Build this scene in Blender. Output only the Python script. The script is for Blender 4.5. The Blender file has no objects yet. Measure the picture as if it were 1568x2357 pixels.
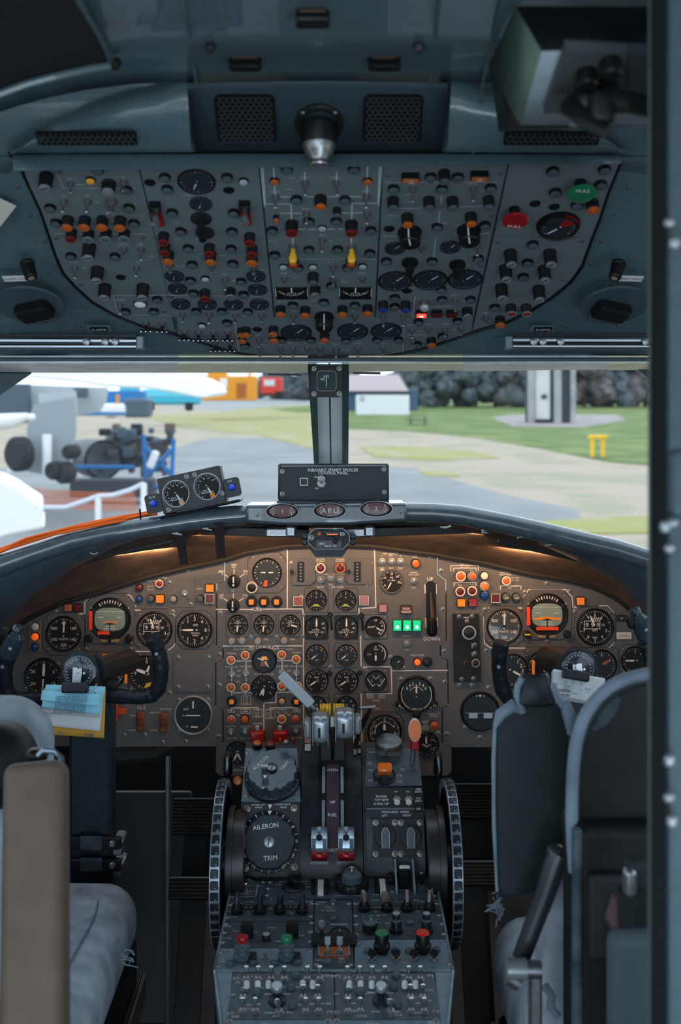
import bpy, math, random
from mathutils import Vector, Matrix, Euler
rnd = random.Random(7)
D = bpy.data
C = bpy.context.scene.collection
sc = bpy.context.scene
PI = math.pi
F = 2600.0            # focal length in pixels of a 1568 x 2357 frame
VX, HY = 760.0, 880.0 # principal axis (aircraft centre line, horizon)
EYE = 1.35            # eye height above the cockpit floor
GZ = -2.3             # apron level

# ---------------------------------------------------------------- camera
cam = D.cameras.new('camera'); co = D.objects.new('camera', cam); C.objects.link(co)
co.location = (0, 0, EYE); co.rotation_euler = (PI/2, 0, 0)
cam.sensor_fit = 'VERTICAL'; cam.sensor_height = 36.0; cam.sensor_width = 36.0*1568/2357
cam.lens = F/2357*36.0
cam.shift_x = (784-VX)/2357.0; cam.shift_y = -(1178.5-HY)/2357.0
cam.clip_start = 0.02; cam.clip_end = 2000
cam.dof.use_dof = True; cam.dof.focus_distance = 1.98; cam.dof.aperture_fstop = 5.6
sc.camera = co
# ---------------------------------------------------------------- world, exposure
w = D.worlds.new('overcast_sky'); sc.world = w; w.use_nodes = True
bg = w.node_tree.nodes['Background']; bg.inputs[0].default_value = (0.74, 0.87, 1.0, 1); bg.inputs[1].default_value = 1.0
sc.view_settings.view_transform = 'Standard'; sc.view_settings.look = 'None'
sc.view_settings.gamma = 1.0; sc.view_settings.use_curve_mapping = False
sc.view_settings.exposure = 1.15

def lamp(name, loc, target, power, color, sx, sy=None):
    l = D.lights.new(name, 'AREA'); l.energy = power; l.color = color; l.size = sx
    if sy: l.shape = 'RECTANGLE'; l.size_y = sy
    o = D.objects.new(name, l); C.objects.link(o); o.location = loc
    o.rotation_euler = (Vector(target)-Vector(loc)).to_track_quat('-Z', 'Y').to_euler()
    return o
# unseen fill lights added behind the camera to brighten the interior and ceiling
lamp('entry_door_daylight', (-0.75, -1.1, 1.35), (0.1, 1.6, 1.25), 3.6, (0.66, 0.86, 1.0), 0.9, 1.5)
lamp('galley_lamp', (0.35, -0.5, 0.55), (0.0, 1.2, 1.75), 4.6, (0.66, 0.86, 1.0), 0.8, 0.5)
# warm flood strips tucked under the glareshield (their housings are built with the glareshield)
FLOODS = ((-0.165, 1.064, .03), (0.175, 1.066, -.03), (-0.42, 1.024, -.22), (0.44, 1.022, .22))   # x, z, roll
for fx, fz, fr in FLOODS:
    fo = lamp('glareshield_flood', (fx, 2.150, fz), (fx*1.12, 2.32, fz-.10), 0.44, (1.0, 0.54, 0.25), 0.24, 0.010)

# ---------------------------------------------------------------- helpers
def W(px, py, Y):
    return Vector(((px-VX)*Y/F, Y, EYE-(py-HY)*Y/F))
MATS = {}
def mat(name, col, rough=0.5, metal=0.0, emit=0, nz=0.0, ns=200.0, bump=0.0, coat=0.0, col2=None, lo=0.45, hi=0.62, alpha=1, trans=0, bs=None):
    if name in MATS: return MATS[name]
    m = D.materials.new(name); m.use_nodes = True; nt = m.node_tree; b = nt.nodes['Principled BSDF']
    b.inputs['Base Color'].default_value = (*col, 1); b.inputs['Roughness'].default_value = rough
    b.inputs['Metallic'].default_value = metal; b.inputs['Coat Weight'].default_value = coat
    b.inputs['Transmission Weight'].default_value = trans
    if not metal and not trans: b.inputs['Specular IOR Level'].default_value = 0.28
    if emit:
        b.inputs['Emission Color'].default_value = (*col, 1); b.inputs['Emission Strength'].default_value = emit
    if nz or bump or col2:
        tc = nt.nodes.new('ShaderNodeTexCoord'); n = nt.nodes.new('ShaderNodeTexNoise')
        n.inputs['Scale'].default_value = ns; n.inputs['Detail'].default_value = 5
        nt.links.new(tc.outputs['Object'], n.inputs['Vector'])
        if nz or col2:
            r = nt.nodes.new('ShaderNodeValToRGB'); nt.links.new(n.outputs['Fac'], r.inputs['Fac'])
            r.color_ramp.elements[0].position = lo if col2 else 0.3; r.color_ramp.elements[1].position = hi if col2 else 0.7
            if col2: c1, c2 = col, col2
            else: c1 = tuple(c*(1-nz) for c in col); c2 = tuple(min(1, c*(1+nz)) for c in col)
            r.color_ramp.elements[0].color = (*c1, 1); r.color_ramp.elements[1].color = (*c2, 1)
            nt.links.new(r.outputs['Color'], b.inputs['Base Color'])
        if bump:
            nn = n
            if bs:
                nn = nt.nodes.new('ShaderNodeTexNoise'); nn.inputs['Scale'].default_value = bs; nn.inputs['Detail'].default_value = 3
                nt.links.new(tc.outputs['Object'], nn.inputs['Vector'])
            bp = nt.nodes.new('ShaderNodeBump'); bp.inputs['Strength'].default_value = bump; bp.inputs['Distance'].default_value = 0.002
            nt.links.new(nn.outputs['Fac'], bp.inputs['Height']); nt.links.new(bp.outputs['Normal'], b.inputs['Normal'])
    MATS[name] = m; return m

def smooth(pts, n=5):
    p = [Vector(q) for q in pts]; p = [p[0]*2-p[1]]+p+[p[-1]*2-p[-2]]; out = []
    for i in range(1, len(p)-2):
        for j in range(n):
            t = j/n; out.append(.5*((2*p[i])+(p[i+1]-p[i-1])*t+(2*p[i-1]-5*p[i]+4*p[i+1]-p[i+2])*t*t+(3*p[i]-p[i-1]-3*p[i+1]+p[i+2])*t**3))
    out.append(p[-2]); return out
class MB:
    def __init__(s): s.v = []; s.f = []; s.mi = []; s.M = None; s.sm = []
    def add(s, vs, fs, m=0):
        o = len(s.v)
        if s.M is not None: vs = [s.M @ Vector(v) for v in vs]
        s.v += [tuple(v) for v in vs]; s.f += [tuple(i+o for i in f) for f in fs]; s.mi += [m]*len(fs)
    def box(s, c, d, m=0, ch=0.0, M=None):
        x, y, z = (q/2 for q in d)
        if ch <= 0:
            vs = [Vector((a*x, b*y, e*z)) for e in (-1, 1) for b in (-1, 1) for a in (-1, 1)]
            fs = [(0,2,3,1),(4,5,7,6),(0,1,5,4),(2,6,7,3),(0,4,6,2),(1,3,7,5)]
        else:
            k = min(ch, x*.98, y*.98, z*.98)
            poly = [(x-k,-y),(x,-y+k),(x,y-k),(x-k,y),(-x+k,y),(-x,y-k),(-x,-y+k),(-x+k,-y)]
            ins = lambda q: [(a-k*(1 if a > 0 else -1), b-k*(1 if b > 0 else -1)) for a, b in q]
            vs = []
            for zz, pl in ((-z, ins(poly)), (-z+k, poly), (z-k, poly), (z, ins(poly))): vs += [Vector((a, b, zz)) for a, b in pl]
            fs = [tuple(range(7, -1, -1)), tuple(range(24, 32))]
            for r in range(3):
                for i in range(8): j = (i+1) % 8; fs.append((r*8+i, r*8+j, (r+1)*8+j, (r+1)*8+i))
        c = Vector(c)
        vs = [(M @ v if M is not None else v)+c for v in vs]
        s.add(vs, fs, m)
    def lathe(s, prof, seg=16, m=0, c=(0, 0, 0), M=None, sq=None):
        vs = []; fs = []; ring = []
        for r, z in prof:
            if r <= 1e-9: ring.append([len(vs)]); vs.append(Vector((0, 0, z)))
            else:
                ring.append(list(range(len(vs), len(vs)+seg)))
                for i in range(seg):
                    a = 2*PI*i/seg; rr = r
                    if sq: rr = r*(1+sq*math.cos(a*seg/2))
                    vs.append(Vector((rr*math.cos(a), rr*math.sin(a), z)))
        for a, b in zip(ring, ring[1:]):
            for i in range(seg):
                j = (i+1) % seg
                if len(a) == 1 and len(b) == 1: continue
                if len(a) == 1: fs.append((a[0], b[i], b[j]))
                elif len(b) == 1: fs.append((a[i], a[j], b[0]))
                else: fs.append((a[i], a[j], b[j], b[i]))
        c = Vector(c); s.add([(M @ v if M is not None else v)+c for v in vs], fs, m)
    def prism(s, poly, z0, z1, m=0, back=True):
        a = sum(poly[i][0]*poly[(i+1) % len(poly)][1]-poly[(i+1) % len(poly)][0]*poly[i][1] for i in range(len(poly)))
        if a < 0: poly = poly[::-1]
        n = len(poly); vs = [(x, y, z0) for x, y in poly]+[(x, y, z1) for x, y in poly]
        fs = [tuple(range(n, 2*n))]
        if back: fs.append(tuple(range(n-1, -1, -1)))
        for i in range(n): j = (i+1) % n; fs.append((i, j, n+j, n+i))
        s.add(vs, fs, m)
    def tube(s, pts, r, seg=10, m=0, caps=True, flat=1.0, up=None):
        pts = [Vector(p) for p in pts]; n = len(pts)
        rs = r if isinstance(r, (list, tuple)) else [r]*n
        vs = []; fs = []; pn = None
        for i, p in enumerate(pts):
            t = (pts[min(i+1, n-1)]-pts[max(i-1, 0)]).normalized()
            if pn is None:
                a = Vector(up) if up else (Vector((0, 0, 1)) if abs(t.z) < .9 else Vector((0, 1, 0)))
                nn = (a-t*a.dot(t)).normalized()
            else: nn = (pn-t*pn.dot(t)).normalized()
            pn = nn; bb = t.cross(nn)
            for k in range(seg):
                a = 2*PI*k/seg; vs.append(p+nn*(math.cos(a)*rs[i])+bb*(math.sin(a)*rs[i]*flat))
        for i in range(n-1):
            for k in range(seg):
                j = (k+1) % seg; fs.append((i*seg+k, i*seg+j, (i+1)*seg+j, (i+1)*seg+k))
        if caps: fs.append(tuple(range(seg-1, -1, -1))); fs.append(tuple(range((n-1)*seg, n*seg)))
        s.add(vs, fs, m)
    def line(s, pts, w, z=0.0006, m=0):
        for (x0, y0), (x1, y1) in zip(pts, pts[1:]):
            d = Vector((x1-x0, y1-y0)); L = d.length
            if L < 1e-7: continue
            d /= L; nx, ny = -d.y*w/2, d.x*w/2; ex, ey = d.x*w/2, d.y*w/2
            s.add([(x0-ex+nx, y0-ey+ny, z), (x0-ex-nx, y0-ey-ny, z), (x1+ex-nx, y1+ey-ny, z), (x1+ex+nx, y1+ey+ny, z)], [(0, 1, 2, 3)], m)
    def disc(s, c, r, z, seg=20, m=0, ry=None):
        ry = ry or r
        s.add([(c[0]+r*math.cos(2*PI*i/seg), c[1]+ry*math.sin(2*PI*i/seg), z) for i in range(seg)], [tuple(range(seg))], m)
    def rbox(s, c, d, r, seg=4, m=0, M=None, fn=None):
        h = [q/2 for q in d]; r = min(r, *h); vs = []; idx = {}; fs = []
        N = 2*seg+2
        def co_(i, hh):
            if i <= seg: return -(hh-r)-r*math.cos(PI/2*i/seg) if False else (-hh+r-r*math.tan(PI/4*(1-i/seg)))
            return hh-r+r*math.tan(PI/4*((i-seg-1)/seg))
        def vert(i, j, k):
            if (i, j, k) in idx: return idx[(i, j, k)]
            p = Vector((co_(i, h[0]), co_(j, h[1]), co_(k, h[2])))
            q = Vector([max(-h[a]+r, min(h[a]-r, p[a])) for a in range(3)]); dd = p-q
            if dd.length > 1e-9: p = q+dd.normalized()*r
            if fn: p = fn(p)
            vs.append(p); idx[(i, j, k)] = len(vs)-1; return len(vs)-1
        n = N-1
        for a in range(n):
            for b in range(n):
                fs.append((vert(a,b,0),vert(a,b+1,0),vert(a+1,b+1,0),vert(a+1,b,0)))
                fs.append((vert(a,b,n),vert(a+1,b,n),vert(a+1,b+1,n),vert(a,b+1,n)))
                fs.append((vert(a,0,b),vert(a+1,0,b),vert(a+1,0,b+1),vert(a,0,b+1)))
                fs.append((vert(a,n,b),vert(a,n,b+1),vert(a+1,n,b+1),vert(a+1,n,b)))
                fs.append((vert(0,a,b),vert(0,a,b+1),vert(0,a+1,b+1),vert(0,a+1,b)))
                fs.append((vert(n,a,b),vert(n,a+1,b),vert(n,a+1,b+1),vert(n,a,b+1)))
        c = Vector(c); s.add([(M @ v if M is not None else v)+c for v in vs], fs, m)
    def grid(s, rows, m=0, flip=False, closed=False):
        n = len(rows[0]); vs = [v for r in rows for v in r]; fs = []
        for i in range(len(rows)-1):
            for j in range(n if closed else n-1):
                k = (j+1) % n; f = (i*n+j, i*n+k, (i+1)*n+k, (i+1)*n+j)
                fs.append(f[::-1] if flip else f)
        s.add(vs, fs, m)
    def text(s, st, x, y, size, rot=0.0, z=0.0007, m=0, bold=0.0):
        gv, gf, wd = glyphs(st)
        ca, sa = math.cos(rot), math.sin(rot); k = size
        vs = []
        for a, b in gv:
            a = (a-wd/2)*k; b = (b-0.35)*k
            vs.append((x+a*ca-b*sa, y+a*sa+b*ca, z))
        s.add(vs, gf, m)
    def scribble(s, x, y, n, h, z=0.0007, m=0, rot=0):
        cw = h*0.8; x0 = x-n*cw/2
        for i in range(n):
            if rnd.random() < 0.08: continue
            a = x0+i*cw; e = a+cw*.55; t = h*0.17; lo, mi, hi = y-h/2, y, y+h/2
            for q in rnd.choice(([(a, lo, a, hi), (a, hi, e, hi), (a, mi, e, mi), (a, lo, e, lo)], [(a, lo, a, hi), (e, lo, e, hi), (a, mi, e, mi)], [((a+e)/2, lo, (a+e)/2, hi), (a, hi, e, hi)],
                                 [(a, lo, a, hi), (e, lo, e, hi), (a, hi, e, hi), (a, lo, e, lo)], [(a, lo, a, hi), (e, lo, e, hi), (a, hi, e, lo)], [(a, lo, (a+e)/2, hi), ((a+e)/2, hi, e, lo), (a, mi, e, mi)], [(a, lo, a, hi), (a, lo, e, lo)])):
                s.line([(q[0], q[1]), (q[2], q[3])], t, z, m)
    def mesh(s, name, mats, ang=35):
        me = D.meshes.new(name); me.from_pydata(s.v, [], s.f)
        if not isinstance(mats, (list, tuple)): mats = [mats]
        for m in mats: me.materials.append(m)
        if len(mats) > 1: me.polygons.foreach_set('material_index', s.mi)
        me.polygons.foreach_set('use_smooth', [True]*len(s.f))
        me.update()
        try: me.set_sharp_from_angle(angle=math.radians(ang))
        except Exception: pass
        return me
GL = {}
def glyphs(st):
    if st in GL: return GL[st]
    c = D.curves.new('t', 'FONT'); c.body = st; c.resolution_u = 2; c.size = 1.0
    o = D.objects.new('t', c); me = D.meshes.new_from_object(o)
    v = [(q.co.x, q.co.y) for q in me.vertices]; f = [tuple(p.vertices) for p in me.polygons]
    wd = (max(a for a, b in v)+min(a for a, b in v)) if v else 0
    D.objects.remove(o); D.curves.remove(c); D.meshes.remove(me)
    GL[st] = (v, f, wd); return GL[st]

def thing(name, label, cat, M=None, group=None, kind=None, mesh=None):
    o = D.objects.new(name, mesh); C.objects.link(o)
    if M is not None: o.matrix_world = M
    if kind != 'structure':
        o['label'] = label; o['category'] = cat
    else: o['kind'] = 'structure'
    if kind == 'structure' and label: o['label'] = label
    if group: o['group'] = group
    if kind == 'stuff': o['kind'] = 'stuff'
    return o
def part(name, mesh, parent, loc=(0, 0, 0), rot=(0, 0, 0), label=None, kind=None, sc_=None):
    o = D.objects.new(name, mesh); C.objects.link(o); o.parent = parent
    o.location = loc; o.rotation_euler = rot
    if sc_: o.scale = sc_
    if label: o['label'] = label
    if kind: o['kind'] = kind
    return o
def struct(name, mesh, M=None, parent=None):
    o = D.objects.new(name, mesh); C.objects.link(o)
    if parent: o.parent = parent
    else: o['kind'] = 'structure'
    if M is not None: o.matrix_world = M
    return o
class Frame:
    def __init__(s, px, py, Y, y):
        s.o = W(px, py, Y); s.y = Vector(y).normalized(); s.x = Vector((1, 0, 0)); s.z = s.x.cross(s.y)
        s.Mx = Matrix(((s.x.x, s.y.x, s.z.x, s.o.x), (s.x.y, s.y.y, s.z.y, s.o.y), (s.x.z, s.y.z, s.z.z, s.o.z), (0, 0, 0, 1)))
    def shift(s, d):
        s.o = s.o+s.z*d; s.Mx = s.Mx.copy(); s.Mx.translation = s.o; return s
    def hit(s, px, py, h=0.0):
        c = Vector((0, 0, EYE)); d = Vector(((px-VX)/F, 1, -(py-HY)/F))
        o = s.o+s.z*h; t = (o-c).dot(s.z)/d.dot(s.z); p = c+d*t-s.o
        return p.dot(s.x), p.dot(s.y), t/F       # u, v, metres per pixel there
    def P(s, px, py, h=0.0):
        u, v, _ = s.hit(px, py, h); return (u, v)
cache = {}
def cm(key, fn):
    if key not in cache: cache[key] = fn()
    return cache[key]
def inpoly(x, y, poly):
    r = False; n = len(poly)
    for i in range(n):
        x0, y0 = poly[i]; x1, y1 = poly[(i+1) % n]
        if (y0 > y) != (y1 > y) and x < (x1-x0)*(y-y0)/(y1-y0)+x0: r = not r
    return r

# ---------------------------------------------------------------- materials
paint = mat('blue_grey_paint', (0.08, 0.128, 0.15), 0.30, coat=.35, nz=0.12, ns=260, bump=0.25)
paintd = mat('dark_blue_grey_paint', (0.045, 0.07, 0.085), 0.45, nz=0.12, ns=260, bump=0.2)
ohgrey = mat('overhead_panel_grey', (0.115, 0.142, 0.155), 0.5, nz=0.08, ns=500, bump=0.08)
ipgrey = mat('instrument_panel_grey', (0.092, 0.094, 0.098), 0.5, nz=0.16, ns=320, bump=0.10)
bezgrey = mat('bezel_grey', (0.085, 0.085, 0.088), 0.45, nz=0.10, ns=300)
black = mat('black_paint', (0.006, 0.0065, 0.0075), 0.42)
blackm = mat('black_satin_metal', (0.013, 0.016, 0.020), 0.35, nz=0.4, ns=120, bump=0.15)
cons = mat('worn_black_console', (0.036, 0.052, 0.064), 0.34, col2=(0.065, 0.085, 0.10), ns=35, lo=.4, hi=.75, bump=0.2, bs=400)
consl = mat('blue_grey_console', (0.12, 0.175, 0.215), 0.42, nz=0.12, ns=90, bump=0.15)
dialm = mat('dial_black', (0.006, 0.0065, 0.0075), 0.6)
dialb = mat('dial_blue_black', (0.014, 0.024, 0.032), 0.55)
white = mat('white_marking', (0.72, 0.72, 0.70), 0.6)
dimw = mat('faded_marking', (0.46, 0.50, 0.52), 0.6)
creamw = mat('cream_line', (0.62, 0.58, 0.52), 0.6)
metal = mat('brushed_steel', (0.62, 0.65, 0.68), 0.28, 1.0)
dmetal = mat('dull_metal', (0.30, 0.31, 0.33), 0.38, 0.9, nz=0.2, ns=200)
screwm = mat('screw_metal', (0.26, 0.25, 0.24), 0.4, 0.8)
greycap = mat('grey_cap', (0.065, 0.09, 0.10), 0.5)
greyknob = mat('grey_knob', (0.24, 0.25, 0.26), 0.5)
silcap = mat('silver_cap', (0.30, 0.33, 0.35), 0.35, 0.5)
rubber = mat('rubber', (0.015, 0.016, 0.018), 0.65, bump=0.3, ns=90)
leather = mat('black_leather', (0.012, 0.017, 0.022), 0.33, bump=0.9, ns=160, nz=0.3)
red = mat('red_plastic', (0.27, 0.008, 0.010), 0.3, coat=0.3)
redl = mat('red_lens', (0.22, 0.018, 0.012), 0.25, coat=0.15)
darkred = mat('dark_red_lens', (0.085, 0.012, 0.010), 0.25, coat=0.15)
orange = mat('orange_lens', (0.44, 0.10, 0.015), 0.3, coat=0.12, nz=.25, ns=400)
dorange = mat('dim_orange_lens', (0.40, 0.10, 0.03), 0.35, coat=0.12, nz=.25, ns=400)
amber = mat('amber_lens', (0.85, 0.38, 0.03), 0.3, coat=0.3)
bluel = mat('blue_lens', (0.01, 0.045, 0.22), 0.25, coat=0.15)
blueb = mat('blue_ball', (0.015, 0.05, 0.55), 0.25, coat=0.6)
greenp = mat('green_plastic', (0.01, 0.16, 0.07), 0.35, coat=.3)
yellow = mat('yellow_plastic', (0.75, 0.42, 0.02), 0.35, coat=.3)
brownsw = mat('brown_plastic', (0.16, 0.045, 0.02), 0.35, coat=.3)
redlit = mat('lit_red_lamp', (1.0, 0.03, 0.02), 0.4, emit=1.6)
redcore = mat('lit_red_core', (1.0, 0.35, 0.30), 0.4, emit=2.2)
greenlit = mat('lit_green_lamp', (0.0, 0.50, 0.20), 0.3, emit=0.32)
greencore = mat('lit_green_core', (0.25, 1.0, 0.60), 0.3, emit=1.0)
orangelit = mat('lit_orange_lamp', (0.9, 0.13, 0.01), 0.25, emit=0.25, coat=.5)
amberlit = mat('lit_amber_caption', (0.70, 0.20, 0.015), 0.4, emit=0.10)
clear = mat('clear_lens', (0.35, 0.42, 0.45), 0.12, coat=1.0)
purple = mat('plum_plate', (0.05, 0.03, 0.04), 0.45)
# ---------------------------------------------------------------- control kit (shared meshes)
def m_barrel(r, h, bm, ridged=False):
    def f():
        b = MB(); b.lathe([(r*1.05, 0), (r*1.05, h*.18), (r, h*.22), (r, h*.93), (r*.93, h), (0, h)], 16, 0, sq=0.03 if ridged else None); return b.mesh('barrel', bm)
    return cm(('barrel', r, h, bm.name, ridged), f)
def m_lens(r, cmn, dome=.35):
    def f():
        b = MB(); b.lathe([(r, 0), (r*.97, r*dome*.5), (r*.7, r*dome*.85), (0, r*dome)], 16); return b.mesh('lens', cmn)
    return cm(('lens', r, cmn.name, dome), f)
def m_nut(s):
    def f():
        b = MB(); b.lathe([(.0052*s, 0), (.0052*s, .0016*s), (.0042*s, .0018*s)], 6); b.lathe([(.0037*s, .001*s), (.0037*s, .0045*s), (.0022*s, .0048*s), (0, .0048*s)], 10); return b.mesh('toggle_nut', screwm)
    return cm(('nut', s), f)
def m_lever(s, mt, L=.015, kind=0):
    def f():
        b = MB()
        if kind == 0: pr = [(.0011, 0), (.0016, L*.5), (.0022, L*.82), (.0024, L*.92), (.0016, L), (0, L*1.02)]
        elif kind == 1: pr = [(.0016, 0), (.0020, L*.35), (.0036, L*.7), (.0042, L*.86), (.0030, L*.97), (0, L)]
        else: pr = [(.0014, 0), (.0014, L*.6), (.0028, L*.66), (.0034, L*.8), (.0026, L*.95), (0, L)]
        b.lathe([(a*s, z*s) for a, z in pr], 10); return b.mesh('lever', mt)
    return cm(('lev', s, mt.name, L, kind), f)
def m_screw(r):
    def f():
        b = MB(); b.lathe([(r*1.25, 0), (r*1.25, .0003), (r, .0004), (r*.95, .0012), (r*.6, .0018), (0, .0019)], 12); b.box((0, 0, .00185), (r*1.6, r*.28, .0003), 1); return b.mesh('screw', [screwm, black])
    return cm(('scr', r), f)
def m_slotcap(r, mt):
    def f():
        b = MB(); b.lathe([(r, 0), (r, r*.12), (r*.9, r*.18), (0, r*.18)], 16); b.box((0, 0, r*.19), (r*1.5, r*.22, r*.04), 1); return b.mesh('slotted_cap', [mt, black])
    return cm(('slot', r, mt.name), f)

def toggle(fr, par, px, py, tx=None, ty=None, s=1.0, mt=None, L=.015, kind=0, sub=None, name='toggle_switch', label=None):
    u, v, k = fr.hit(px, py); o = part(name, m_nut(s), par, (u, v, 0), label=label)
    d = Vector((0, 0, 1))
    if tx is not None:
        a, b, _ = fr.hit(tx, ty, L*s); d = Vector((a-u, b-v, L*s)).normalized()
        if d.z < .75: h = Vector((d.x, d.y, 0)).normalized()*.66; d = Vector((h.x, h.y, .75))
    q = d.to_track_quat('Z', 'Y').to_euler()
    part('lever', m_lever(s, mt or metal, L, kind), o, (0, 0, .003*s), q)
    return o
def lampb(fr, par, px, py, r, h, lens, body=None, name='indicator_lamp', dome=.35, ring=None, label=None, slot=False, rot=0):
    """px,py is the visible end of the barrel; h how far it stands off the panel"""
    u, v, k = fr.hit(px, py, h); o = part(name, m_barrel(r, h, body or black), par, (u, v, 0), (0, 0, rot), label=label)
    if ring:
        def f():
            b = MB(); b.lathe([(r*1.0, 0), (r*1.0, .0012), (r*.78, .0014), (r*.76, 0)], 18); return b.mesh('ring', ring)
        part('ring', cm(('ring', r, ring.name), f), o, (0, 0, h)); part('lens', m_lens(r*.76, lens, dome), o, (0, 0, h))
    elif slot: part('slotted_cap', m_slotcap(r*.85, lens), o, (0, 0, h))
    else: part('lens', m_lens(r*.88, lens, dome), o, (0, 0, h))
    return o
def sqlamp(fr, par, px, py, wpx, hpx, h, lens, body=None, name='caption_lamp', core=None, txt=None, label=None, frame=None, ts=None):
    u, v, k = fr.hit(px, py, h); wd, ht = wpx*k, hpx*k
    def f():
        b = MB(); b.box((0, 0, h/2), (wd, ht, h), 0, ch=min(.0008, h*.3)); return b.mesh('lamp_body', body or black)
    o = part(name, f(), par, (u, v, 0), label=label)
    b = MB(); b.box((0, 0, .0006), (wd*.88, ht*.88, .0012), 0, ch=.0004); part('lens', b.mesh('lens', lens), o, (0, 0, h))
    if core: b = MB(); b.disc((0, 0), wd*.2, 0, 14, ry=ht*.16); part('lit_core', b.mesh('lit_core', core), o, (0, -ht*.12, h+.0014))
    if frame:
        b = MB(); b.line([(-wd/2, -ht/2), (wd/2, -ht/2), (wd/2, ht/2), (-wd/2, ht/2), (-wd/2, -ht/2)], .0011, h+.0002); part('frame', b.mesh('frame', frame), o)
    if txt:
        b = MB(); n = len(txt)
        for i, t in enumerate(txt): b.text(t, 0, (n-1)*.5*ht*.36-i*ht*.36, ts or ht*.34)
        part('lettering', b.mesh('lettering', white), o, (0, 0, h+.0012))
    return o
def screw(fr, par, px, py, rp=4, h=0):
    u, v, k = fr.hit(px, py, h); r = round(rp*k, 4); part('screw', m_screw(r), par, (u, v, h), (0, 0, rnd.uniform(0, 3)))
def ngon(n, r, a0=0): return [(r*math.cos(a0+2*PI*i/n), r*math.sin(a0+2*PI*i/n)) for i in range(n)]
def rrect(w_, h_, r, n=4):
    p = []
    for cx, cy, a0 in ((w_/2-r, h_/2-r, 0), (-w_/2+r, h_/2-r, PI/2), (-w_/2+r, -h_/2+r, PI), (w_/2-r, -h_/2+r, 1.5*PI)):
        for i in range(n+1): a = a0+PI/2*i/n; p.append((cx+r*math.cos(a), cy+r*math.sin(a)))
    return p
def octa(w_, h_, c): x, y = w_/2, h_/2; return [(x-c, -y), (x, -y+c), (x, y-c), (x-c, y), (-x+c, y), (-x, y-c), (-x, -y+c), (-x+c, -y)]
def pol(a, r): a = math.radians(a); return (math.sin(a)*r, math.cos(a)*r)
def gauge(fr, par, px, py, rp, bez='sq', bz=None, dial=None, ticks=40, major=5, arc=(0, 360), nums=(), needles=((20, .8),), texts=(), name='round_gauge', label=None,
          bm=None, lm=None, depth=.004, tick_r=.95, bzh=None, arcs=(), num_s=.24, scr=True, ring=None, glassy=False):
    u, v, k = fr.hit(px, py); r = rp*k; lm = lm or white; bm = bm or bezgrey
    b = MB()
    if bez:
        z = bz*k if bz else r*1.15
        zh = bzh*k if bzh else z
        pts = {'sq': lambda: rrect(2*z, 2*zh, z*.16), 'oct': lambda: octa(2*z, 2*zh, z*.38), 'rd': lambda: ngon(28, z)}[bez]()
        b.prism(pts, -.002, depth*.5, 0, back=False); b.line(pts+[pts[0]], .0012, .0004, 1); b.line([(x*1.012, y*1.012) for x, y in pts+[pts[0]]], .0010, .0006, 1)
    b.lathe([(r*1.12, depth*.4), (r*1.10, depth*.9), (r*1.05, depth*1.15), (r, depth), (r*.97, depth*.55)], 32, 1)
    o = part(name, b.mesh('gauge_bezel', [bm, ring or black]), par, (u, v, 0), label=label)
    b = MB(); b.disc((0, 0), r*1.0, depth*.56, 32); part('dial_face', b.mesh('dial_face', dial or dialm), o)
    b = MB(); zz = depth*.56+.0003
    if ticks:
        a0, a1 = arc; n = ticks
        for i in range(n+(0 if abs(a1-a0) >= 360 else 1)):
            a = a0+(a1-a0)*i/n; L = .14 if i % major == 0 else .07
            b.line([pol(a, r*(tick_r-L)), pol(a, r*tick_r)], r*(.026 if i % major == 0 else .015), zz)
    for a0, a1, rr, wd in arcs:
        st = max(3, int(abs(a1-a0)/10)); b.line([pol(a0+(a1-a0)*i/st, r*rr) for i in range(st+1)], r*wd, zz)
    for t, a in nums:
        x, y = pol(a, r*.68); b.text(t, x, y, r*num_s*1.12, z=zz)
    for t in texts: b.text(t[0], t[1]*r, t[2]*r, t[3]*r*1.12, z=zz)
    if b.v: part('dial_marking', b.mesh('dial_marking', lm), o)
    for nd in needles:
        a, L = nd[0], nd[1]; wd = nd[2] if len(nd) > 2 else .07; mm = nd[3] if len(nd) > 3 else white
        b = MB(); b.prism([(-wd*r*.6, -L*r*.22), (wd*r*.6, -L*r*.22), (wd*r, L*r*.4), (wd*r*.75, L*r*.85), (0, L*r), (-wd*r*.75, L*r*.85), (-wd*r, L*r*.4)], 0, .0004)
        b.lathe([(r*.09, -.0004), (r*.09, .0007), (0, .0007)], 12, 1)
        part('needle', b.mesh('needle', [mm, black]), o, (0, 0, zz+.0005), (0, 0, -math.radians(a)))
    if scr and bez in ('sq', 'oct') and bz:
        for sx in (-1, 1):
            for sy in (-1, 1):
                q = 0.82 if bez == 'sq' else .74
                part('screw', m_screw(round(.0016, 4)), o, (sx*bz*k*q, sy*(bzh or bz)*k*q, depth*.5), (0, 0, rnd.uniform(0, 3)))
    return o
def polylines(fr, par, lines, wpx=3, mt=None, name='painted_lines', z=.0006, kind=None):
    b = MB()
    for ln in lines:
        q = [fr.hit(x, y) for x, y in ln]; b.line([(a, c) for a, c, _ in q], wpx*q[0][2], z)
    return part(name, b.mesh(name, mt or creamw), par)
def letters(fr, par, items, mt=None, name='lettering', z=.0008):
    """items: (text, px, py, cap height in px[, rot])"""
    b = MB()
    for it in items:
        u, v, k = fr.hit(it[1], it[2]); b.text(it[0], u, v, it[3]*k*1.42, it[4] if len(it) > 4 else 0, z)
    return part(name, b.mesh(name, mt or white), par)
def plate(fr, par_, poly, t=.006, mt=None, name='face_plate', h=0, label=None):
    b = MB(); b.prism([fr.P(x, y, h) for x, y in poly], h-t, h); return part(name, b.mesh(name, mt or ipgrey), par_, label=label)
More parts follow.
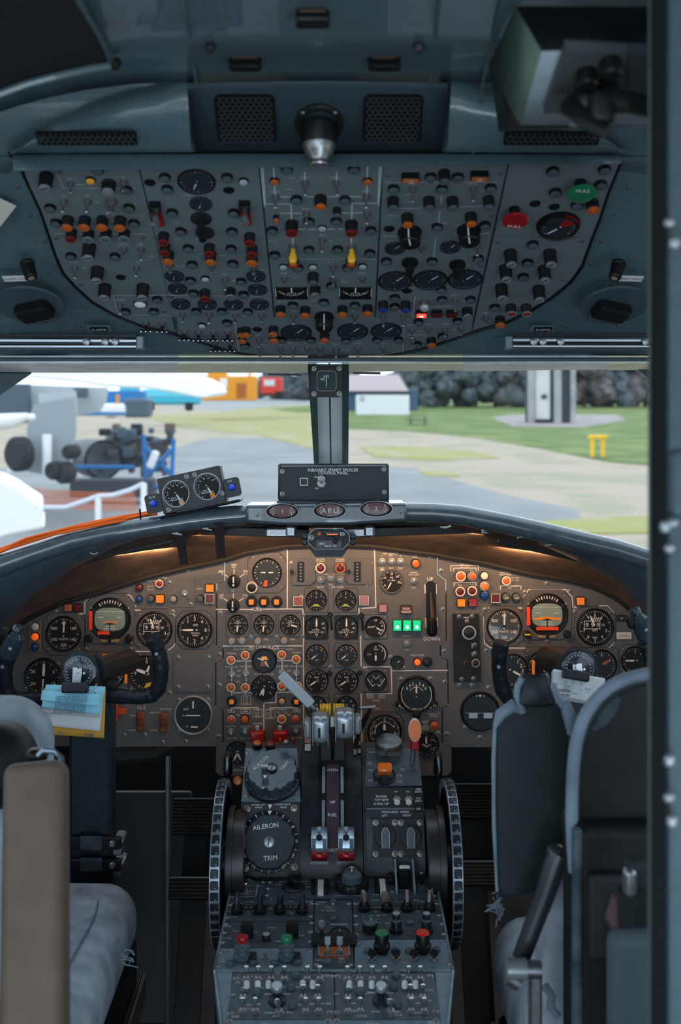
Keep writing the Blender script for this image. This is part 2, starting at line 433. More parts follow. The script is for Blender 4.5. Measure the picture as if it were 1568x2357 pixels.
def m_honey(wd, ht, cell, rot=0):
    b = MB(); nx = int(wd/cell)+2; ny = int(ht/(cell*.75))+2; hx = cell/math.sqrt(3)
    t = cell*.10
    for j in range(-ny//2, ny//2+1):
        for i in range(-nx//2, nx//2+1):
            cx = (i+(.5 if j % 2 else 0))*cell; cy = j*cell*.866
            for q in (0, 1, 2):
                a0 = PI/6+q*PI/3; a1 = a0+PI/3; p0 = (cx+hx*math.cos(a0), cy+hx*math.sin(a0)); p1 = (cx+hx*math.cos(a1), cy+hx*math.sin(a1))
                if all(abs(p[0]) < wd/2 and abs(p[1]) < ht/2 for p in (p0, p1)): b.line([p0, p1], t, 0)
    return b

_part = part
def part(name, *a, **k):
    o = _part(name, *a, **k)
    if name in ('painted_lines', 'small_lettering', 'handwriting', 'label_boxes'): o['kind'] = 'stuff'
    return o
# ================================================================ OVERHEAD PANEL
TO = math.radians(28.4)
OH = Frame(760, 388, 1.34, (0, -math.cos(TO), math.sin(TO)))
def A(x, y): return (x/2.6133, 360+y/2.6133)
def B(x, y): return (560+x/2.6133, 360+y/2.6133)
def Cc(x, y): return (1000+x/2.7606, 360+y/2.7606)
OM = [
 ('left outer overhead switch panel with rows of toggles and four orange lamps', [(48,377),(316,377),(360,560),(403,764),(366,757),(330,749),(268,724),(214,693),(176,658),(149,628),(132,590),(115,540),(96,486),(73,437)]),
 ('overhead panel with two red guarded switches and small round gauges', [(320,377),(594,377),(630,731),(397,731),(364,571)]),
 ('central overhead panel with white flow lines and two yellow levers', [(599,377),(879,377),(862,731),(634,731)]),
 ('overhead panel with amber captions, three dark dials and one lit red lamp', [(883,377),(1169,377),(1090,731),(866,731)]),
 ('right outer overhead panel with red and green pull discs and a large gauge', [(1173,377),(1425,377),(1398,443),(1377,505),(1361,545),(1137,545)]),
 ('lower right overhead panel with six tall black knobs', [(1136,549),(1359,549),(1353,566),(1337,610),(1311,646),(1268,682),(1217,713),(1163,739),(1088,760)]),
 ('curved lowest overhead panel with a row of toggles and three dark dials', [(407,735),(1089,735),(1085,762),(1036,780),(1000,790),(965,802),(900,815),(858,821),(750,824),(650,824),(600,818),(536,808),(478,790),(411,769)]),
]
ohp = []
for lb, poly in OM:
    t = thing('overhead_switch_panel', lb, 'control panel', OH.Mx, 'overhead switch panels')
    plate(OH, t, poly, .005, ohgrey); ohp.append((t, poly))
def owner(px, py):
    best = None; bd = 1e9
    for t, poly in ohp:
        if inpoly(px, py, poly): return t
        d = min(math.hypot(px-x, py-y) for x, y in poly)
        if d < bd: bd = d; best = t
    return best
smallq = {}
def q_scrib(px, py, n, hp=5):
    smallq.setdefault(owner(px, py).name, []).append((px, py, n, hp))
def oh_t(pts, conv, mt=None, s=1.0, L=.016):
    for i, p in enumerate(pts):
        x, y = conv(p[0], p[1]); tx, ty = conv(p[2], p[3])
        toggle(OH, owner(x, y), x, y, tx, ty, s, mt or dmetal, L)
        q_scrib(x+rnd.uniform(-2, 2), y-11, rnd.randint(3, 7))
        if i % 3 == 0: q_scrib(x+22, y+3, rnd.randint(3, 6))
def oh_l(pts, conv, r, h, lens, body=None, **kw):
    for p in pts:
        x, y = conv(*p); lampb(OH, owner(x, y-8), x, y, r, h, lens, body, **kw)
hood = dict(name='panel_light', dome=.25)
# hooded integral lights
oh_l([(300,322),(775,322),(335,412),(805,415),(425,612),(690,614),(945,872),(925,944),(755,945),(585,95),(330,85),(760,215),
      (990,140),(1365,140),(1005,210),(1035,352),(1088,464),(1132,565),(1155,662),(1390,567),(1400,657),(1405,352),(1395,464),(1145,758),(1450,764),(1165,834),(1465,842),(1180,942),(1335,942),(1490,945),(1475,1147),(1365,1012)], A, .0070, .005, greycap, **hood)
oh_l([(320,272),(612,274),(262,90),(665,90),(560,402),(395,404),(175,457),(768,457),(395,574),(568,572),(762,594),(190,605),(330,682),(628,682),(530,790),(485,888),(298,907),(672,907),
      (1128,138),(1292,138),(905,208),(1197,208),(1490,203),(1168,437),(1455,427),(862,642),(1137,642),(1415,627),(1193,812),(912,862),(912,915),(1197,872),(1368,872),(1055,1007),(1290,1002),
      (232,1114),(405,1114),(620,1117),(805,1114),(935,1114),(1200,1092),(1045,1142)], B, .0070, .005, greycap, **hood)
oh_l([(755,108),(770,243),(1085,98),(1060,193),(908,323),(627,573),(593,688),(567,778),(385,972)], Cc, .0074, .005, greycap, **hood)
# toggles
oh_t([(425,160,428,218),(745,150,740,205),(385,265,377,330),(528,265,522,330),(748,555,742,597),(850,555,850,620),(450,662,452,728),(822,662,820,718),(723,890,725,945),
      (1025,650,1025,695),(1275,655,1275,700),(1528,660,1525,705),(1355,735,1355,798),(1100,945,1100,995),(1260,945,1257,1000),(1418,950,1415,1000)], A)
toggle(OH, owner(*A(672,265)), *A(672,265), *A(665,350), 1.5, dmetal, .018, 1)
oh_t([(195,240,195,305),(372,155,372,230),(560,155,565,230),(742,235,740,305),(380,340,380,400),(745,340,745,400),(475,500,475,568),(540,660,540,720),(248,730,248,772),(540,735,543,772),(718,728,718,770),
      (1022,190,1020,270),(1385,190,1382,265),(1072,545,1075,590),(1408,530,1407,590),(1275,860,1277,930),(842,955,843,1018),(962,955,962,1015),(672,955,670,1000),(303,955,303,1005),(112,950,112,995),
      (95,1100,95,1145),(103,1155,103,1195),(223,1150,223,1195),(300,1150,300,1195),(385,1150,385,1190),(462,1150,462,1190),(558,1155,558,1205),(690,1150,690,1195),(842,1150,842,1190),
      (1013,1040,1015,1090),(1020,1100,1022,1140),(1113,1035,1113,1075),(1213,1035,1213,1080),(1310,1030,1310,1070)], B)
oh_t([(328,1020,328,1065)], Cc)
# lamps
oh_l([(402,427),(505,427),(612,427),(720,430),(1010,633),(1265,637),(1515,641)], A, .0073, .014, orange, ring=dorange)
oh_l([(425,499),(982,519),(990,582),(1258,586),(1502,522),(1515,592),(1232,857)], A, .0068, .013, darkred, ring=redl)
oh_l([(530,501),(635,498),(745,496),(1385,846)], A, .0070, .012, greycap, ring=silcap)
oh_l([(1452,1076),(1457,1113)], A, .0062, .010, dorange, ring=dorange)
oh_l([(465,302),(990,412),(1373,407)], B, .0074, .014, orange)
oh_l([(223,952),(372,957),(597,952),(748,947)], B, .0070, .012, orange, ring=dorange)
oh_l([(292,462),(652,462)], B, .0078, .016, darkred, ring=redl)
oh_l([(302,652),(650,652)], B, .0070, .008, orange, ring=redl)
oh_l([(180,1070),(185,1110),(490,1107),(1133,1137),(15,1075)], B, .0068, .011, dorange, ring=dorange)
oh_l([(843,928),(978,928)], B, .0068, .013, bluel)
oh_l([(903,312),(1120,312),(1262,312),(1480,307),(1212,152),(420,762)], B, .0070, .014, greycap)
oh_l([(565,355)], B, .005, .010, greycap)
oh_l([(1010,342)], Cc, .0078, .013, orange, ring=dorange)
oh_l([(490,1000),(587,1000)], Cc, .0072, .013, redl, ring=silcap)
oh_l([(420,1072)], Cc, .0072, .012, dorange, ring=orange)
oh_l([(650,212)], A, .0085, .013, silcap); oh_l([(1235,742),(1465,157),(1215,1022)], A, .006, .003, clear, name='clear_lens'); oh_l([(242,668),(420,668),(718,665),(475,436)], B, .006, .002, clear, name='clear_lens')
oh_l([(543,150)], A, .006, .003, amber, name='small_lens'); oh_l([(188,155),(748,155)], B, .006, .003, dorange, name='small_lens')
x, y = A(843, 890); lampb(OH, owner(x, y), x, y, .0105, .003, white, dmetal, 'white_dome_light', ring=metal, label='white round dome light')
# holes
for p, cv in (((902,157),A),((1377,203),A),((728,727),A),((85,1040),B),((878,436),B),((985,808),B),((640,300),Cc),((762,320),Cc)):
    x, y = cv(*p); u, v, k = OH.hit(x, y)
    def f(): b = MB(); b.lathe([(.0072, 0), (.0068, .0006), (.0052, .0007), (.005, .0002), (0, .0002)], 16); return b.mesh('jack_hole', black)
    part('jack_socket', cm('hole', f), owner(x, y), (u, v, 0))
# tall knobs with slotted caps
oh_l([(270,190),(530,610),(580,748),(625,850),(855,850)], A, .0085, .019, silcap, slot=True, name='rotary_knob', rot=.3)
oh_l([(433,835),(1350,962)], B, .0072, .012, silcap, slot=True, name='rotary_knob', rot=.5)
oh_l([(490,687),(742,687),(458,783),(705,787),(432,902),(670,912)], Cc, .0083, .020, silcap, slot=True, name='rotary_knob', rot=.9)
# the two big selector knobs, the large centre knob and bar knobs
def bigknob(px, py, r, h, rot=0, label=None):
    u, v, k = OH.hit(px, py, h)
    def f():
        b = MB(); b.lathe([(r*1.15, 0), (r*1.15, .003), (r, .004), (r, h*.92), (r*.9, h), (0, h)], 20, sq=.02); return b.mesh('knob', black)
    t = owner(px, py-10); o = part('selector_knob', f(), t, (u, v, 0), (0, 0, rot), label=label)
    b = MB(); b.box((0, r*.99, h*.5), (r*.12, r*.06, h*.8)); b.box((0, r*.4, h+.0002), (r*.14, r*1.0, .0005)); part('pointer_line', b.mesh('pointer_line', white), o)
bigknob(*B(1005, 530), .0135, .020, .2); bigknob(*B(1363, 520), .0135, .020, .2); bigknob(*B(487, 1040), .0122, .022, 0)
for p in ((1005, 685), (1292, 698)):
    x, y = B(*p); u, v, k = OH.hit(x, y, .014)
    b = MB(); b.lathe([(.011, 0), (.011, .004), (.009, .005), (0, .005)], 18); b.box((0, 0, .011), (.009, .024, .014), ch=.0015); part('bar_knob', b.mesh('bar_knob', black), owner(x, y), (u, v, 0), (0, 0, -.1))
# dials
def od(px, py, r, label=None, nd=((200, .7),), **kw):
    kw.setdefault('lm', dimw); kw.setdefault('ticks', 20)
    gauge(OH, owner(px, py), px, py, r, None, dial=dialb, needles=tuple((a, l, .04, dimw) for a, l in nd), name='overhead_dial', scr=False, depth=.003, label=label, **kw)
for p, r in (((1183,148),40),((1208,280),23),((1050,715),20),((1068,790),20),((1087,883),20),((1247,885),20),((1405,885),20),((1540,715),20),((1550,795),20),((1560,885),20)): od(*A(*p), r)
for p, r in (((913,548),21),((1245,540),21),((915,745),36),((1125,738),36),((1335,735),36),((320,1055),32),((658,1048),32),((860,1045),32)): od(*B(*p), r, nd=((40, .75),))
x, y = Cc(787, 432)
gauge(OH, owner(x, y), x, y, 40, 'rd', 49, dialb, 24, 4, (-130, 130), needles=((225, .8, .05),), name='large_gauge', depth=.009, bm=black, label='large raised gauge with a red sector')
u, v, k = OH.hit(x, y)
b = MB(); b.add([(0, 0, .0058)]+[(math.sin(a)*.027, math.cos(a)*.027, .0058) for a in [math.radians(q) for q in range(10, 71, 10)]], [(0, i+1, i) for i in range(1, 7)]); part('red_sector', b.mesh('red_sector', red), owner(x, y), (u, v, 0))
for p in ((292, 820), (675, 820)):
    x, y = B(*p); u, v, k = OH.hit(x, y); t = owner(x, y); wd, ht = 190/2.6133*k, .030
    b = MB(); b.box((0, 0, .001), (wd, ht, .002), 0, ch=.0006); o = part('scale_window', b.mesh('scale_window', black), t, (u, v, 0))
    b = MB(); b.line([(-wd*.5, ht*.45), (-wd*.5, -ht*.2)], .0008, .0023); b.line([(wd*.5, ht*.45), (wd*.5, -ht*.2)], .0008, .0023)
    for i in range(17):
        a = math.radians(-62+i*7.75); b.line([(math.sin(a)*wd*.42, ht*.55-math.cos(a)*ht*.62), (math.sin(a)*wd*.46, ht*.55-math.cos(a)*ht*.72)], .0006, .0023)
    for i, s_ in enumerate(('0', '10', '20', '30')): b.text(s_, (-.27+i*.18)*wd, ht*.05, .0052, z=.0023)
    b.line([(0, ht*.5), (0, ht*.1)], .0016, .0023); part('dial_marking', b.mesh('dial_marking', white), o)
# amber caption boxes, warning row
for p in ((1007, 147), (1423, 137)):
    x, y = B(*p); sqlamp(OH, owner(x, y), x, y, 41, 17, .010, dorange, black, txt=('FIRE', 'LOOP'), label='amber caption box')
for p, m_, l_ in (((1073,957), redlit, 'lit red warning lamp'), ((1165,957), darkred, None), ((1255,957), darkred, None)):
    x, y = B(*p); sqlamp(OH, owner(x, y), x, y, 25, 17, .007, m_, black, core=redcore if m_ is redlit else None, label=l_)
x, y = B(198, 385); sqlamp(OH, owner(x, y), x, y, 12, 18, .006, dorange, black)
x, y = B(1090, 905); toggle(OH, owner(x, y), *B(1090, 872), x, y, 1.6, silcap, .012, 1)
# red guarded switches
for p in ((937, 350), (1473, 345)):
    x, y = A(*p); u, v, k = OH.hit(x, y-22); t = owner(x, y); o = part('guarded_switch', m_nut(1.6), t, (u, v, 0), label='switch under a raised red guard')
    b = MB(); b.box((-.0055, -.016, .005), (.0012, .044, .006), 0, ch=.0004); b.box((.0055, -.016, .005), (.0012, .044, .006), 0, ch=.0004); b.box((0, -.018, .003), (.012, .042, .0016), 0, ch=.0004); b.box((0, -.036, .006), (.012, .008, .005), 0, ch=.0008)
    part('switch_guard', b.mesh('switch_guard', red), o, (0, 0, 0), (.12, 0, 0))
    b = MB(); b.box((0, .004, .006), (.014, .010, .012), ch=.001); part('hinge', b.mesh('hinge', black), o)
    part('lever', m_lever(1.5, metal, .013, 1), o, (0, -.004, .006), (.35, 0, 0))
# crossfeed lever between two discs
x, y = A(1215, 400); u, v, k = OH.hit(x, y); t = owner(x, y)
b = MB(); b.lathe([(.0135, 0), (.0135, .002), (.012, .003), (0, .003)], 22, c=(0, .010, 0)); b.lathe([(.0125, 0), (.0125, .002), (.011, .003), (0, .003)], 22, c=(.002, -.020, 0)); o = part('crank_selector', b.mesh('selector_discs', blackm), t, (u, v, 0))
b = MB(); b.tube([(0, .012, .003), (0, .008, .016), (.001, -.010, .018), (.002, -.016, .010)], [.0035, .005, .0055, .0035], 10); part('crank_handle', b.mesh('crank_handle', black), o)
# yellow levers
for p in ((300, 540), (652, 540)):
    x, y = B(*p); u, v, k = OH.hit(x, y); o = part('yellow_lever_switch', m_nut(1.3), owner(x, y), (u, v, 0), label='yellow handled lever switch')
    b = MB(); b.lathe([(.0028, 0), (.0032, .006), (.0052, .012), (.0056, .018), (.004, .0215), (0, .022)], 14); part('lever', b.mesh('lever', yellow), o, (0, 0, .003), (.2, 0, 0))
# pull discs
for p, r, m_, tx in (((937, 232), .0175, greenp, 'PULL'), ((515, 403), .0165, red, 'FIRE')):
    x, y = Cc(*p); u, v, k = OH.hit(x, y, .017); t = owner(x, y)
    b = MB(); b.lathe([(.007, 0), (.007, .012), (.005, .014), (.005, .017)], 14); o = part('pull_disc', b.mesh('stem', black), t, (u, v, 0), label=('green' if tx == 'PULL' else 'red')+' pull disc')
    b = MB(); b.lathe([(0, 0), (r*.9, 0), (r, .0015), (r, .003), (r*.9, .0042), (.003, .0042), (.003, .003), (0, .003)], 28); part('disc', b.mesh('disc', m_), o, (0, 0, .016))
    b = MB(); b.text('PULL', 0, r*.5 if tx == 'PULL' else -r*.5, .008); part('lettering', b.mesh('lettering', white), o, (0, 0, .0204))
# triple lever gangs
def gang(x, y, cv, m=3):
    x, y = cv(x, y); u, v, k = OH.hit(x, y-10); o = part('ganged_switch', m_nut(1.1), owner(x, y-12), (u, v, 0))
    b = MB(); b.tube([(0, 0, .003), (0, -.001, .011)], .0022, 8); b.box((0, -.002, .012), (.019, .003, .003), ch=.001); part('cross_bar', b.mesh('cross_bar', black), o)
    for i in range(m): b = None; part('ball_tip', m_lens(.0022, metal, .9), o, ((i-1)*.0068, -.002, .0135))
for p in ((880,1027),(978,1030),(1110,1080),(1195,1083),(1283,1083),(1370,1083),(1297,1147),(1385,1147)): gang(*p, A)
# painted flow lines and borders
L_ = {}
def ql(cv, pts, w_=2.6, mt='w'):
    q = [cv(*p) for p in pts]; mx = sum(a for a, _ in q)/len(q); my = sum(b_ for _, b_ in q)/len(q)
    L_.setdefault((owner(mx, my).name, w_, mt), []).append(q)
for pts in ([(182,50),(192,240)],[(225,240),(330,240)],[(385,240),(435,240)],[(505,240),(715,240)],[(370,95),(370,145)],[(562,95),(562,145)],[(748,55),(742,235)],
            [(118,60),(132,285),(288,285),(290,385)],[(822,60),(810,280),(655,280),(652,385)],[(225,340),(355,340)],[(590,338),(715,338)],[(330,436),(370,436)],[(395,436),(440,436)],[(505,436),(545,436)],[(575,436),(615,436)],[(298,490),(298,520)],[(650,488),(650,520)]): ql(B, pts)
for pts in ([(105,60),(128,300)],[(835,60),(815,300)]): ql(B, pts, 2.0)
for pts in ([(1193,235),(1190,285)],[(1182,325),(1175,405)],[(1158,490),(1145,610)],[(935,310),(1065,310)],[(1300,300),(1445,298)],[(850,477),(930,478)],[(1265,465),(1310,465)],[(1420,462),(1475,460)],[(1035,840),(1018,965)],[(1100,905),(1260,897)],[(1025,1072),(1095,1072)]): ql(B, pts, 1.6)
for pts in ([(165,616),(800,616)],[(850,155),(1540,150)],[(970,990),(960,1180)]): ql(B, pts, 1.0, 'd')
for pts in ([(345,100),(380,190),(815,188)],[(330,462),(880,465)],[(680,835),(1010,832),(1560,840)],[(680,835),(715,950),(1030,955)],[(1410,990),(1440,1170)]): ql(A, pts, 1.2)
for (n_, w_, mt), ls in L_.items(): polylines(OH, D.objects[n_], ls, w_, dimw)
for p in [A(*q) for q in ((175,72),(340,487),(860,487),(485,768),(990,930),(1030,843))]+[B(*q) for q in ((870,112),(1500,355),(1430,655))]+[Cc(*q) for q in ((425,105),(405,540),(940,535),(825,787))]: screw(OH, owner(*p), p[0], p[1], 5)
for _ in range(60): q_scrib(rnd.uniform(330, 1090), rnd.uniform(400, 720), rnd.randint(4, 9), 4)
for n_, ls in smallq.items():
    b = MB(); poly = [p for t, p in ohp if t.name == n_][0]
    for px, py, n, hp in ls:
        if inpoly(px, py, poly) and inpoly(px+12, py, poly) and inpoly(px-12, py, poly):
            u, v, k = OH.hit(px, py); b.scribble(u, v, n, hp*k*.8, .0006)
    part('small_lettering', b.mesh('small_lettering', dimw), D.objects[n_])
# ================================================================ SHELL
floorm = mat('worn_dark_floor', (0.018, 0.015, 0.013), 0.7, col2=(0.045, 0.032, 0.024), ns=9, lo=.42, hi=.75, bump=.3, bs=120)
darkwall = mat('dark_structure', (0.010, 0.011, 0.012), 0.7)
chrome = mat('polished_rail', (0.22, 0.24, 0.26), 0.25, 1.0)
cream = mat('yellowed_window_trim', (0.88, 0.85, 0.55), 0.5, nz=.15, ns=30)
trimg = mat('blue_grey_window_trim', (0.60, 0.63, 0.66), 0.4, nz=.3, ns=20)
b = MB(); b.box((0, 1.2, -.02), (1.9, 4.2, .04)); struct('floor', b.mesh('floor', floorm))
b = MB(); b.box((0, 3.02, .39), (1.9, .04, .80)); struct('wall_front', b.mesh('wall_front', darkwall))
for s_, n_ in ((-1, 'wall_left'), (1, 'wall_right')):
    b = MB(); b.box((s_*.93, 1.4, .52), (.05, 3.3, 1.0)); struct(n_, b.mesh(n_, paintd))
# overhead surround: continues the overhead plane, bending down at the sides
def oh_sur():
    b = MB(); rows = []
    us = [-.95, -.85, -.75, -.66, -.58, -.52, -.46, -.40, -.30, -.15, 0, .15, .30, .40, .46, .52, .58, .66, .75, .85, .95]
    for v in (.012, 0, -.1, -.2, -.3, -.4, -.462):
        r = []
        for u in us:
            dz = max(0, abs(u)-.40); r.append(OH.o+OH.x*u+OH.y*v+OH.z*(-.008+dz*dz*1.3))
        rows.append(r)
    b.grid(rows, flip=True); rows2 = [[p-OH.z*.012 for p in r] for r in rows]; b.grid(rows2)
    return b.mesh('ceiling_panel', paint, 60)
struct('ceiling', oh_sur())
# roof skin above everything (keeps the sky out)
def roof():
    b = MB(); rows = []
    for Y, h in ((-1.9, .62), (-.6, .60), (.3, .58), (1.2, .53), (1.75, .20)):
        rows.append([Vector((x, Y, EYE+h-(abs(x)/1.0)**2*.18)) for x in (-1.0, -.75, -.5, -.25, 0, .25, .5, .75, 1.0)])
    b.grid(rows, flip=True); b.grid([[p+Vector((0, 0, .03)) for p in r] for r in rows]); return b.mesh('roof_skin', paintd, 60)
struct('ceiling_roof_skin', roof())
# rows of the headliner between the frame top and the overhead panel (py, Y)
def hl(name, rows, m, th=.006, ang=40, flip=False, st=False, label=None, cat=None):
    b = MB(); R = [[W(px, py, Y) for px, py, Y in r] for r in rows]; b.grid(R, flip=flip)
    me = b.mesh(name, m, ang); o = struct(name, me)
    sm = o.modifiers.new('t', 'SOLIDIFY'); sm.thickness = .002; sm.offset = 0; return o
def lin(xs, py, Y, dip=None):
    return [(x, py+(dip(x) if dip else 0), Y) for x in xs]
XS = [-420, -200, -60, 30, 110, 200, 320, 440, 560, 760, 960, 1080, 1200, 1320, 1430, 1500, 1650, 1900]
# lip over the switch panels
o = hl('trim_overhead_lip', [[(x, 352+(6 if abs(x-745) > 640 else 0), 1.322) for x in XS if 20 <= x <= 1440], [(x, 358, 1.312) for x in XS if 20 <= x <= 1440], [(x, 384-(x-745)*.012, 1.300) for x in XS if 20 <= x <= 1440], [(x, 383-(x-745)*.012, 1.335) for x in XS if 20 <= x <= 1440]], paint)
# vent fascia
fasc = hl('trim_vent_fascia', [[(x, 186+abs(x-735)*.02, 1.235) for x in (430, 520, 640, 760, 880, 960, 1030)], [(x, 200+abs(x-735)*.02, 1.25) for x in (430, 520, 640, 760, 880, 960, 1030)], [(x, 352, 1.325) for x in (430, 520, 640, 760, 880, 960, 1030)]], paintd)
# side fascia behind the fairings
for xs in ([-420, -200, -60, 60, 200, 340, 458], [1012, 1100, 1200, 1320, 1430, 1550, 1900]):
    hl('trim_side_fascia', [[(x, 150+min(260, abs(x-735)*.02+max(0, abs(x-735)-330)**2*.00055), 1.262) for x in xs], [(x, 353+max(0, abs(x-735)-690)*.10, 1.336) for x in xs], [(x, 392+max(0, abs(x-735)-690)*.10, 1.352) for x in xs]], paint)
# upper headliner, curved forward
def hump(x): return max(0, abs(x-735)-330)**2*.00042
ceil = hl('ceiling_headliner', [[(x, py+hump(x)*max(0, (py+60)/250.), Y) for x in XS] for py, Y in ((-300, .78), (-120, .88), (0, .985), (50, 1.034), (85, 1.069), (105, 1.094), (135, 1.16), (160, 1.205), (187, 1.24))], paint, ang=60)
# seams
def seam(name, pts, r, m):
    b = MB(); b.tube([W(*p) for p in pts], r, 6); struct(name, b.mesh(name, m))
seam('trim_seam', [(420, -40, .90), (426, 10, .955), (437, 80, 1.062), (446, 130, 1.165), (452, 190, 1.235)], .0022, paint)
seam('trim_seam', [(1012, -40, .90), (1010, 10, .955), (1003, 80, 1.062), (997, 130, 1.165), (993, 190, 1.235)], .0022, paint)
seam('trim_seam', [(1170, -30, .90), (1160, 10, .955), (1133, 90, 1.062), (1118, 160, 1.165), (1103, 240, 1.25), (1090, 352, 1.31)], .0016, paint)
seam('trim_seam', [(165, -30, .89), (190, 20, .95), (225, 80, 1.02), (262, 146, 1.13)], .0030, paint)
# fairings that bulge round the side vents
def fairing(sx):
    f = lambda x: x if sx < 0 else 1470-x
    up = [(24, 352), (50, 335), (95, 300), (150, 262), (215, 228), (290, 205), (360, 190), (410, 165), (428, 150), (436, 165)]
    lo = [(24, 356), (60, 354), (105, 354), (160, 354), (225, 354), (300, 354), (365, 354), (415, 354), (440, 354), (457, 354)]
    b = MB(); rows = []
    for t, yy in ((0, 1.285), (.06, 1.262), (.15, 1.25), (.35, 1.245), (.6, 1.258), (.85, 1.285), (.97, 1.300), (1, 1.322)):
        r = []
        for i, ((x0, y0), (x1, y1)) in enumerate(zip(up, lo)):
            e = min(1, i/2.5)*(1 if i < 9 else .0)
            base = 1.262+t*.062; r.append(W(f(x0+(x1-x0)*t), y0+(y1-y0)*t, base+(yy-base)*e))
        rows.append(r)
    b.grid(rows, flip=(sx < 0)); o = struct('trim_fairing', b.mesh('trim_fairing', paint, 60))
    sm = o.modifiers.new('t', 'SOLIDIFY'); sm.thickness = .003; sm.offset = -1
fairing(-1); fairing(1)
# mesh vents
def vent(fr, px, py, wpx, hpx, label, nm='vent_grille', par=None):
    u, v, k = fr.hit(px, py); wd, ht = wpx*k, hpx*k/abs(fr.z.dot(Vector((0, 1, (HY-py)/F)).normalized()))
    t = thing(nm, label, 'vent', fr.Mx @ Matrix.Translation((u, v, 0)), 'ceiling vent grilles')
    b = MB(); b.prism(rrect(wd, ht, min(wd, ht)*.12), -.001, .0012); part('backing', b.mesh('backing', black), t)
    b = m_honey(wd*.97, ht*.97, .0066); part('wire_mesh', b.mesh('wire_mesh', mat('vent_wire', (.06, .08, .09), .5)), t, (0, 0, .0022), kind='stuff')
fy = Vector((0, 1.25-1.325, (880-200)/F*1.25-(880-352)/F*1.325))
FV = Frame(735, 352, 1.325, fy)
FV.shift(.004)
vent(FV, 566, 275, 138, 108, 'square black mesh vent in the ceiling left of the air nozzle')
vent(FV, 904, 275, 136, 108, 'square black mesh vent in the ceiling right of the air nozzle')
FS = Frame(200, 318, 1.262, fy); FS.shift(.006); FS2 = Frame(1270, 318, 1.262, fy); FS2.shift(.006)
vent(FS, 200, 318, 232, 30, 'long black slot vent at the left of the ceiling')
vent(FS2, 1270, 318, 220, 30, 'long black slot vent at the right of the ceiling')
# eyeball air nozzle
u, v, k = FV.hit(735, 285)
t = thing('air_nozzle', 'metal eyeball air nozzle in the middle of the ceiling fascia', 'air vent', FV.Mx @ Matrix.Translation((u, v, 0)))
b = MB(); b.lathe([(.028, 0), (.028, .002), (.024, .004), (.021, .004), (.021, .002)], 28); part('mounting_ring', b.mesh('mounting_ring', black), t)
for a in (45, 135, 225, 315): part('screw', m_screw(.0024), t, (.0255*math.cos(math.radians(a)), .0255*math.sin(math.radians(a)), .003))
b = MB(); b.lathe([(.0205, .002), (.0205, .020), (.018, .028)], 24, 0); part('collar', b.mesh('collar', black), t, rot=(.55, 0, 0))
b = MB(); b.lathe([(.019, .020), (.0195, .026), (.016, .034), (.0115, .040), (.0105, .044), (.0115, .047), (.0105, .049), (.0085, .048), (.0085, .038), (0, .036)], 24); part('nozzle', b.mesh('nozzle', dmetal), t, rot=(.55, 0, 0))
# small openings and latch on the headliner
def slotbox(px, py, Y, wpx, hpx, nm, label, tilt):
    k = Y/F; M = Matrix.Translation(W(px, py, Y)) @ Matrix.Rotation(tilt, 4, 'X')
    t = thing(nm, label, 'fitting', M); b = MB(); b.box((0, -.003, 0), (wpx*k, .012, hpx*k), ch=.002); part('housing', b.mesh('housing', black), t)
    b = MB(); b.box((0, -.0095, hpx*k*.18), (wpx*k*.8, .003, hpx*k*.36), ch=.001); part('cover_strip', b.mesh('cover_strip', mat('brown_fitting', (.06, .035, .025), .5)), t)
slotbox(565, 148, 1.155, 74, 36, 'ceiling_slot', 'small dark recessed slot in the headliner above the left square vent', -.3)
slotbox(884, 148, 1.155, 74, 36, 'ceiling_slot', 'small dark recessed slot in the headliner above the right square vent', -.3)
slotbox(720, 51, 1.00, 78, 42, 'ceiling_latch', 'small dark latch at the top middle of the ceiling', -.7)
for p in ((484, 108, 1.085), (964, 108, 1.085), (266, 148, 1.12)):
    t = thing('ceiling_bolt', {484: 'dark bolt in the headliner above the left vent slot', 964: 'dark bolt in the headliner above the right vent slot', 266: 'dark bolt at the corner of the upper left dark panel'}[p[0]], 'bolt', Matrix.Translation(W(*p)) @ Matrix.Rotation(math.radians(120), 4, 'X'))
    b = MB(); b.lathe([(.0052, -.006), (.0052, .004), (.0040, .005), (.0040, .003), (0, .003)], 14); part('bolt_head', b.mesh('bolt_head', black), t)
# dark panel at upper left
def slab(name, label, cat, pts, m, th=.006, kind=None, edge=None):
    ps = [W(*p) for p in pts]; n = (ps[1]-ps[0]).cross(ps[2]-ps[0]).normalized(); n = n if n.y > 0 else -n
    b = MB(); k = len(ps); b.add(ps+[p+n*th for p in ps], [tuple(range(k)), tuple(range(2*k-1, k-1, -1))]+[(i, i+k, (i+1) % k+k, (i+1) % k) for i in range(k)])
    me = b.mesh(name, m)
    return thing(name, label, cat, kind=kind, mesh=me)
slab('ceiling_access_panel', 'black fabric covered panel in the upper left corner of the ceiling', 'panel', [(-260, -300, .74), (60, -300, .74), (178, 0, .925), (247, 148, 1.085), (120, 172, 1.07), (0, 208, 1.06), (-260, 300, 1.04)], mat('black_cloth_panel', (.012, .015, .018), .8, nz=.3, ns=400), .004)
b = MB(); b.tube([W(*p) for p in ((-260, 305, 1.03), (0, 216, 1.05), (60, 194, 1.055), (120, 178, 1.06), (200, 160, 1.07), (252, 152, 1.08))], .0042, 8); struct('trim_panel_edge', b.mesh('trim_panel_edge', paint))
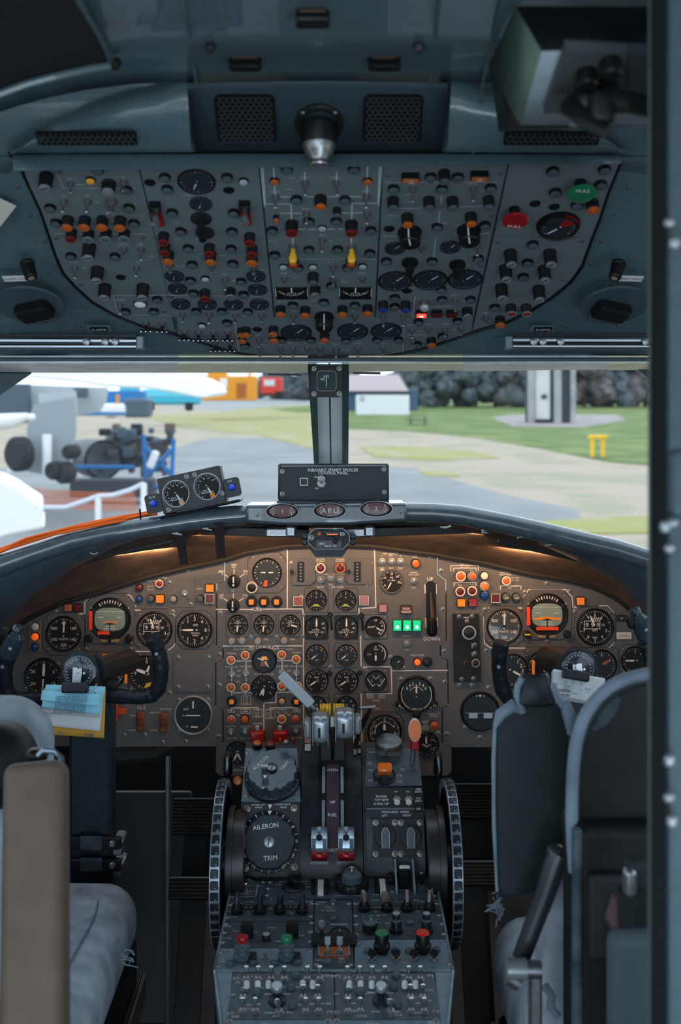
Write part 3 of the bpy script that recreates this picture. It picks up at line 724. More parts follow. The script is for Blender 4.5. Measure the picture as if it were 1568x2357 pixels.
# ---- audio box at upper right
G8 = {k: W(*p) for k, p in dict(a=(1190, 18, .98), b=(1247, 118, .90), c=(1198, 285, 1.00), d=(1128, 150, 1.12), e=(1520, 108, .88), f=(1520, 20, .95), g=(1500, 285, .99), h=(1150, 300, 1.16)).items()}
gtop = mat('green_grey_side', (0.10, 0.15, 0.11), .5, col2=(.05, .10, .10), ns=14, lo=.35, hi=.65)
t = thing('ceiling_control_box', 'grey box with black switch panel hanging from the ceiling at upper right', 'control box')
def quadp(name, keys, m, lab=None):
    b = MB(); b.add([G8[k] for k in keys], [tuple(range(len(keys)))]); me = b.mesh(name, m); o = part(name, me, t, label=lab)
    sm = o.modifiers.new('t', 'SOLIDIFY'); sm.thickness = .003; sm.offset = 0; return o
quadp('side_face', 'abcd', gtop, 'green grey triangular side'); quadp('top_face', 'afeb', black); quadp('front_face', 'begc', mat('pale_blue_grey', (.26, .33, .38), .5, nz=.1, ns=40)); quadp('underside', 'cghd', black)
BX = Frame(1300, 120, .893, Vector(G8['b'])-Vector(G8['c'])+Vector(((1247-1198)*.0, 0, 0)))
yv = (G8['b']-G8['c']).normalized()
FB = Frame(1300, 120, .893, (0, yv.y, yv.z)); FB.shift(.010)
b = MB(); b.prism([FB.P(*p) for p in ((1302, 117), (1448, 124), (1440, 262), (1252, 262))], -.010, 0); part('switch_panel', b.mesh('switch_panel', mat('box_panel_grey', (.06, .07, .075), .5)), t).matrix_world = FB.Mx
b = MB(); b.prism([FB.P(*p) for p in ((1450, 124), (1540, 124), (1540, 262), (1445, 205))], -.010, .001); part('switch_panel', b.mesh('switch_panel', mat('box_panel_grey2', (.05, .06, .07), .5)), t).matrix_world = FB.Mx
kn = MB(); kn.lathe([(.0085, 0), (.0085, .012), (.007, .014), (0, .014)], 14); knm = kn.mesh('knob', black)
for x, y in ((1350, 165), (1345, 200), (1405, 140), (1325, 225), (1398, 190)):
    u, v, k = FB.hit(x, y); o = part('rotary_knob', knm, t); o.matrix_world = FB.Mx @ Matrix.Translation((u, v, 0))
for x, y in ((1347, 203), (1324, 247)):
    u, v, k = FB.hit(x, y); b = MB(); b.disc((0, 0), .0065, .0155, 16, ry=.0055); b.lathe([(.007, 0), (.007, .015)], 14); o = part('silver_cap_knob', b.mesh('silver_cap_knob', silcap), t); o.matrix_world = FB.Mx @ Matrix.Translation((u, v, 0))
b = MB(); b.tube([W(1310, 245, .90), W(1350, 275, .87), W(1395, 305, .86)], [.008, .0075, .006], 10); b.rbox(W(1385, 250, .87), (.020, .02, .026), .006, 3); b.tube([W(1400, 225, .87), W(1445, 235, .86), W(1510, 250, .87)], .008, 8)
t2 = thing('hand_microphone', 'black hand microphone hooked under the upper right ceiling box', 'microphone', mesh=b.mesh('hand_microphone', black))
gk_ = [(25, 352), (48, 383), (73, 437), (96, 486), (115, 540), (132, 590), (149, 628), (176, 658), (214, 693), (268, 724), (330, 749), (404, 768), (478, 790), (536, 808), (600, 819), (650, 825), (750, 826), (858, 822), (900, 816), (965, 803), (1036, 781), (1085, 764), (1163, 741), (1217, 715), (1268, 684), (1311, 648), (1337, 612), (1353, 567), (1377, 506), (1398, 444), (1426, 376)]
b = MB(); b.prism([OH.P(x+(-5 if x < 750 else 5), y+4 if y > 500 else y) for x, y in gk_], -.0065, -.0045); struct('trim_overhead_backing', b.mesh('trim_overhead_backing', black))
b = MB(); b.tube([OH.o+OH.x*u+OH.y*v-OH.z*.001 for u, v in [OH.P(x+(-4 if x < 750 else 4), y+3 if y > 500 else y) for x, y in gk_]], .0022, 8, flat=.8); struct('trim_overhead_gasket', b.mesh('trim_overhead_gasket', black))
# ---- reading-light wells, knobs, placards, badges either side
for s_, fx in ((-1, lambda x: x), (1, lambda x: 1487-x)):
    sd = 'left' if s_ < 0 else 'right'
    cx = fx(72); P0 = W(cx, 700, 1.565)
    M = OH.Mx.copy(); M.translation = P0
    t = thing('light_well', 'round recessed light well on the %s side of the overhead' % sd, 'lamp', M)
    b = MB(); n = 28; R0 = .046
    pts = ngon(n, R0)
    b.lathe([(R0*1.04, .001), (R0*1.02, .004), (R0*.97, .004), (R0*.55, .0015), (0, .001)], n); part('well', b.mesh('well', paintd), t, rot=(0, 0, 0))
    b = MB(); b.box((s_*-.004, -.004, .011), (.050, .030, .018), ch=.003); part('lamp_shade', b.mesh('lamp_shade', black), t, rot=(0, 0, s_*-.35))
    b = MB(); b.box((s_*-.004, -.0225, .012), (.047, .004, .012), ch=.001); part('lens_strip', b.mesh('lens_strip', mat('dark_glass', (.05, .06, .07), .1)), t, rot=(0, 0, s_*-.35))
    M = OH.Mx.copy(); M.translation = W(fx(62), 605, 1.48)
    t = thing('chart_light_knob', 'black dimmer knob above the %s placard' % sd, 'knob', M)
    b = MB(); b.lathe([(.0098, 0), (.0098, .004), (.0088, .005), (.0082, .024), (.0070, .0255), (0, .0255)], 18, sq=.03); part('knob', b.mesh('knob', black), t, rot=(0, s_*-.35, 0))
    b = MB(); b.disc((0, 0), .0042, .026, 14); part('knob_cap', b.mesh('knob_cap', mat('tan_cap', (.25, .20, .15), .5)), t, rot=(0, s_*-.35, 0))
    M = OH.Mx.copy(); M.translation = W(fx(38), 639, 1.51); M = M @ Matrix.Rotation(s_*.06*-1, 4, 'Z')
    t = thing('placard', 'white chart light placard under the %s dimmer knob' % sd, 'sign', M)
    b = MB(); b.box((0, 0, .0015), (.036, .0125, .001), ch=.0003); part('plate', b.mesh('plate', mat('placard_white', (.62, .62, .60), .5)), t)
    b = MB(); b.text('CHART LIGHT', 0, 0, .0056, z=.0022); part('lettering', b.mesh('lettering', black), t)
    M = OH.Mx.copy(); M.translation = W(228 if s_ < 0 else 1250, 755, 1.645)
    t = thing('registration_badge', 'small black registration badge on the %s side of the overhead' % sd, 'sign', M)
    b = MB(); b.box((0, 0, .001), (.034, .017, .0012), ch=.0004); part('backing', b.mesh('backing', paint), t)
    b = MB(); b.box((0, 0, .0022), (.026, .012, .001), ch=.0004); part('plate', b.mesh('plate', black), t)
    b = MB(); b.text('G-ASYD', 0, 0, .0062, z=.0032); part('lettering', b.mesh('lettering', white), t)
    for (x, y, Y) in ((40, 433, 1.38), (68, 497, 1.42), (100, 557, 1.46), (127, 610, 1.50), (150, 663, 1.545), (196, 712, 1.60), (182, 753, 1.64), (40, 752, 1.64)):
        u, v, k = OH.hit(fx(x), y, -.006); o = part('rivet', m_screw(.0026), D.objects['ceiling']); o.matrix_world = OH.Mx @ Matrix.Translation((u, v, -.0075))
# torn white card at left edge
slab('paper_card', 'torn off-white card stuck at the left edge of the ceiling', 'card', [(-60, 440, 1.36), (0, 456, 1.375), (38, 474, 1.385), (2, 520, 1.42), (-60, 560, 1.45)], mat('card', (.55, .53, .48), .6), .001)
# curtain rails
for s_ in (-1, 1):
    sd = 'left' if s_ < 0 else 'right'; x0, x1 = (-300, 318) if s_ < 0 else (1180, 1700)
    t = thing('sun_visor_rail', 'twin polished visor rail above the %s windscreen' % sd, 'rail')
    b = MB(); b.tube([W(x0, 783, 1.66), W(x1, 785, 1.66)], .0052, 10); part('upper_tube', b.mesh('upper_tube', chrome), t)
    b = MB(); b.tube([W(x0, 797, 1.662), W(x1, 798, 1.662)], .0040, 10); part('lower_tube', b.mesh('lower_tube', chrome), t)
    b = MB(); b.box(W((x0+x1)/2, 774, 1.675), ((x1-x0)*1.66/F, .012, .004)); part('backing_strip', b.mesh('backing_strip', black), t)
    b = MB(); b.box(W(x1+6 if s_ < 0 else x0-10, 789, 1.66), (.012, .016, .021), ch=.002); part('end_bracket', b.mesh('end_bracket', paint), t)
    for q in ((200, 243, 266) if s_ < 0 else (1228, 1249, 1290, 1485)):
        b = MB(); b.lathe([(.0052, 0), (.0052, .006), (.003, .007), (0, .007)], 12, M=Matrix.Rotation(PI/2, 3, 'X')); part('clamp_stud', b.mesh('clamp_stud', dmetal), t, W(q, 787, 1.655))
# window header: dark bars, chrome line, cream strip
def bar(name, x0, x1, py, Y, h, d, m, dip=0):
    b = MB(); b.box(W((x0+x1)/2, py, Y), ((x1-x0)*Y/F, d, h), ch=min(h, d)*.2); struct(name, b.mesh(name, m))
bar('trim_header', -400, 1800, 829, 1.728, .0075, .03, paintd)
bar('trim_header_line', -400, 1800, 833, 1.70, .0018, .006, chrome)
# sloping strip from y 838 (Y 1.72) to y 860 (Y 1.93)
for x0, x1, m_ in ((-400, 113, trimg), (113, 411, trimg), (411, 709, cream), (803, 1067, cream), (1067, 1401, trimg), (1401, 1800, cream)):
    ps = [W(x0, 837, 1.72), W(x1, 837, 1.72), W(x1, 858 if x1 < 760 else 854-(x1-804)*.006, 1.93), W(x0, 858 if x1 < 760 else 856-(x0-804)*.006, 1.93)]
    b = MB(); b.add(ps+[p+Vector((0, 0, .012)) for p in ps], [(3, 2, 1, 0), (4, 5, 6, 7), (0, 1, 5, 4), (1, 2, 6, 5), (2, 3, 7, 6), (3, 0, 4, 7)]); struct('trim_window_top', b.mesh('trim_window_top', m_))
# corner gussets of the windscreen openings
slab('trim_corner_gusset', '', '', [(-120, 856, 1.90), (72, 860, 1.92), (0, 910, 1.92), (-120, 990, 1.92)], paintd, .01, 'structure')
slab('trim_corner_gusset', '', '', [(1462, 846, 1.90), (1640, 846, 1.90), (1640, 960, 1.92), (1497, 872, 1.92)], paintd, .01, 'structure')
# centre post
pm = mat('post_green_grey', (.05, .09, .085), .4, nz=.1, ns=50); pw = mat('post_pale_strip', (.85, .90, .92), .35)
def strip(name, L, R, Y0, Y1, m_, th=.02, py0=838, py1=1175):
    ps = [W(L[0], py0, Y0), W(R[0], py0, Y0), W(R[1], py1, Y1), W(L[1], py1, Y1)]
    b = MB(); q = [p+Vector((0, th, th*.5)) for p in ps]; b.add(ps+q, [(0, 3, 2, 1), (4, 5, 6, 7), (0, 1, 5, 4), (1, 2, 6, 5), (2, 3, 7, 6), (3, 0, 4, 7)][0:6]); return struct(name, b.mesh(name, m_))
strip('trim_centre_post', (708, 730), (728, 737), 1.90, 2.44, pm, .05); strip('trim_centre_post', (788, 788), (804, 801), 1.90, 2.44, pm, .05)
strip('trim_centre_post', (722, 736), (756, 762), 1.94, 2.47, pw, .02); strip('trim_centre_post', (760, 765), (790, 790), 1.94, 2.47, pw, .02); strip('trim_centre_post', (755, 761), (761, 766), 1.95, 2.48, pm, .02)
# windscreen panes
gm = D.materials.new('windscreen_glass'); gm.use_nodes = True; nt = gm.node_tree; nt.nodes.clear()
out = nt.nodes.new('ShaderNodeOutputMaterial'); tr = nt.nodes.new('ShaderNodeBsdfTransparent'); gl = nt.nodes.new('ShaderNodeBsdfGlossy'); df = nt.nodes.new('ShaderNodeBsdfDiffuse')
tr.inputs[0].default_value = (.97, .99, .985, 1); gl.inputs['Roughness'].default_value = .02; df.inputs[0].default_value = (.8, .85, .9, 1)
mx = nt.nodes.new('ShaderNodeMixShader'); mx2 = nt.nodes.new('ShaderNodeMixShader'); fr_ = nt.nodes.new('ShaderNodeFresnel'); fr_.inputs[0].default_value = 1.2
tc = nt.nodes.new('ShaderNodeTexCoord'); nz_ = nt.nodes.new('ShaderNodeTexNoise'); nz_.inputs['Scale'].default_value = 150; nz_.inputs['Detail'].default_value = 2
rp = nt.nodes.new('ShaderNodeValToRGB'); rp.color_ramp.elements[0].position = .70; rp.color_ramp.elements[0].color = (.03, .03, .03, 1); rp.color_ramp.elements[1].position = .78; rp.color_ramp.elements[1].color = (.45, .45, .45, 1)
nt.links.new(tc.outputs['Object'], nz_.inputs['Vector']); nt.links.new(nz_.outputs['Fac'], rp.inputs[0]); nt.links.new(rp.outputs[0], mx.inputs[0])
nt.links.new(tr.outputs[0], mx.inputs[1]); nt.links.new(df.outputs[0], mx.inputs[2]); nt.links.new(fr_.outputs[0], mx2.inputs[0]); nt.links.new(mx.outputs[0], mx2.inputs[1]); nt.links.new(gl.outputs[0], mx2.inputs[2]); nt.links.new(mx2.outputs[0], out.inputs[0])
for nm, ps in (('window_1', [(-200, 856, 1.90), (720, 856, 1.95), (742, 1200, 2.50), (-450, 1300, 2.30)]), ('window_2', [(790, 852, 1.95), (1700, 846, 1.90), (1900, 1300, 2.30), (790, 1200, 2.50)])):
    b = MB(); b.add([W(*p)+Vector((0, .008, .004)) for p in ps], [(0, 3, 2, 1)]); struct(nm, b.mesh(nm, gm))
# wipers seen as dark ends at the post
for x0, x1, y_ in ((617, 694, 861), (813, 876, 858)):
    b = MB(); b.tube([W(x0, y_, 1.99), W(x1, y_+1, 1.99)], .0022, 6); t = thing('windscreen_wiper', 'black wiper arm end at the top of the %s windscreen beside the post' % ('left' if x0 < 700 else 'right'), 'wiper', mesh=b.mesh('windscreen_wiper', black))
# door frame and bulkhead edge at the right
dgr = mat('bulkhead_blue_grey', (.05, .088, .104), .5, nz=.12, ns=90, bump=.15)
dbl = mat('dark_green_frame', (.002, .0045, .0045), .9, nz=.2, ns=80)
def vslab(name, x0, x1, Y, th, m, top=-700, bot=3600):
    b = MB(); a = W(x0, top, Y); c_ = W(x1, bot, Y); zc = max(0.0, c_.z); a.z = min(a.z, EYE+.62); b.box(((a.x+c_.x)/2, Y+th/2, (a.z+zc)/2), (abs(c_.x-a.x), th, a.z-zc), ch=.002); struct(name, b.mesh(name, m))
vslab('door_1_frame', 1497, 1538, .80, .006, dbl); vslab('wall_aft', 1536, 1900, .81, .01, dgr); vslab('door_1_edge', 1494, 1499, .796, .003, mat('edge_metal', (.06, .075, .075), .5))
t = thing('door_latch_cover', 'pale blue grey latch cover on the door frame at right', 'cover'); b = MB(); b.rbox(W(1556, 1110, .82), (.020, .03, .052), .008, 3); part('cover', b.mesh('cover', dgr), t)
for i, (x, y) in enumerate(((1540, 513), (1552, 560), (1549, 1204), (1531, 1212), (1541, 1262), (1547, 1890), (1540, 1835), (1541, 1750))):
    b = MB(); b.rbox((0, 0, 0), (.0085, .008, .0075+.002*(i % 2)), .0035, 2)
    part('door_stud', b.mesh('door_stud', silcap), D.objects['wall_aft'], W(x, y, .800))
# ================================================================ GLARESHIELD
EDGE = [(-260,1375),(-120,1325),(0,1282),(75,1255),(165,1225),(250,1207),(375,1187),(440,1177),(500,1170),(565,1165)]
EDGR = [(935,1160),(1000,1161),(1060,1166),(1150,1183),(1250,1205),(1350,1229),(1420,1245),(1493,1268),(1600,1310),(1750,1380)]
def Yg(x): return 2.10-max(0, abs(x-755)-180)*.00012
coaming = mat('coaming_leather', (.06, .082, .10), .34, coat=1.0, bump=.35, bs=60, nz=.2, ns=60)
brown = mat('shroud_lining', (.075, .055, .045), .75, nz=.3, ns=30, bump=.3)
t = thing('glareshield', 'padded black glareshield with rolled leather edge over the instruments', 'glareshield')
for E in (EDGE, EDGR):
    pts = [W(x, y+20, Yg(x)) for x, y in E]; rr = [(.0185 if x < 1000 else .0185)*(1.0 if 0 < x < 1500 else 1.15) for x, y in E]
    b = MB(); b.tube(pts, rr, 16, up=(0, 0, 1)); part('rolled_edge', b.mesh('rolled_edge', coaming, 70), t)
# centre moulding
cb = [(565,1163),(938,1158),(938,1200),(800,1209),(660,1210),(565,1203)]
b = MB(); ps = [W(x, y, 2.07) for x, y in cb]; q = [p+Vector((0, .06, 0)) for p in ps]; n = len(ps); b.add(ps+q, [tuple(range(n))[::-1], tuple(range(n, 2*n))]+[(i, (i+1) % n, (i+1) % n+n, i+n) for i in range(n)])
o = part('centre_moulding', b.mesh('centre_moulding', coaming), t); bv = o.modifiers.new('b', 'BEVEL'); bv.width = .006; bv.segments = 3
FG = Frame(755, 1185, 2.066, (0, 0, 1))
for x, y in ((593, 1186), (922, 1179)): u, v, k = FG.hit(x, y); o = part('screw', m_screw(.0032), t); o.matrix_world = FG.Mx @ Matrix.Translation((u, v, 0))
# top deck going forward and down to the windscreen
b = MB(); al = EDGE+EDGR
b.grid([[W(x, y+16, Yg(x)) for x, y in al], [W(x, y+16, Yg(x))+Vector((0, .55, -.10)) for x, y in al]], flip=True); part('top_deck', b.mesh('top_deck', mat('dark_grey_deck', (.20, .21, .22), .8), 60), t)  # deck grey is lightened to bounce light onto the window header and post
# underside down to the panel
TOPC = [(-260,1600),(-60,1520),(0,1484),(20,1459),(66,1426),(143,1390),(232,1366),(332,1333),(420,1312),(520,1291),(569,1275),(659,1261),(760,1257),(862,1261),(926,1270),(998,1279),(1040,1287),(1109,1298),(1217,1323),(1308,1338),(1362,1352),(1417,1378),(1453,1407),(1482,1436),(1560,1500),(1700,1600)]
def ey(x):
    for (x0, y0), (x1, y1) in zip(al, al[1:]):
        if x0 <= x <= x1: return y0+(y1-y0)*(x-x0)/(x1-x0)
    return al[-1][1]
MP = Frame(760, 1500, 2.30, (0, math.sin(math.radians(3)), math.cos(math.radians(3))))
def mp3(x, y, h=0): u, v, k = MP.hit(x, y, h); return MP.o+MP.x*u+MP.y*v+MP.z*h
rows = [[], [], [], [], []]
for x, y in TOPC:
    a = W(x, ey(x)+34, Yg(x)-.006); e = mp3(x, y-4, .004); e2 = mp3(x, y+3, .012)
    side = min(1, max(0, (abs(x-755)-560)/260.))
    m1 = W(x, (ey(x)+36)*.80+y*.20, Yg(x)+.05*(1-side)); m2 = W(x, (ey(x)+34)*.30+y*.70, 2.27-.11*side)
    rows[0].append(a); rows[1].append(m1); rows[2].append(m2); rows[3].append(e); rows[4].append(e2)
b = MB(); b.grid(rows, flip=True); part('lining', b.mesh('lining', brown, 50), t)
b = MB(); b.tube([mp3(x, y-3, .010) for x, y in TOPC], .0055, 8); part('lower_edge_trim', b.mesh('lower_edge_trim', rubber), t)
# outer dark cheeks of the shroud
for xs in ([-260, -120, 0, 75, 165, 250, 330], [1240, 1300, 1350, 1420, 1493, 1600, 1700]):
    b = MB(); r0 = []; r1 = []; r2 = []
    for i, x in enumerate(xs):
        yt = [y0+(y1-y0)*(x-x0)/(x1-x0) for (x0, y0), (x1, y1) in zip(TOPC, TOPC[1:]) if x0 <= x <= x1][0]
        f = min(1, abs(x-755)/700.); g = max(0, min(1, (abs(x-755)-440)/380.))
        r0.append(W(x, ey(x)+30, Yg(x)-.012)); r1.append(W(x, ey(x)+38+(yt-ey(x)-38)*.55*g, Yg(x)+.0+.03*g)); r2.append(W(x, ey(x)+40+(yt-ey(x)-42)*.98*g, Yg(x)+.01+.12*g))
    b.grid([r0, r1, r2], flip=True); part('side_shroud', b.mesh('side_shroud', coaming, 60), t)
# lamp housings for the warm strips
for fx, fz, fr in FLOODS:
    b = MB(); b.M = Matrix.Translation((fx, 0, fz)) @ Matrix.Rotation(fr, 4, 'Y'); b.box((0, 2.152, .010), (.25, .022, .006), ch=.002); b.box((0, 2.140, .003), (.25, .004, .016), ch=.001); part('flood_lamp_housing', b.mesh('flood_lamp_housing', black), t)
# tape straps and stray wires
for x0, y0, x1, y1, w_ in ((413, 1222, 424, 1300, 20), (503, 1205, 510, 1285, 22)):
    ps = [W(x0-w_/2, y0, 2.07), W(x0+w_/2, y0, 2.07), W(x1+w_/2, y1, 2.235), W(x1-w_/2, y1, 2.235)]
    b = MB(); b.add(ps+[p+Vector((0, .003, .002)) for p in ps], [(3, 2, 1, 0), (4, 5, 6, 7), (0, 1, 5, 4), (1, 2, 6, 5), (2, 3, 7, 6), (3, 0, 4, 7)]); part('tape_strap', b.mesh('tape_strap', mat('blue_black_tape', (.02, .03, .045), .4)), t)
for i, (x, y) in enumerate(((408, 1228), (480, 1215), (1025, 1212), (1118, 1222), (1195, 1235), (215, 1275), (1268, 1250), (1370, 1262))):
    b = MB(); pts = [W(x+rnd.uniform(-14, 14), y+rnd.uniform(-4, 6), 2.055+.01*rnd.random()) for _ in range(6)]; b.tube(pts, .0012, 6); part('wire_end', b.mesh('wire_end', mat('pale_wire', (.4, .42, .42), .4)), t)
for x in (640, 820):
    b = MB(); b.box(W(x, 1224, 2.10), (.045, .03, .018), ch=.003); b.box(W(x+30, 1222, 2.09), (.02, .02, .022), ch=.004); part('lamp_bracket', b.mesh('lamp_bracket', dmetal), t)
# oval fire captions
for x, y, tx, lb in ((650, 1177, ('1', '2'), 'oval red engine 1 fire light at the left of the glareshield centre'), (759, 1175, None, 'oval red APU fire light in the middle of the glareshield'), (866, 1171, ('1', '2'), 'oval red engine 2 fire light at the right of the glareshield centre')):
    u, v, k = FG.hit(x, y, .012); o = thing('fire_warning_light', lb, 'warning light', FG.Mx @ Matrix.Translation((u, v, 0)), 'oval fire warning lights')
    sxx = Matrix.Diagonal((1.0, .46, 1)).to_3x3(); R = 39*k
    b = MB(); b.lathe([(R*1.0, 0), (R, .010), (R*.97, .013), (R*.86, .014), (R*.84, .010), (0, .010)], 32, M=sxx); part('housing', b.mesh('housing', black), o)
    b = MB(); b.lathe([(R*.995, .011), (R*.985, .0138), (R*.955, .0138), (R*.95, .0125)], 32, M=sxx); part('chrome_rim', b.mesh('chrome_rim', silcap), o)
    b = MB(); b.lathe([(R*.83, 0), (R*.8, .001), (0, .0016)], 28, M=sxx); part('lens', b.mesh('lens', darkred), o, (0, 0, .0105))
    b = MB()
    if tx:
        b.text('1' if x < 700 else '2', 0, 0, .0105, z=.0125)
        for sx_, n_ in ((-1, '1'), (1, '2')):
            cx = sx_*R*.55; q = ngon(14, R*.13); b.line([(cx+a, c_) for a, c_ in q+[q[0]]], .0006, .0125); b.text(n_, cx, 0, .0062, z=.0125); b.line([(cx, R*.13), (cx+sx_*-.001, R*.27)], .0007, .0125); b.line([(cx, -R*.13), (cx, -R*.25)], .0007, .0125)
    else:
        b.text('A P U', 0, 0, .0125, z=.0125)
        for sx_ in (-1, 1): b.line([(sx_*R*.5, -R*.22), (sx_*R*.56, 0), (sx_*R*.5, R*.2), (sx_*R*.42, R*.24)], .0007, .0125)
    part('lettering', b.mesh('lettering', white), o)
# small clock/indicator box under the moulding
t = thing('standby_indicator', 'small black octagonal indicator box with FEET scale under the glareshield centre', 'instrument')
FK = Frame(757, 1240, 2.05, (0, .12, 1)); t.matrix_world = FK.Mx; k = 2.05/F
b = MB(); b.prism(octa(98*k, 50*k, 16*k), -.05, 0); part('case', b.mesh('case', black), t)
b = MB(); q = octa(95*k, 47*k, 15*k); b.line(q+[q[0]], .0008, .0005); part('edge_line', b.mesh('edge_line', silcap), t)
b = MB(); b.prism(octa(86*k, 46*k, 18*k), -.05, -.045); b.prism([(-44*k, -24*k), (44*k, -24*k), (30*k, -42*k), (-30*k, -42*k)], -.045, -.004); part('lower_case', b.mesh('lower_case', blackm), t)
lampb(FK, t, 735, 1229, .0042, .004, orange); u, v, _ = FK.hit(765, 1230)
b = MB(); b.prism(rrect(32*k, 13*k, .001), 0, .0006); part('scale_window', b.mesh('scale_window', dialm), t, (u, v, 0)); b = MB(); b.box((0, 0, .001), (25*k, 2.4*k, .0005)); part('orange_bar', b.mesh('orange_bar', orangelit), t, (u, v, 0))
b = MB(); b.prism(rrect(58*k, 16*k, .001), 0, .0008); part('grey_plate', b.mesh('grey_plate', bezgrey), t, (.0, -12*k, 0)); lampb(FK, t, 772, 1245, .0052, .004, black); screw(FK, t, 717, 1237, 5)
letters(FK, t, [('00', 788, 1229, 8), ('FEET', 772, 1217, 3.2)]); b = MB(); 
for i in range(8): b.line([(u-14*k+i*4*k, v+5*k), (u-14*k+i*4*k, v+2.5*k)], .0004, .0012)
b.scribble(-.012, -.009, 6, .003, .0015); b.scribble(.004, -.013, 9, .003, .0015); part('dial_marking', b.mesh('dial_marking', white), t)
for s_ in (-1, 1): b = MB(); b.lathe([(.006, 0), (.006, .012), (.004, .014), (0, .014)], 12); b.box((0, .010, .003), (.012, .010, .01), ch=.002); part('mount_clamp', b.mesh('mount_clamp', blackm), t, (s_*55*k, -8*k, -.01))
# spoiler control box
t = thing('spoiler_control_box', 'black box lettered inboard smart spoiler control panel standing on the glareshield', 'control box')
FC = Frame(768, 1110, 2.12, (0, .10, 1)); t.matrix_world = FC.Mx; k = 2.12/F
b = MB(); b.box((0, 0, -.032), (256*k, 86*k, .062), ch=.003); part('case', b.mesh('case', blackm), t)
b = MB(); b.prism(rrect(246*k, 76*k, 8*k), -.001, .0018); part('face_plate', b.mesh('face_plate', mat('black_crackle', (.020, .028, .033), .5, nz=.2, ns=500, bump=.2)), t, (0, -3*k, 0))
for x, y in ((650, 1085), (884, 1080), (650, 1137), (885, 1133)): u, v, _ = FC.hit(x, y); part('screw', m_screw(.0036), t, (u, v, .002), (0, 0, rnd.random()))
letters(FC, t, [('INBOARD SMART SPOILER', 767, 1082, 7), ('CONTROL PANEL', 767, 1089, 6), ('OFF', 728, 1098, 4), ('ON', 729, 1124, 4)], z=.0024)
u, v, _ = FC.hit(700, 1109); b = MB(); b.prism(rrect(19*k, 18*k, 2*k), 0, .004); o = part('push_button', b.mesh('push_button', silcap), t, (u, v, .0018)); b = MB(); b.prism(rrect(15*k, 14*k, 1*k), 0, .0048); part('button_cap', b.mesh('button_cap', blackm), o)
toggle(FC, t, 740, 1112, 740, 1100, 1.7, silcap, .013, 1)
b = MB(); b.box((0, -50*k, -.03), (266*k, 16*k, .07), ch=.004); part('mounting_foot', b.mesh('mounting_foot', blackm), t)
b = MB(); b.line([(-120*k, 37*k), (120*k, 38*k)], .001, .0004); part('edge_highlight', b.mesh('edge_highlight', silcap), t)
# twin incidence gauges
t = thing('incidence_gauge_box', 'tilted black box with two round incidence gauges and two blue push buttons on the glareshield', 'instrument')
a_ = math.radians(12.3); FI = Frame(441, 1128, 2.06, (0, .06, 1)); FI.Mx = FI.Mx @ Matrix.Rotation(a_, 4, 'Z'); t.matrix_world = FI.Mx; k = 2.06/F
b = MB(); b.box((0, 0, -.024), (148*k, 84*k, .048), ch=.0015); part('case', b.mesh('case', blackm), t)
class LF:   # local frame helper: positions in px relative to the box centre
    def __init__(s, k): s.k = k
    def hit(s, px, py, h=0): return px*s.k, -py*s.k, s.k
    def P(s, px, py, h=0): return (px*s.k, -py*s.k)
LI = LF(k)
for i, (x, lb, fl) in enumerate(((-36, 'PORT', mat('tan_flag', (.5, .3, .14), .5)), (37, 'STBD', mat('orange_brown_flag', (.55, .16, .02), .5)))):
    g = gauge(LI, t, x, 1+i*-1, 29, None, dial=dialm, ticks=26, major=3, arc=(-145, 75), nums=[('-10', -128), ('-5', -108), ('0', -85), ('5', -68), ('10', -40), ('20', -10), ('30', 20), ('40', 52)], num_s=.15, needles=((158, .72, .06),), texts=[(lb, -.25, -.28, .15), ('INCIDENCE', 0, -.45, .15)], ring=silcap, depth=.005, name='incidence_gauge', scr=False, label='%s incidence gauge' % lb.lower())
    b = MB(); b.box((0, 0, .0042), (11*k, 13*k, .001)); part('flag', b.mesh('flag', fl), g, (9*k, -23*k, 0), (0, 0, .25))
for x, y in ((-5, -33), (14, -33), (-61, 33), (67, 22)): part('screw', m_screw(.0034), t, (x*k, -y*k, .0002), (0, 0, rnd.random()))
for s_ in (-1, 1):
    b = MB(); b.prism(rrect(38*k, 44*k, 7*k), -.012, -.003); o = part('button_tab', b.mesh('button_tab', blackm), t, (s_*92*k, -12*k if s_ < 0 else -14*k, 0))
    b = MB(); b.lathe([(8.5*k, 0), (8.5*k, .004), (7*k, .009), (3.5*k, .0115), (0, .012)], 18); part('blue_button', b.mesh('blue_button', blueb), o, (0, 0, -.003), label='blue push button')
    b = MB(); b.scribble(0, 15*k, 4, .0035, -.0024); part('lettering', b.mesh('lettering', dimw), o)
b = MB(); b.box((10*k, -47*k, -.03), (190*k, 7*k, .06), ch=.002); part('base_plate', b.mesh('base_plate', blackm), t)
# orange cable loom
org = mat('orange_cable', (.80, .13, .015), .45)
for i in range(5):
    b = MB(); pts = []
    for j, (x, y) in enumerate(((-160, 1322), (-60, 1292), (0, 1268), (60, 1244), (130, 1226), (200, 1210), (270, 1196), (330, 1187), (362, 1180))):
        pts.append(W(x, y+(i-2)*2.1+rnd.uniform(-2.5, 2.5), Yg(x)-.01+rnd.uniform(-.004, .004)+(.03 if j > 6 else 0)))
    b.tube(pts, .0024, 8); thing('orange_cable', 'thin orange cables bundled along the left glareshield edge to the gauge box', 'cable', group='orange cable loom', mesh=b.mesh('orange_cable', org))
b = MB(); b.tube([W(322, 1172, 2.03), W(324, 1195, 2.05)], .0016, 6); thing('cable_tie', 'black cable tie round the orange cables beside the gauge box', 'cable tie', mesh=b.mesh('cable_tie', black))
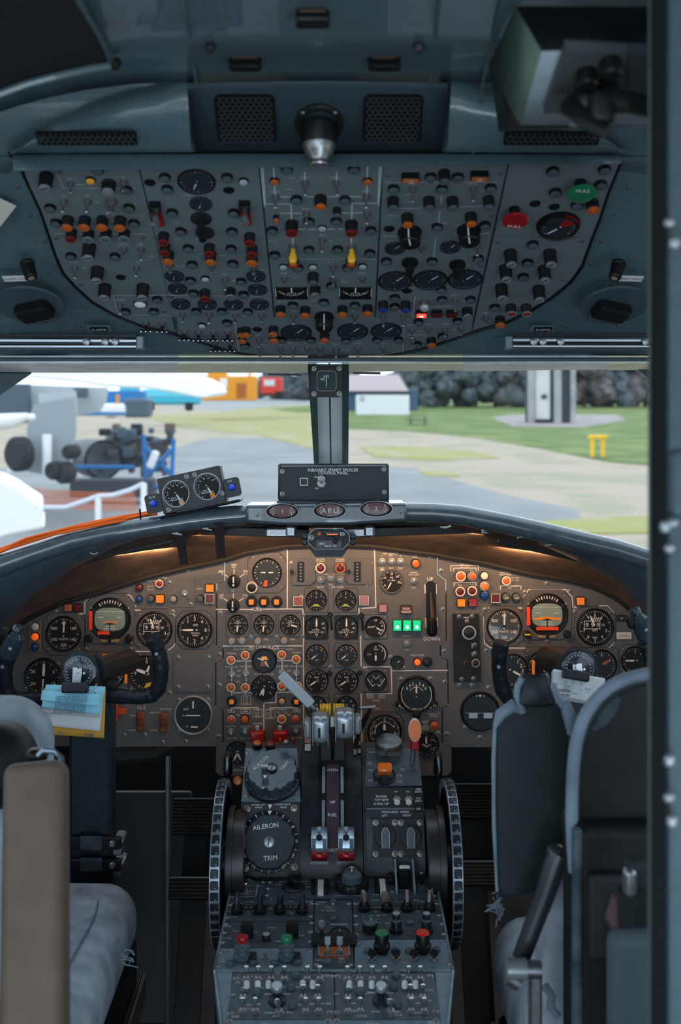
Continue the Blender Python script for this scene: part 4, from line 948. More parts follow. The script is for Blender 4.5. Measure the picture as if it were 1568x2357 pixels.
# standby compass on the centre post
t = thing('standby_compass', 'square black standby instrument screwed to the top of the windscreen centre post', 'compass')
FX = Frame(752, 877, 1.88, (0, .05, 1)); t.matrix_world = FX.Mx; k = 1.88/F
b = MB(); b.prism(rrect(72*k, 72*k, 8*k), -.035, 0); part('case', b.mesh('case', black), t)
b = MB(); b.prism(rrect(42*k, 44*k, 6*k), 0, .0015); part('window', b.mesh('window', dialb), t)
b = MB(); b.line([(0, 13*k), (0, -12*k)], .0012, .002); b.scribble(-8*k, 4*k, 3, .003, .002); b.scribble(0, 10*k, 4, .003, .002)
q = rrect(44*k, 46*k, 7*k); b.line(q+[q[0]], .0005, .0018); part('dial_marking', b.mesh('dial_marking', dimw), t)
for sx_ in (-1, 1):
    for sy_ in (-1, 1): part('screw', m_screw(.0034), t, (sx_*29*k, sy_*29*k, 0), (0, 0, rnd.random()))
# ================================================================ INSTRUMENT PANELS
def L(x, y): return (x/3.0154, 1300+y/3.0154)
def Mm(x, y): return (480+x/2.8, 1250+y/2.8)
def R(x, y): return (1000+x/2.7606, 1280+y/2.7606)
def toppts(x0, x1): return [(x, y-8) for x, y in TOPC if x0 < x < x1]
def ytop(x): return [y0+(y1-y0)*(x-x0)/(x1-x0) for (x0, y0), (x1, y1) in zip(TOPC, TOPC[1:]) if x0 <= x <= x1][0]-8
PL_ = thing('left_instrument_panel', 'left grey instrument panel with artificial horizon in front of the left yoke', 'instrument panel', MP.Mx)
PC_ = thing('centre_instrument_panel', 'centre grey instrument panel with engine gauges, fuel and hydraulics sections', 'instrument panel', MP.Mx)
PR_ = thing('right_instrument_panel', 'right grey instrument panel with artificial horizon behind the right yoke', 'instrument panel', MP.Mx)
lj = [(517, ytop(517)), (517, 1338), (499, 1344), (499, 1488), (514, 1494), (514, 1519), (497, 1526), (497, 1629), (514, 1634), (514, 1712), (497, 1718)]
rj = [(1007, ytop(1007)), (1007, 1322), (1027, 1337), (1027, 1478), (1014, 1487), (1014, 1513), (1030, 1519), (1032, 1623), (1018, 1630), (1018, 1714), (1040, 1720)]
plate(MP, PL_, [(-300, ytop(-255)+25)]+toppts(-255, 514)+[(x-2, y) for x, y in lj]+[(-300, 1718)], .012)
plate(MP, PC_, [(x+1, y) for x, y in lj[::-1]]+toppts(520, 1004)+[(x-1, y) for x, y in rj]+[(1040, 1776), (1030, 1785), (506, 1785), (497, 1776)], .012)
plate(MP, PR_, [(x+2, y) for x, y in rj[::-1]]+toppts(1010, 1690)+[(1800, 1600), (1800, 1716)], .012)
# ---- left panel
def adi(par, cx, cy, rside):
    o = gauge(MP, par, cx, cy, 44, 'oct', 56, dialm, 0, bzh=57, name='artificial_horizon', label='artificial horizon with grey green display', needles=(), bm=bezgrey, ring=black)
    k = MP.hit(cx, cy)[2]; r = 44*k
    b = MB(); n = 32; poly = []
    for i in range(n):
        a = 2*PI*i/n; x, y = math.cos(a), math.sin(a); e = (abs(x)**3.2+abs(y)**3.2)**(-1/3.2); poly.append((x*e*r*.80, y*e*r*.60-.001))
    b.prism(poly, .0024, .0030); part('attitude_display', b.mesh('attitude_display', mat('display_grey_green', (.19, .26, .23), .35, coat=.4)), o)
    b = MB()
    for i in range(-4, 5):
        a = math.radians(i*9); b.line([(math.sin(a)*r*.84, math.cos(a)*r*.84), (math.sin(a)*r*.99, math.cos(a)*r*.99)], r*(.05 if i % 2 == 0 else .03), .0034)
    for s_ in (-1, 1): b.line([(s_*r*.86, r*.50), (s_*r*.99, r*.58)], r*.04, .0034); 
    b.line([(-r*.6, r*.08), (-r*.38, r*.08)], r*.03, .0034); b.line([(r*.6, r*.08), (r*.38, r*.08)], r*.03, .0034); b.line([(-r*.2, -r*.38), (r*.25, -r*.38)], r*.03, .0034); b.line([(-.3*r, -.5*r), (.3*r, -.5*r)], r*.03, .0034)
    b.line([(-r*.75, r*.38), (r*.75, r*.38)], r*.015, .0034); part('dial_marking', b.mesh('dial_marking', white), o)
    b = MB()
    if rside: b.line([(-r*.65, -r*.22), (r*.68, -r*.22)], r*.10, .0036); b.line([(-r*.35, -r*.15), (r*.3, -r*.15)], r*.05, .0036)
    else: b.line([(-r*.36, -r*.19), (-r*.2, -r*.15), (r*.22, -r*.15), (r*.38, -r*.19)], r*.06, .0036)
    part('aircraft_bar', b.mesh('aircraft_bar', amberlit), o)
    b = MB(); b.prism([(-r*.3, -r*.28), (0, -r*.20), (r*.3, -r*.28)], .0034, .0038); b.line([(0, -r*.3), (0, -r*.7)], r*.05, .0036); part('bank_pointer', b.mesh('bank_pointer', black), o)
    b = MB(); b.box((-r*(1.0 if not rside else .98), -r*.08, .0044), (r*.18, r*.95, .001)); b.box(((-r*.32 if not rside else 0), -r*.72, .0044), (r*(.62 if not rside else 1.15), r*.17, .001)); part('warning_flag', b.mesh('warning_flag', mat('flag_red_orange', (.85, .07, .02), .5)), o)
    for dx, m_ in ((-1.05, yellow if rside else dmetal), (1.0, black)):
        b = MB(); b.lathe([(r*.2, 0), (r*.2, .008), (r*.15, .010), (0, .010)], 10); part('setting_knob', b.mesh('setting_knob', black), o, (r*dx*1.02, -r*1.0, .002)); 
        if m_ is yellow: b = MB(); b.box((0, 0, .0105), (r*.3, r*.08, .001)); part('knob_mark', b.mesh('knob_mark', yellow), o, (r*dx*1.02, -r*1.0, .002))
    b = MB(); b.box((0, -r*1.14, .003), (r*.95, r*.16, .003), ch=.001); part('slip_tube', b.mesh('slip_tube', mat('slip_tube', (.25, .20, .10) if not rside else (.35, .33, .30), .3)), o); b = MB(); b.box((0, -r*1.14, .0048), (r*.16, r*.17, .0015)); part('slip_ball', b.mesh('slip_ball', black), o)
adi(PL_, 253.7, 1424, False); adi(PR_, 1259, 1414, True)
spd = [('60', 0), ('80', 30), ('100', 60), ('120', 90), ('140', 120), ('160', 150), ('200', 180), ('240', 210), ('300', 240), ('350', 270), ('400', 300), ('450', 330)]
gauge(MP, PL_, 147, 1458.5, 37, 'oct', 48, dialm, 48, 4, nums=spd[::2], needles=((2, .82, .05),), texts=[('KNOTS', 0, -.32, .16)], name='airspeed_indicator', label='round airspeed indicator with pointer straight up')
def altim(par, x, y, r, bz):
    g = gauge(MP, par, x, y, r, 'oct', bz, dialm, 50, 5, nums=[(str(i), i*36) for i in range(10) if i != 8 and i != 2], needles=((-22, .75, .05), ), texts=[('FEET', 0, -.2, .14), ('100 ft', 0, -.6, .13)], name='altimeter', label='altimeter with drum digits 99.9')
    k = MP.hit(x, y)[2]*r; b = MB(); q = [(-.64*k, -.10*k), (.28*k, -.10*k), (.28*k, .36*k), (-.64*k, .36*k)]; b.line(q+[q[0]], .03*k, .0034)
    for i, c_ in enumerate('999'): b.text(c_, (-.48+i*.32)*k, .13*k, .0125*r/38, z=.0035)
    for i in range(5): b.line([(-.25*k+i*.13*k, .42*k), (-.17*k+i*.13*k, .55*k)], .05*k, .0034)
    b.text('50', .48*k, .13*k, .0068, z=.0035); part('drum_counter', b.mesh('drum_counter', white), g)
altim(PL_, 356, 1449, 38, 47); altim(PR_, 1369.5, 1443, 39, 46)
gauge(MP, PL_, 448.5, 1449.5, 37, 'oct', 43, dialm, 48, 4, nums=[('2', 0), ('1', -38), ('4', 42), ('6', 90), ('4', 138), ('2', 180), ('1', -142)], needles=((-90, .8, .06),), texts=[('IVSI', .05, .3, .17), ('VERTICAL', .05, -.2, .12), ('SPEED', .05, -.34, .12)], name='vertical_speed_indicator', label='vertical speed indicator lettered IVSI', num_s=.28)
gauge(MP, PL_, 100.5, 1559, 40, None, dial=dialm, ticks=36, major=3, nums=[(str(i*3), i*30) for i in range(0, 12, 2)], needles=((3, .85, .08), (183, .6, .05)), name='radio_compass', label='round radio compass with upright pointer', scr=False)
gauge(MP, PL_, 250, 1547, 36, 'sq', 50, dialm, 72, 6, nums=[('N', 0), ('3', 30), ('6', 60), ('12', 110), ('24', 240)], needles=((30, .7),), name='horizontal_situation_indicator', label='heading indicator with amber strips mostly behind the yoke', bzh=46)
for x, y, w_, h_ in ((251, 1508, 28, 7), (291, 1552, 6, 38)): u, v, k = MP.hit(x, y); b = MB(); b.box((0, 0, .005), (w_*k, h_*k, .002)); part('amber_strip', b.mesh('amber_strip', amberlit), PL_, (u, v, 0))
gauge(MP, PL_, 338, 1549, 38, 'sq', 45, dialm, 36, 3, nums=[('0', 0), ('3', 90), ('6', 180), ('9', 270)], needles=((290, .7, .10), (20, .5)), name='radio_altimeter', label='round gauge with a yellow flag behind the left yoke horn')
u, v, k = MP.hit(340, 1576); b = MB(); b.prism([(-8*k, -6*k), (6*k, -3*k), (9*k, 7*k), (-2*k, 3*k)], .003, .0045); part('yellow_flag', b.mesh('yellow_flag', yellow), PL_, (u, v, 0))
o = plate(MP, PL_, [(402, 1502), (487, 1502), (490, 1506), (489, 1588), (485, 1592), (406, 1592), (401, 1587), (400, 1506)], .003, mat('blank_plate_grey', (.09, .09, .095), .5, nz=.1, ns=400), 'blank_plate', .003)
for x, y in ((410, 1513), (480, 1513), (410, 1581), (478, 1580)): screw(MP, PL_, x, y, 4, .003)
gauge(MP, PL_, 445, 1646, 41, 'rd', 43, dialb, 0, needles=(), name='flight_director_indicator', label='round indicator lettered with bars, lower left panel', texts=[('AUD', -.4, .35, .13), ('A.L', -.52, 0, .13), ('EL', -.32, -.6, .12)], ring=silcap)
u, v, k = MP.hit(445, 1646); b = MB(); b.line([(0, 31*k), (0, 18*k)], .003, .004); b.line([(-15*k, 0), (15*k, 0)], .0022, .004); b.line([(-3*k, -26*k), (9*k, -26*k)], .003, .004); part('index_bars', b.mesh('index_bars', white), PL_, (u, v, 0))
for x, y in ((411, 1611), (478, 1610), (411, 1681), (478, 1680)): screw(MP, PL_, x, y, 4)
sqlamp(MP, PL_, 157, 1399, 19, 19, .006, dorange); sqlamp(MP, PL_, 179.5, 1399, 19, 19, .006, darkred)
sqlamp(MP, PL_, *L(1110, 237), 20, 20, .008, amberlit); sqlamp(MP, PL_, *L(1457, 163), 20, 19, .008, amberlit); sqlamp(MP, PL_, *L(1455, 235), 20, 20, .008, darkred, frame=creamw)
for p, m_, rg, r in (((965,160),darkred,None,.0075),((963,238),bluel,None,.0070),((1107,130),redl,creamw,.0085),((1045,235),greycap,None,.0075),((1203,237),greyknob,None,.0072),((1388,235),greycap,None,.0072)): lampb(MP, PL_, *L(*p), r, .009, m_, ring=rg)
toggle(MP, PL_, *L(1283, 198), *L(1283, 202), 1.3, metal, .012)
o = plate(MP, PL_, [L(*p) for p in ((200, 400), (290, 400), (285, 600), (200, 600))], .002, mat('lit_strip', (.20, .14, .08), .6), 'lamp_strip', .002)
for p, m_ in (((245,430),creamw),((243,500),orangelit),((240,572),bluel)): lampb(MP, PL_, *L(*p), .0085, .007, m_)
plate(MP, PL_, [L(*p) for p in ((1160, 100), (1350, 100), (1350, 295), (1180, 295), (1160, 260))], .0015, ipgrey, 'sub_plate', .0015)
for x, y in ((1178, 122), (1325, 272)): screw(MP, PL_, *L(x, y), 3.5, .0015)
letters(MP, PL_, [('I.L.S.', *L(987, 988), 8), ('OFF', *L(1327, 198), 4.5), ('TEST', *L(1283, 253), 4.5), ('OFF', *L(1045, 235), 4), ('OFF', *L(1388, 235), 4)], creamw, z=.0095 if False else .0012)
for x, y in ((980, 1085), (1140, 1090)):
    u, v, k = MP.hit(*L(x, y)); b = MB(); b.box((0, 0, .006), (17*k, 44*k, .012), ch=.002); o = part('rocker_switch', b.mesh('rocker_switch', brownsw), PL_, (u, v, 0)); b = MB(); b.box((0, 8*k, .013), (14*k, 22*k, .006), ch=.002); part('rocker', b.mesh('rocker', brownsw), o, rot=(.12, 0, 0))
u, v, k = MP.hit(278, 1635); b = MB(); b.box((-8*k, 0, .008), (7*k, 42*k, .014), ch=.001); b.box((4*k, -1*k, .004), (20*k, 14*k, .006), ch=.001); part('red_bracket', b.mesh('red_bracket', mat('red_bracket', (.45, .05, .02), .5)), PL_, (u, v, 0))
polylines(MP, PL_, [[L(*p) for p in ln] for ln in ([(305,400),(350,340),(590,340),(590,260),(630,210),(900,210),(930,250),(935,315),(1165,315),(1213,350),(1210,560),(1160,600),(925,602),(925,860)],[(340,600),(305,560),(305,400)])], 2.6)
for p in ((935,290),(910,235),(1200,325),(600,230),(1160,590),(1245,640),(1450,640),(785,165),(1245,940),(1445,945),(1130,1230),(1290,1225),(1530,60),(1525,620),(1525,838),(1520,1192),(1300,38),(1005,1180),(405,690),(600,585),(910,585),(590,345),(910,545),(865,1180),(1175,885),(180,855),(330,575),(385,322)): screw(MP, PL_, *L(*p), 4)
# ---- right panel
gauge(MP, PR_, 1160.5, 1441, 37, 'oct', 45, mat('dial_slate', (.045, .048, .055), .3, coat=.4), 48, 4, nums=spd[::2], needles=((2, .82, .05),), texts=[('KNOTS', 0, -.32, .16)], name='airspeed_indicator', label='slate grey faced airspeed indicator of the right panel')
gauge(MP, PR_, 1178, 1543, 36, 'sq', 42, dialb, 30, 3, nums=[('1', 35), ('2', 62), ('3', 90), ('4', 130)], needles=((118, .85),), name='blue_faced_gauge', label='blue black gauge partly behind the right yoke horn', num_s=.3)
gauge(MP, PR_, 1255, 1540, 42, 'sq', 47, dialm, 60, 5, nums=[('3', -60), ('6', -30), ('N', 0)], needles=((30, .6),), name='horizontal_situation_indicator', label='heading indicator of the right panel with amber flags', bzh=50)
for x, y, w_, h_ in ((1263, 1493, 26, 7), (1227, 1537, 6, 36)): u, v, k = MP.hit(x, y); b = MB(); b.box((0, 0, .005), (w_*k, h_*k, .002)); part('amber_strip', b.mesh('amber_strip', amberlit), PR_, (u, v, 0))
gauge(MP, PR_, 1385, 1530, 32, 'sq', 38, dialb, 30, 3, nums=[('0', 0), ('3', 60)], needles=((60, .7, .1, orange),), name='small_gauge')
gauge(MP, PR_, 1462, 1520, 30, 'oct', 36, dialm, 30, 3, nums=[('2', 0), ('4', 40)], needles=((-90, .8),), name='vertical_speed_indicator')
g = gauge(MP, PR_, 1105, 1637, 41, 'rd', 43, dialb, 0, needles=(), name='turn_indicator', label='round slip indicator with white band, lower right panel')
b = MB(); kk = MP.hit(1105, 1637)[2]; b.box((-16*kk, -9*kk, .0035), (20*kk, 12*kk, .001)); b.box((18*kk, -9*kk, .0035), (20*kk, 12*kk, .001)); b.line([(-34*kk, -3*kk), (34*kk, -3*kk)], .0007, .004); part('slip_band', b.mesh('slip_band', silcap), g)
b = MB(); b.prism([(-3*kk, 38*kk), (3*kk, 38*kk), (0, 32*kk)], .003, .004); b.prism([(-9*kk, 37*kk), (-6*kk, 37*kk), (-7.5*kk, 33*kk)], .003, .004); b.prism([(7*kk, 37*kk), (10*kk, 37*kk), (8.5*kk, 33*kk)], .003, .004); part('index_marks', b.mesh('index_marks', white), g)
o = plate(MP, PR_, [(1043, 1414), (1103, 1414), (1108, 1570), (1046, 1570)], .008, mat('module_black', (.010, .010, .011), .5), 'black_module', .008, 'tall black module with round knob')
lampb(MP, PR_, 1080, 1456, .0145, .022, blackm, ring=silcap, name='round_knob'); lampb(MP, PR_, 1095, 1526, .0085, .018, blackm, ring=greyknob, name='round_knob'); lampb(MP, PR_, 1073, 1527, .005, .010, black, ring=brownsw, name='jack')
for x, y in ((1057, 1419), (1087, 1418), (1093, 1484), (1093, 1504), (1063, 1563), (1090, 1562), (1075, 1430)): screw(MP, PR_, x, y, 4, .008)
letters(MP, PR_, [('ONCE', 1072, 1420, 3.5), ('VERT', 1086, 1484, 3.5, PI/2), ('LAT', 1086, 1504, 3.5, PI/2)], z=.0088)
for p, m_, rg, r in (((168,128),orange,creamw,.0105),((238,128),orange,dmetal,.0095),((318,125),creamw,None,.0085),((318,190),orangelit,dmetal,.0100),((320,250),bluel,None,.0095),((165,225),darkred,creamw,.0100),((240,220),darkred,creamw,.0100),((458,157),dorange,creamw,.0095),((455,262),greycap,None,.0085),((522,262),greycap,None,.0085)): lampb(MP, PR_, *R(*p), r, .009, m_, ring=rg)
for p, m_ in (((172,297),amberlit),((245,295),redl),((390,268),darkred),((930,287),amberlit)): sqlamp(MP, PR_, *R(*p), 20, 19, .008, m_, frame=creamw if m_ is darkred else None)
letters(MP, PR_, [('OFF', *R(455, 262), 4), ('OFF', *R(522, 262), 4)], z=.012)
polylines(MP, PR_, [[R(*p) for p in ln] for ln in ([(105,95),(105,60),(280,60),(280,90)],[(122,93),(122,76),(265,76),(265,92)],[(125,187),(125,168),(265,168),(265,185)],[(420,210),(420,190),(550,190),(550,210)])], 1.8)
polylines(MP, PR_, [[R(*p) for p in ln] for ln in ([(345,345),(315,390),(318,555),(355,582),(580,585),(583,740)],[(345,330),(565,330),(567,260),(600,213),(835,213),(875,260),(880,322),(900,325)],[(1050,316),(1100,316),(1140,360),(1140,550),(1115,580),(1000,580)])], 2.6)
for x, y in ((1188, 393), (1205, 505)):
    u, v, k = MP.hit(*R(x, y)); b = MB(); b.box((0, 0, .0015), ((22 if y < 450 else 34)*k, 15*k, .002), ch=.0005); part('small_placard', b.mesh('small_placard', black if y < 450 else creamw), PR_, (u, v, 0))
    b = MB(); b.text('18' if y < 450 else 'DOWN', 0, 0, .006, z=.003); part('lettering', b.mesh('lettering', creamw if y < 450 else black), PR_, (u, v, 0))
for p in ((42,95),(56,338),(62,605),(68,800),(75,1130),(320,340),(330,600),(160,820),(240,820),(195,1088),(290,1152),(715,175),(1280,320),(1135,600),(720,540),(590,515),(895,350),(345,835),(1140,560),(575,230),(860,225)): screw(MP, PR_, *R(*p), 4.5)
# ---- centre panel
gauge(MP, PC_, *Mm(378, 190), 31, 'oct', 44, dialb, 24, 2, nums=(), needles=((-88, .5, .04), (88, .5, .04)), name='side_slip_gauge', label='round gauge with a small orange flag, top of centre panel', bzh=46)
u, v, k = MP.hit(*Mm(368, 258)); b = MB(); b.box((0, 0, .004), (7*k, 14*k, .001)); part('orange_flag', b.mesh('orange_flag', mat('flag_red_orange', (.85, .07, .02), .5)), PC_, (u, v, 0), (0, 0, -.3))
for p in ((165, 245), (160, 400)):
    u, v, k = MP.hit(*Mm(*p)); b = MB(); b.lathe([(15*k, 0), (15*k, .003), (13*k, .004), (0, .004)], 22); b.box((0, 0, .010), (12*k, 30*k, .014), ch=.002); o = part('selector_knob', b.mesh('selector_knob', black), PC_, (u, v, 0)); b = MB(); b.box((0, 5*k, .0175), (2.5*k, 14*k, .0006)); b.box((0, -7*k, .0175), (4*k, 3*k, .0006)); part('pointer_mark', b.mesh('pointer_mark', white), o)
    b = MB()
    for a in (-55, 0, 55): b.line([pol(a, 17*k), pol(a, 26*k)], .0018, .0006)
    for a in (-55, 0, 55):
        x_, y_ = pol(a, 34*k); b.scribble(x_, y_+.003, 4, .0035); b.scribble(x_, y_-.002, 3, .0035)
    part('position_marks', b.mesh('position_marks', creamw), PC_, (u, v, 0))
lampb(MP, PC_, *Mm(279, 287), .0115, .012, black, ring=mat('ring_grey', (.4, .4, .38), .5), body=greyknob, name='white_ring_knob')
for x in (277, 357, 440):
    u, v, k = MP.hit(*Mm(x, 378)); lampb(MP, PC_, *Mm(x, 378), .0112, .005, black, name='amber_caption_lamp', dome=.1); b = MB(); b.box((0, 0, .007), (11*k, 12*k, .004), ch=.001); part('amber_window', b.mesh('amber_window', amberlit), PC_, (u, v, 0))
for x0, cx, s_ in ((515, 595, 1), (890, 960, -1)):
    poly = [Mm(*p) for p in ([(540,100),(655,100),(688,130),(688,240),(660,270),(540,270)] if s_ > 0 else [(910,100),(1055,100),(1055,265),(910,265),(888,240),(888,130)])]
    plate(MP, PC_, poly, .004, bezgrey, 'counter_module', .004)
    u, v, k = MP.hit(*Mm(cx, 185), .004); b = MB(); b.box((0, 0, .0005), (16*k, 46*k, .001)); part('counter_window', b.mesh('counter_window', black), PC_, (u, v, .004))
    b = MB()
    for i in range(6): b.text('0', 0, (i-2.5)*7*k, .0052, PI/2, z=.0013)
    part('counter_digits', b.mesh('counter_digits', dimw), PC_, (u, v, .004))
    b = MB(); b.tube([(0, 0, .002), (0, 0, .012)], .0042, 10); part('reset_button', b.mesh('reset_button', black), PC_, (*MP.P(*Mm(538 if s_ > 0 else 905, 183)), 0))
lampb(MP, PC_, *Mm(722,160), .0105, .008, darkred, ring=creamw); lampb(MP, PC_, *Mm(850,160), .0105, .008, darkred, ring=dorange)
for p in ((725,237),(790,225),(852,237),(1120,120),(1182,120),(1238,120),(1325,243),(1283,643)): toggle(MP, PC_, *Mm(*p), *Mm(p[0], p[1]-6), 1.5, dmetal, .012)
fq = [(str(i), -150+i*37) for i in range(9)]
for x, a, lb in ((190, 187, 'left'), (358, 188, 'centre'), (528, 105, 'right')): gauge(MP, PC_, *Mm(x, 526), 21.5, 'sq', 27, dialm, 40, 5, (-155, 155), nums=fq, needles=((a, .8, .08),), texts=[('FUEL', 0, .42, .17), ('QUANTITY', 0, .22, .15), ('LBS x 1000', 0, -.12, .13)], name='fuel_gauge', num_s=.16, scr=False, label='%s fuel quantity gauge' % lb)
for x in (695, 885):
    g = gauge(MP, PC_, *Mm(x, 368), 22, 'sq', 27, dialm, 20, 2, nums=[(str(i), -150+i*50) for i in range(7)], needles=(), name='engine_percent_gauge', scr=False, num_s=.2, texts=[('%', 0, .3, .2)]); k = MP.hit(*Mm(x, 368))[2]
    b = MB(); b.text('096', 0, -11*k, .0068, z=.0036); part('yellow_digits', b.mesh('yellow_digits', mat('digit_yellow', (.6, .75, .05), .5, emit=.25)), g)
for x in (697, 890): gauge(MP, PC_, *Mm(x, 542), 24, 'sq', 27, dialm, 25, 5, (0, 300), nums=[('20', 60), ('40', 95), ('60', 130), ('80', 180), ('100', 228)], needles=((0, .85, .08),), texts=[('PERCENT', -.05, -.25, .15), ('R.P.M', 0, -.45, .2)], name='engine_rpm_gauge', bm=black, scr=False, num_s=.22)
for x in (697, 890): gauge(MP, PC_, *Mm(x, 720), 22.5, 'sq', 27, dialb, 30, 3, (-120, 120), nums=[('4', -45), ('5', 0), ('6', 45)], needles=((232, .7, .06),), texts=[('\u00b0C', 0, -.02, .2), ('x100', 0, -.5, .16)], name='turbine_temperature_gauge', scr=False)
for x in (697, 890):
    g = [o for o in PC_.children if o.name.startswith('turbine_temp')][-1 if x == 890 else -2]; r = MP.hit(*Mm(x, 720))[2]*22.5; b = MB(); b.line([pol(a, r*.9) for a in (25, 35, 45)], r*.1, .0036); part('amber_arc', b.mesh('amber_arc', orange), g)
for x in (697, 890): gauge(MP, PC_, *Mm(x, 886), 25, None, dial=dialm, ticks=50, major=5, arc=(-150, 150), nums=[(str(i), -130+i*37) for i in range(1, 8)], needles=((235, .78, .07),), texts=[('PPH', 0, .3, .2), ('x 1000', 0, -.1, .13)], name='fuel_flow_gauge', num_s=.2, scr=False)
for x in (697, 890): gauge(MP, PC_, *Mm(x, 1052), 22.5, 'sq', 28, dialb, 20, 2, nums=[('20', -30), ('40', 40), ('60', 80)], needles=((210 if x > 800 else 160, .7),), texts=[('\u00b0C', 0, .2, .2)], name='oil_temperature_gauge', scr=True, num_s=.2)
gauge(MP, PC_, *Mm(1078, 540), 22.5, 'sq', 27, dialm, 0, nums=[('UP', 0), ('8', 50), ('18', 80), ('26', 115), ('45', 150)], needles=((125, .75, .06),), texts=[('FLAPS', -.5, 0, .22)], arcs=((40, 150, .9, .05),), name='flap_position_gauge', label='flap position gauge lettered FLAPS')
gauge(MP, PC_, *Mm(1078, 716), 25, 'rd', 27, dialm, 20, 2, (20, 120), nums=[('0', 0), ('5', 60)], needles=((180, .6, .09),), texts=[('TRIM', 0, .45, .16), ('NOSE', -.6, 0, .13)], arcs=((30, 110, .9, .05),), name='tail_trim_gauge')
gauge(MP, PC_, *Mm(1080, 886), 22.5, 'sq', 27, dialb, 0, needles=((-128, .0001),), texts=[('1', -.45, 0, .3), ('2', .5, .05, .3)], name='cabin_pressure_gauge', label='cabin gauge with two white v shaped pointers')
u, v, k = MP.hit(*Mm(1080, 886)); b = MB()
for s_ in (-1, 1): b.line([(s_*20*k, 5*k), (s_*8*k, -12*k), (s_*3*k, -8*k)], .0012, .0045); b.line([(0, 4*k), (s_*8*k, 12*k)], .0008, .0045)
part('needle_pair', b.mesh('needle_pair', white), PC_, (u, v, 0))
gauge(MP, PC_, *Mm(1180, 247), 25.5, None, dial=dialm, ticks=30, major=3, arc=(-145, 100), nums=[('0', -120), ('10', -60), ('20', 0), ('30', 50), ('50', 95)], needles=((208, .8, .05),), texts=[('PSI', 0, .35, .2), ('OIL TEMP', 0, .1, .15)], name='pressure_gauge', scr=False, ring=bezgrey)
gauge(MP, PC_, *Mm(1217, 768), 14, None, dial=dialb, ticks=8, major=2, needles=((60, .5),), name='small_pressure_gauge', scr=False)
gauge(MP, PC_, *Mm(1340, 975), 38, 'rd', 42, dialb, 0, needles=((0, .65, .05),), nums=[('6', -55), ('4', -36), ('2', -18), ('2', 18), ('4', 36), ('6', 55)], texts=[('CABIN ALT', -.0, -.86, .13)], arcs=((-60, 60, .45, .03), (-150, -60, .92, .04), (60, 150, .92, .04)), bm=black, name='cabin_altitude_gauge', label='large round cabin altitude gauge right of the throttle')
for x, t_ in ((1230, 'A'), (1455, 'H')):
    lampb(MP, PC_, *Mm(x, 1040), .0072, .008, black, name='letter_knob'); letters(MP, PC_, [(t_, *Mm(x, 1040), 7)], z=.0125)
lampb(MP, PC_, *Mm(1343, 1110), .0080, .008, black, name='black_knob')
gauge(MP, PC_, *Mm(1135, 1212), 36, 'oct', 43, dialb, 50, 5, (-125, 125), nums=[('0', 0), ('10', -60), ('4', 60), ('15', -95), ('8', 100)], needles=((-2, .5, .08),), arcs=((-100, 60, .60, .03),), name='control_position_gauge', label='large blue black round gauge right of the throttle levers')
gauge(MP, PC_, *Mm(1405, 1295), 26, None, dial=dialm, ticks=20, major=2, nums=[('1', 10), ('1.5', 55), ('1.5', 125)], needles=((-5, .7),), texts=[('VERTICAL', 0, -.05, .17), ('SPEED', 0, -.2, .15)], name='cabin_rate_gauge', scr=False)
gauge(MP, PC_, 547, 1732, 24, None, dial=dialb, ticks=12, major=2, needles=((205, .8, .1), (155, .8, .1)), name='brake_pressure_gauge', scr=False); letters(MP, PC_, [('PARK', 560, 1766, 4), ('BRAKE', 548, 1772, 5)])
gauge(MP, PC_, *Mm(360, 757), 26, None, dial=dialb, ticks=0, needles=((-68, .7, .05), (145, .7, .05)), name='hydraulic_quantity_gauge', scr=False)
u, v, k = MP.hit(*Mm(360, 757)); b = MB(); b.prism([(-9*k, 2*k), (9*k, 2*k), (5*k, 10*k), (-5*k, 10*k)], .0028, .0032); part('amber_field', b.mesh('amber_field', amber), PC_, (u, v, 0)); b = MB(); b.prism([(-7*k, 0), (7*k, 0), (10*k, -13*k), (-10*k, -13*k)], .0028, .0032); part('brown_field', b.mesh('brown_field', brownsw), PC_, (u, v, 0))
gauge(MP, PC_, *Mm(358, 930), 26, None, dial=dialm, ticks=14, major=2, arc=(-130, 130), nums=[(str(i), -130+i*43) for i in range(1, 7)], needles=((207, .8, .08), (187, .75, .08)), name='system_pressure_gauge', num_s=.2, scr=False)
for p in ((145,755),(237,722),(472,720),(565,748),(145,930),(237,930),(472,922),(575,922),(472,1133)): lampb(MP, PC_, *Mm(*p), .0092, .009, orange, ring=creamw, name='hydraulic_lamp')
for p in ((147,1137),(563,1133)): lampb(MP, PC_, *Mm(*p), .0090, .009, mat('red_orange_lens', (.50, .06, .02), .3, coat=.4), ring=dmetal, name='hydraulic_lamp')
lampb(MP, PC_, *Mm(233,1137), .0088, .009, orange, name='hydraulic_lamp'); lampb(MP, PC_, *Mm(473, 1021), .007, .008, mat('tan_lens', (.45, .28, .18), .4), name='tan_lamp')
for x in (150, 567):
    u, v, k = MP.hit(*Mm(x, 1021)); lampb(MP, PC_, *Mm(x, 1021), .0102, .004, black, name='amber_caption_lamp', dome=.1); b = MB(); b.box((0, 0, .006), (10*k, 10*k, .004), ch=.001); part('amber_window', b.mesh('amber_window', amberlit), PC_, (u, v, 0))
for p in ((150,845),(240,840),(567,840),(147,1215),(240,1210),(567,1210),(473,835)): toggle(MP, PC_, *Mm(*p), *Mm(p[0], p[1]+8), 1.5, dmetal, .013)
for p in ((148,635),(215,632),(317,635),(487,632)): lampb(MP, PC_, *Mm(*p), .0068, .010, greyknob, body=greyknob, name='grey_button', dome=.2)
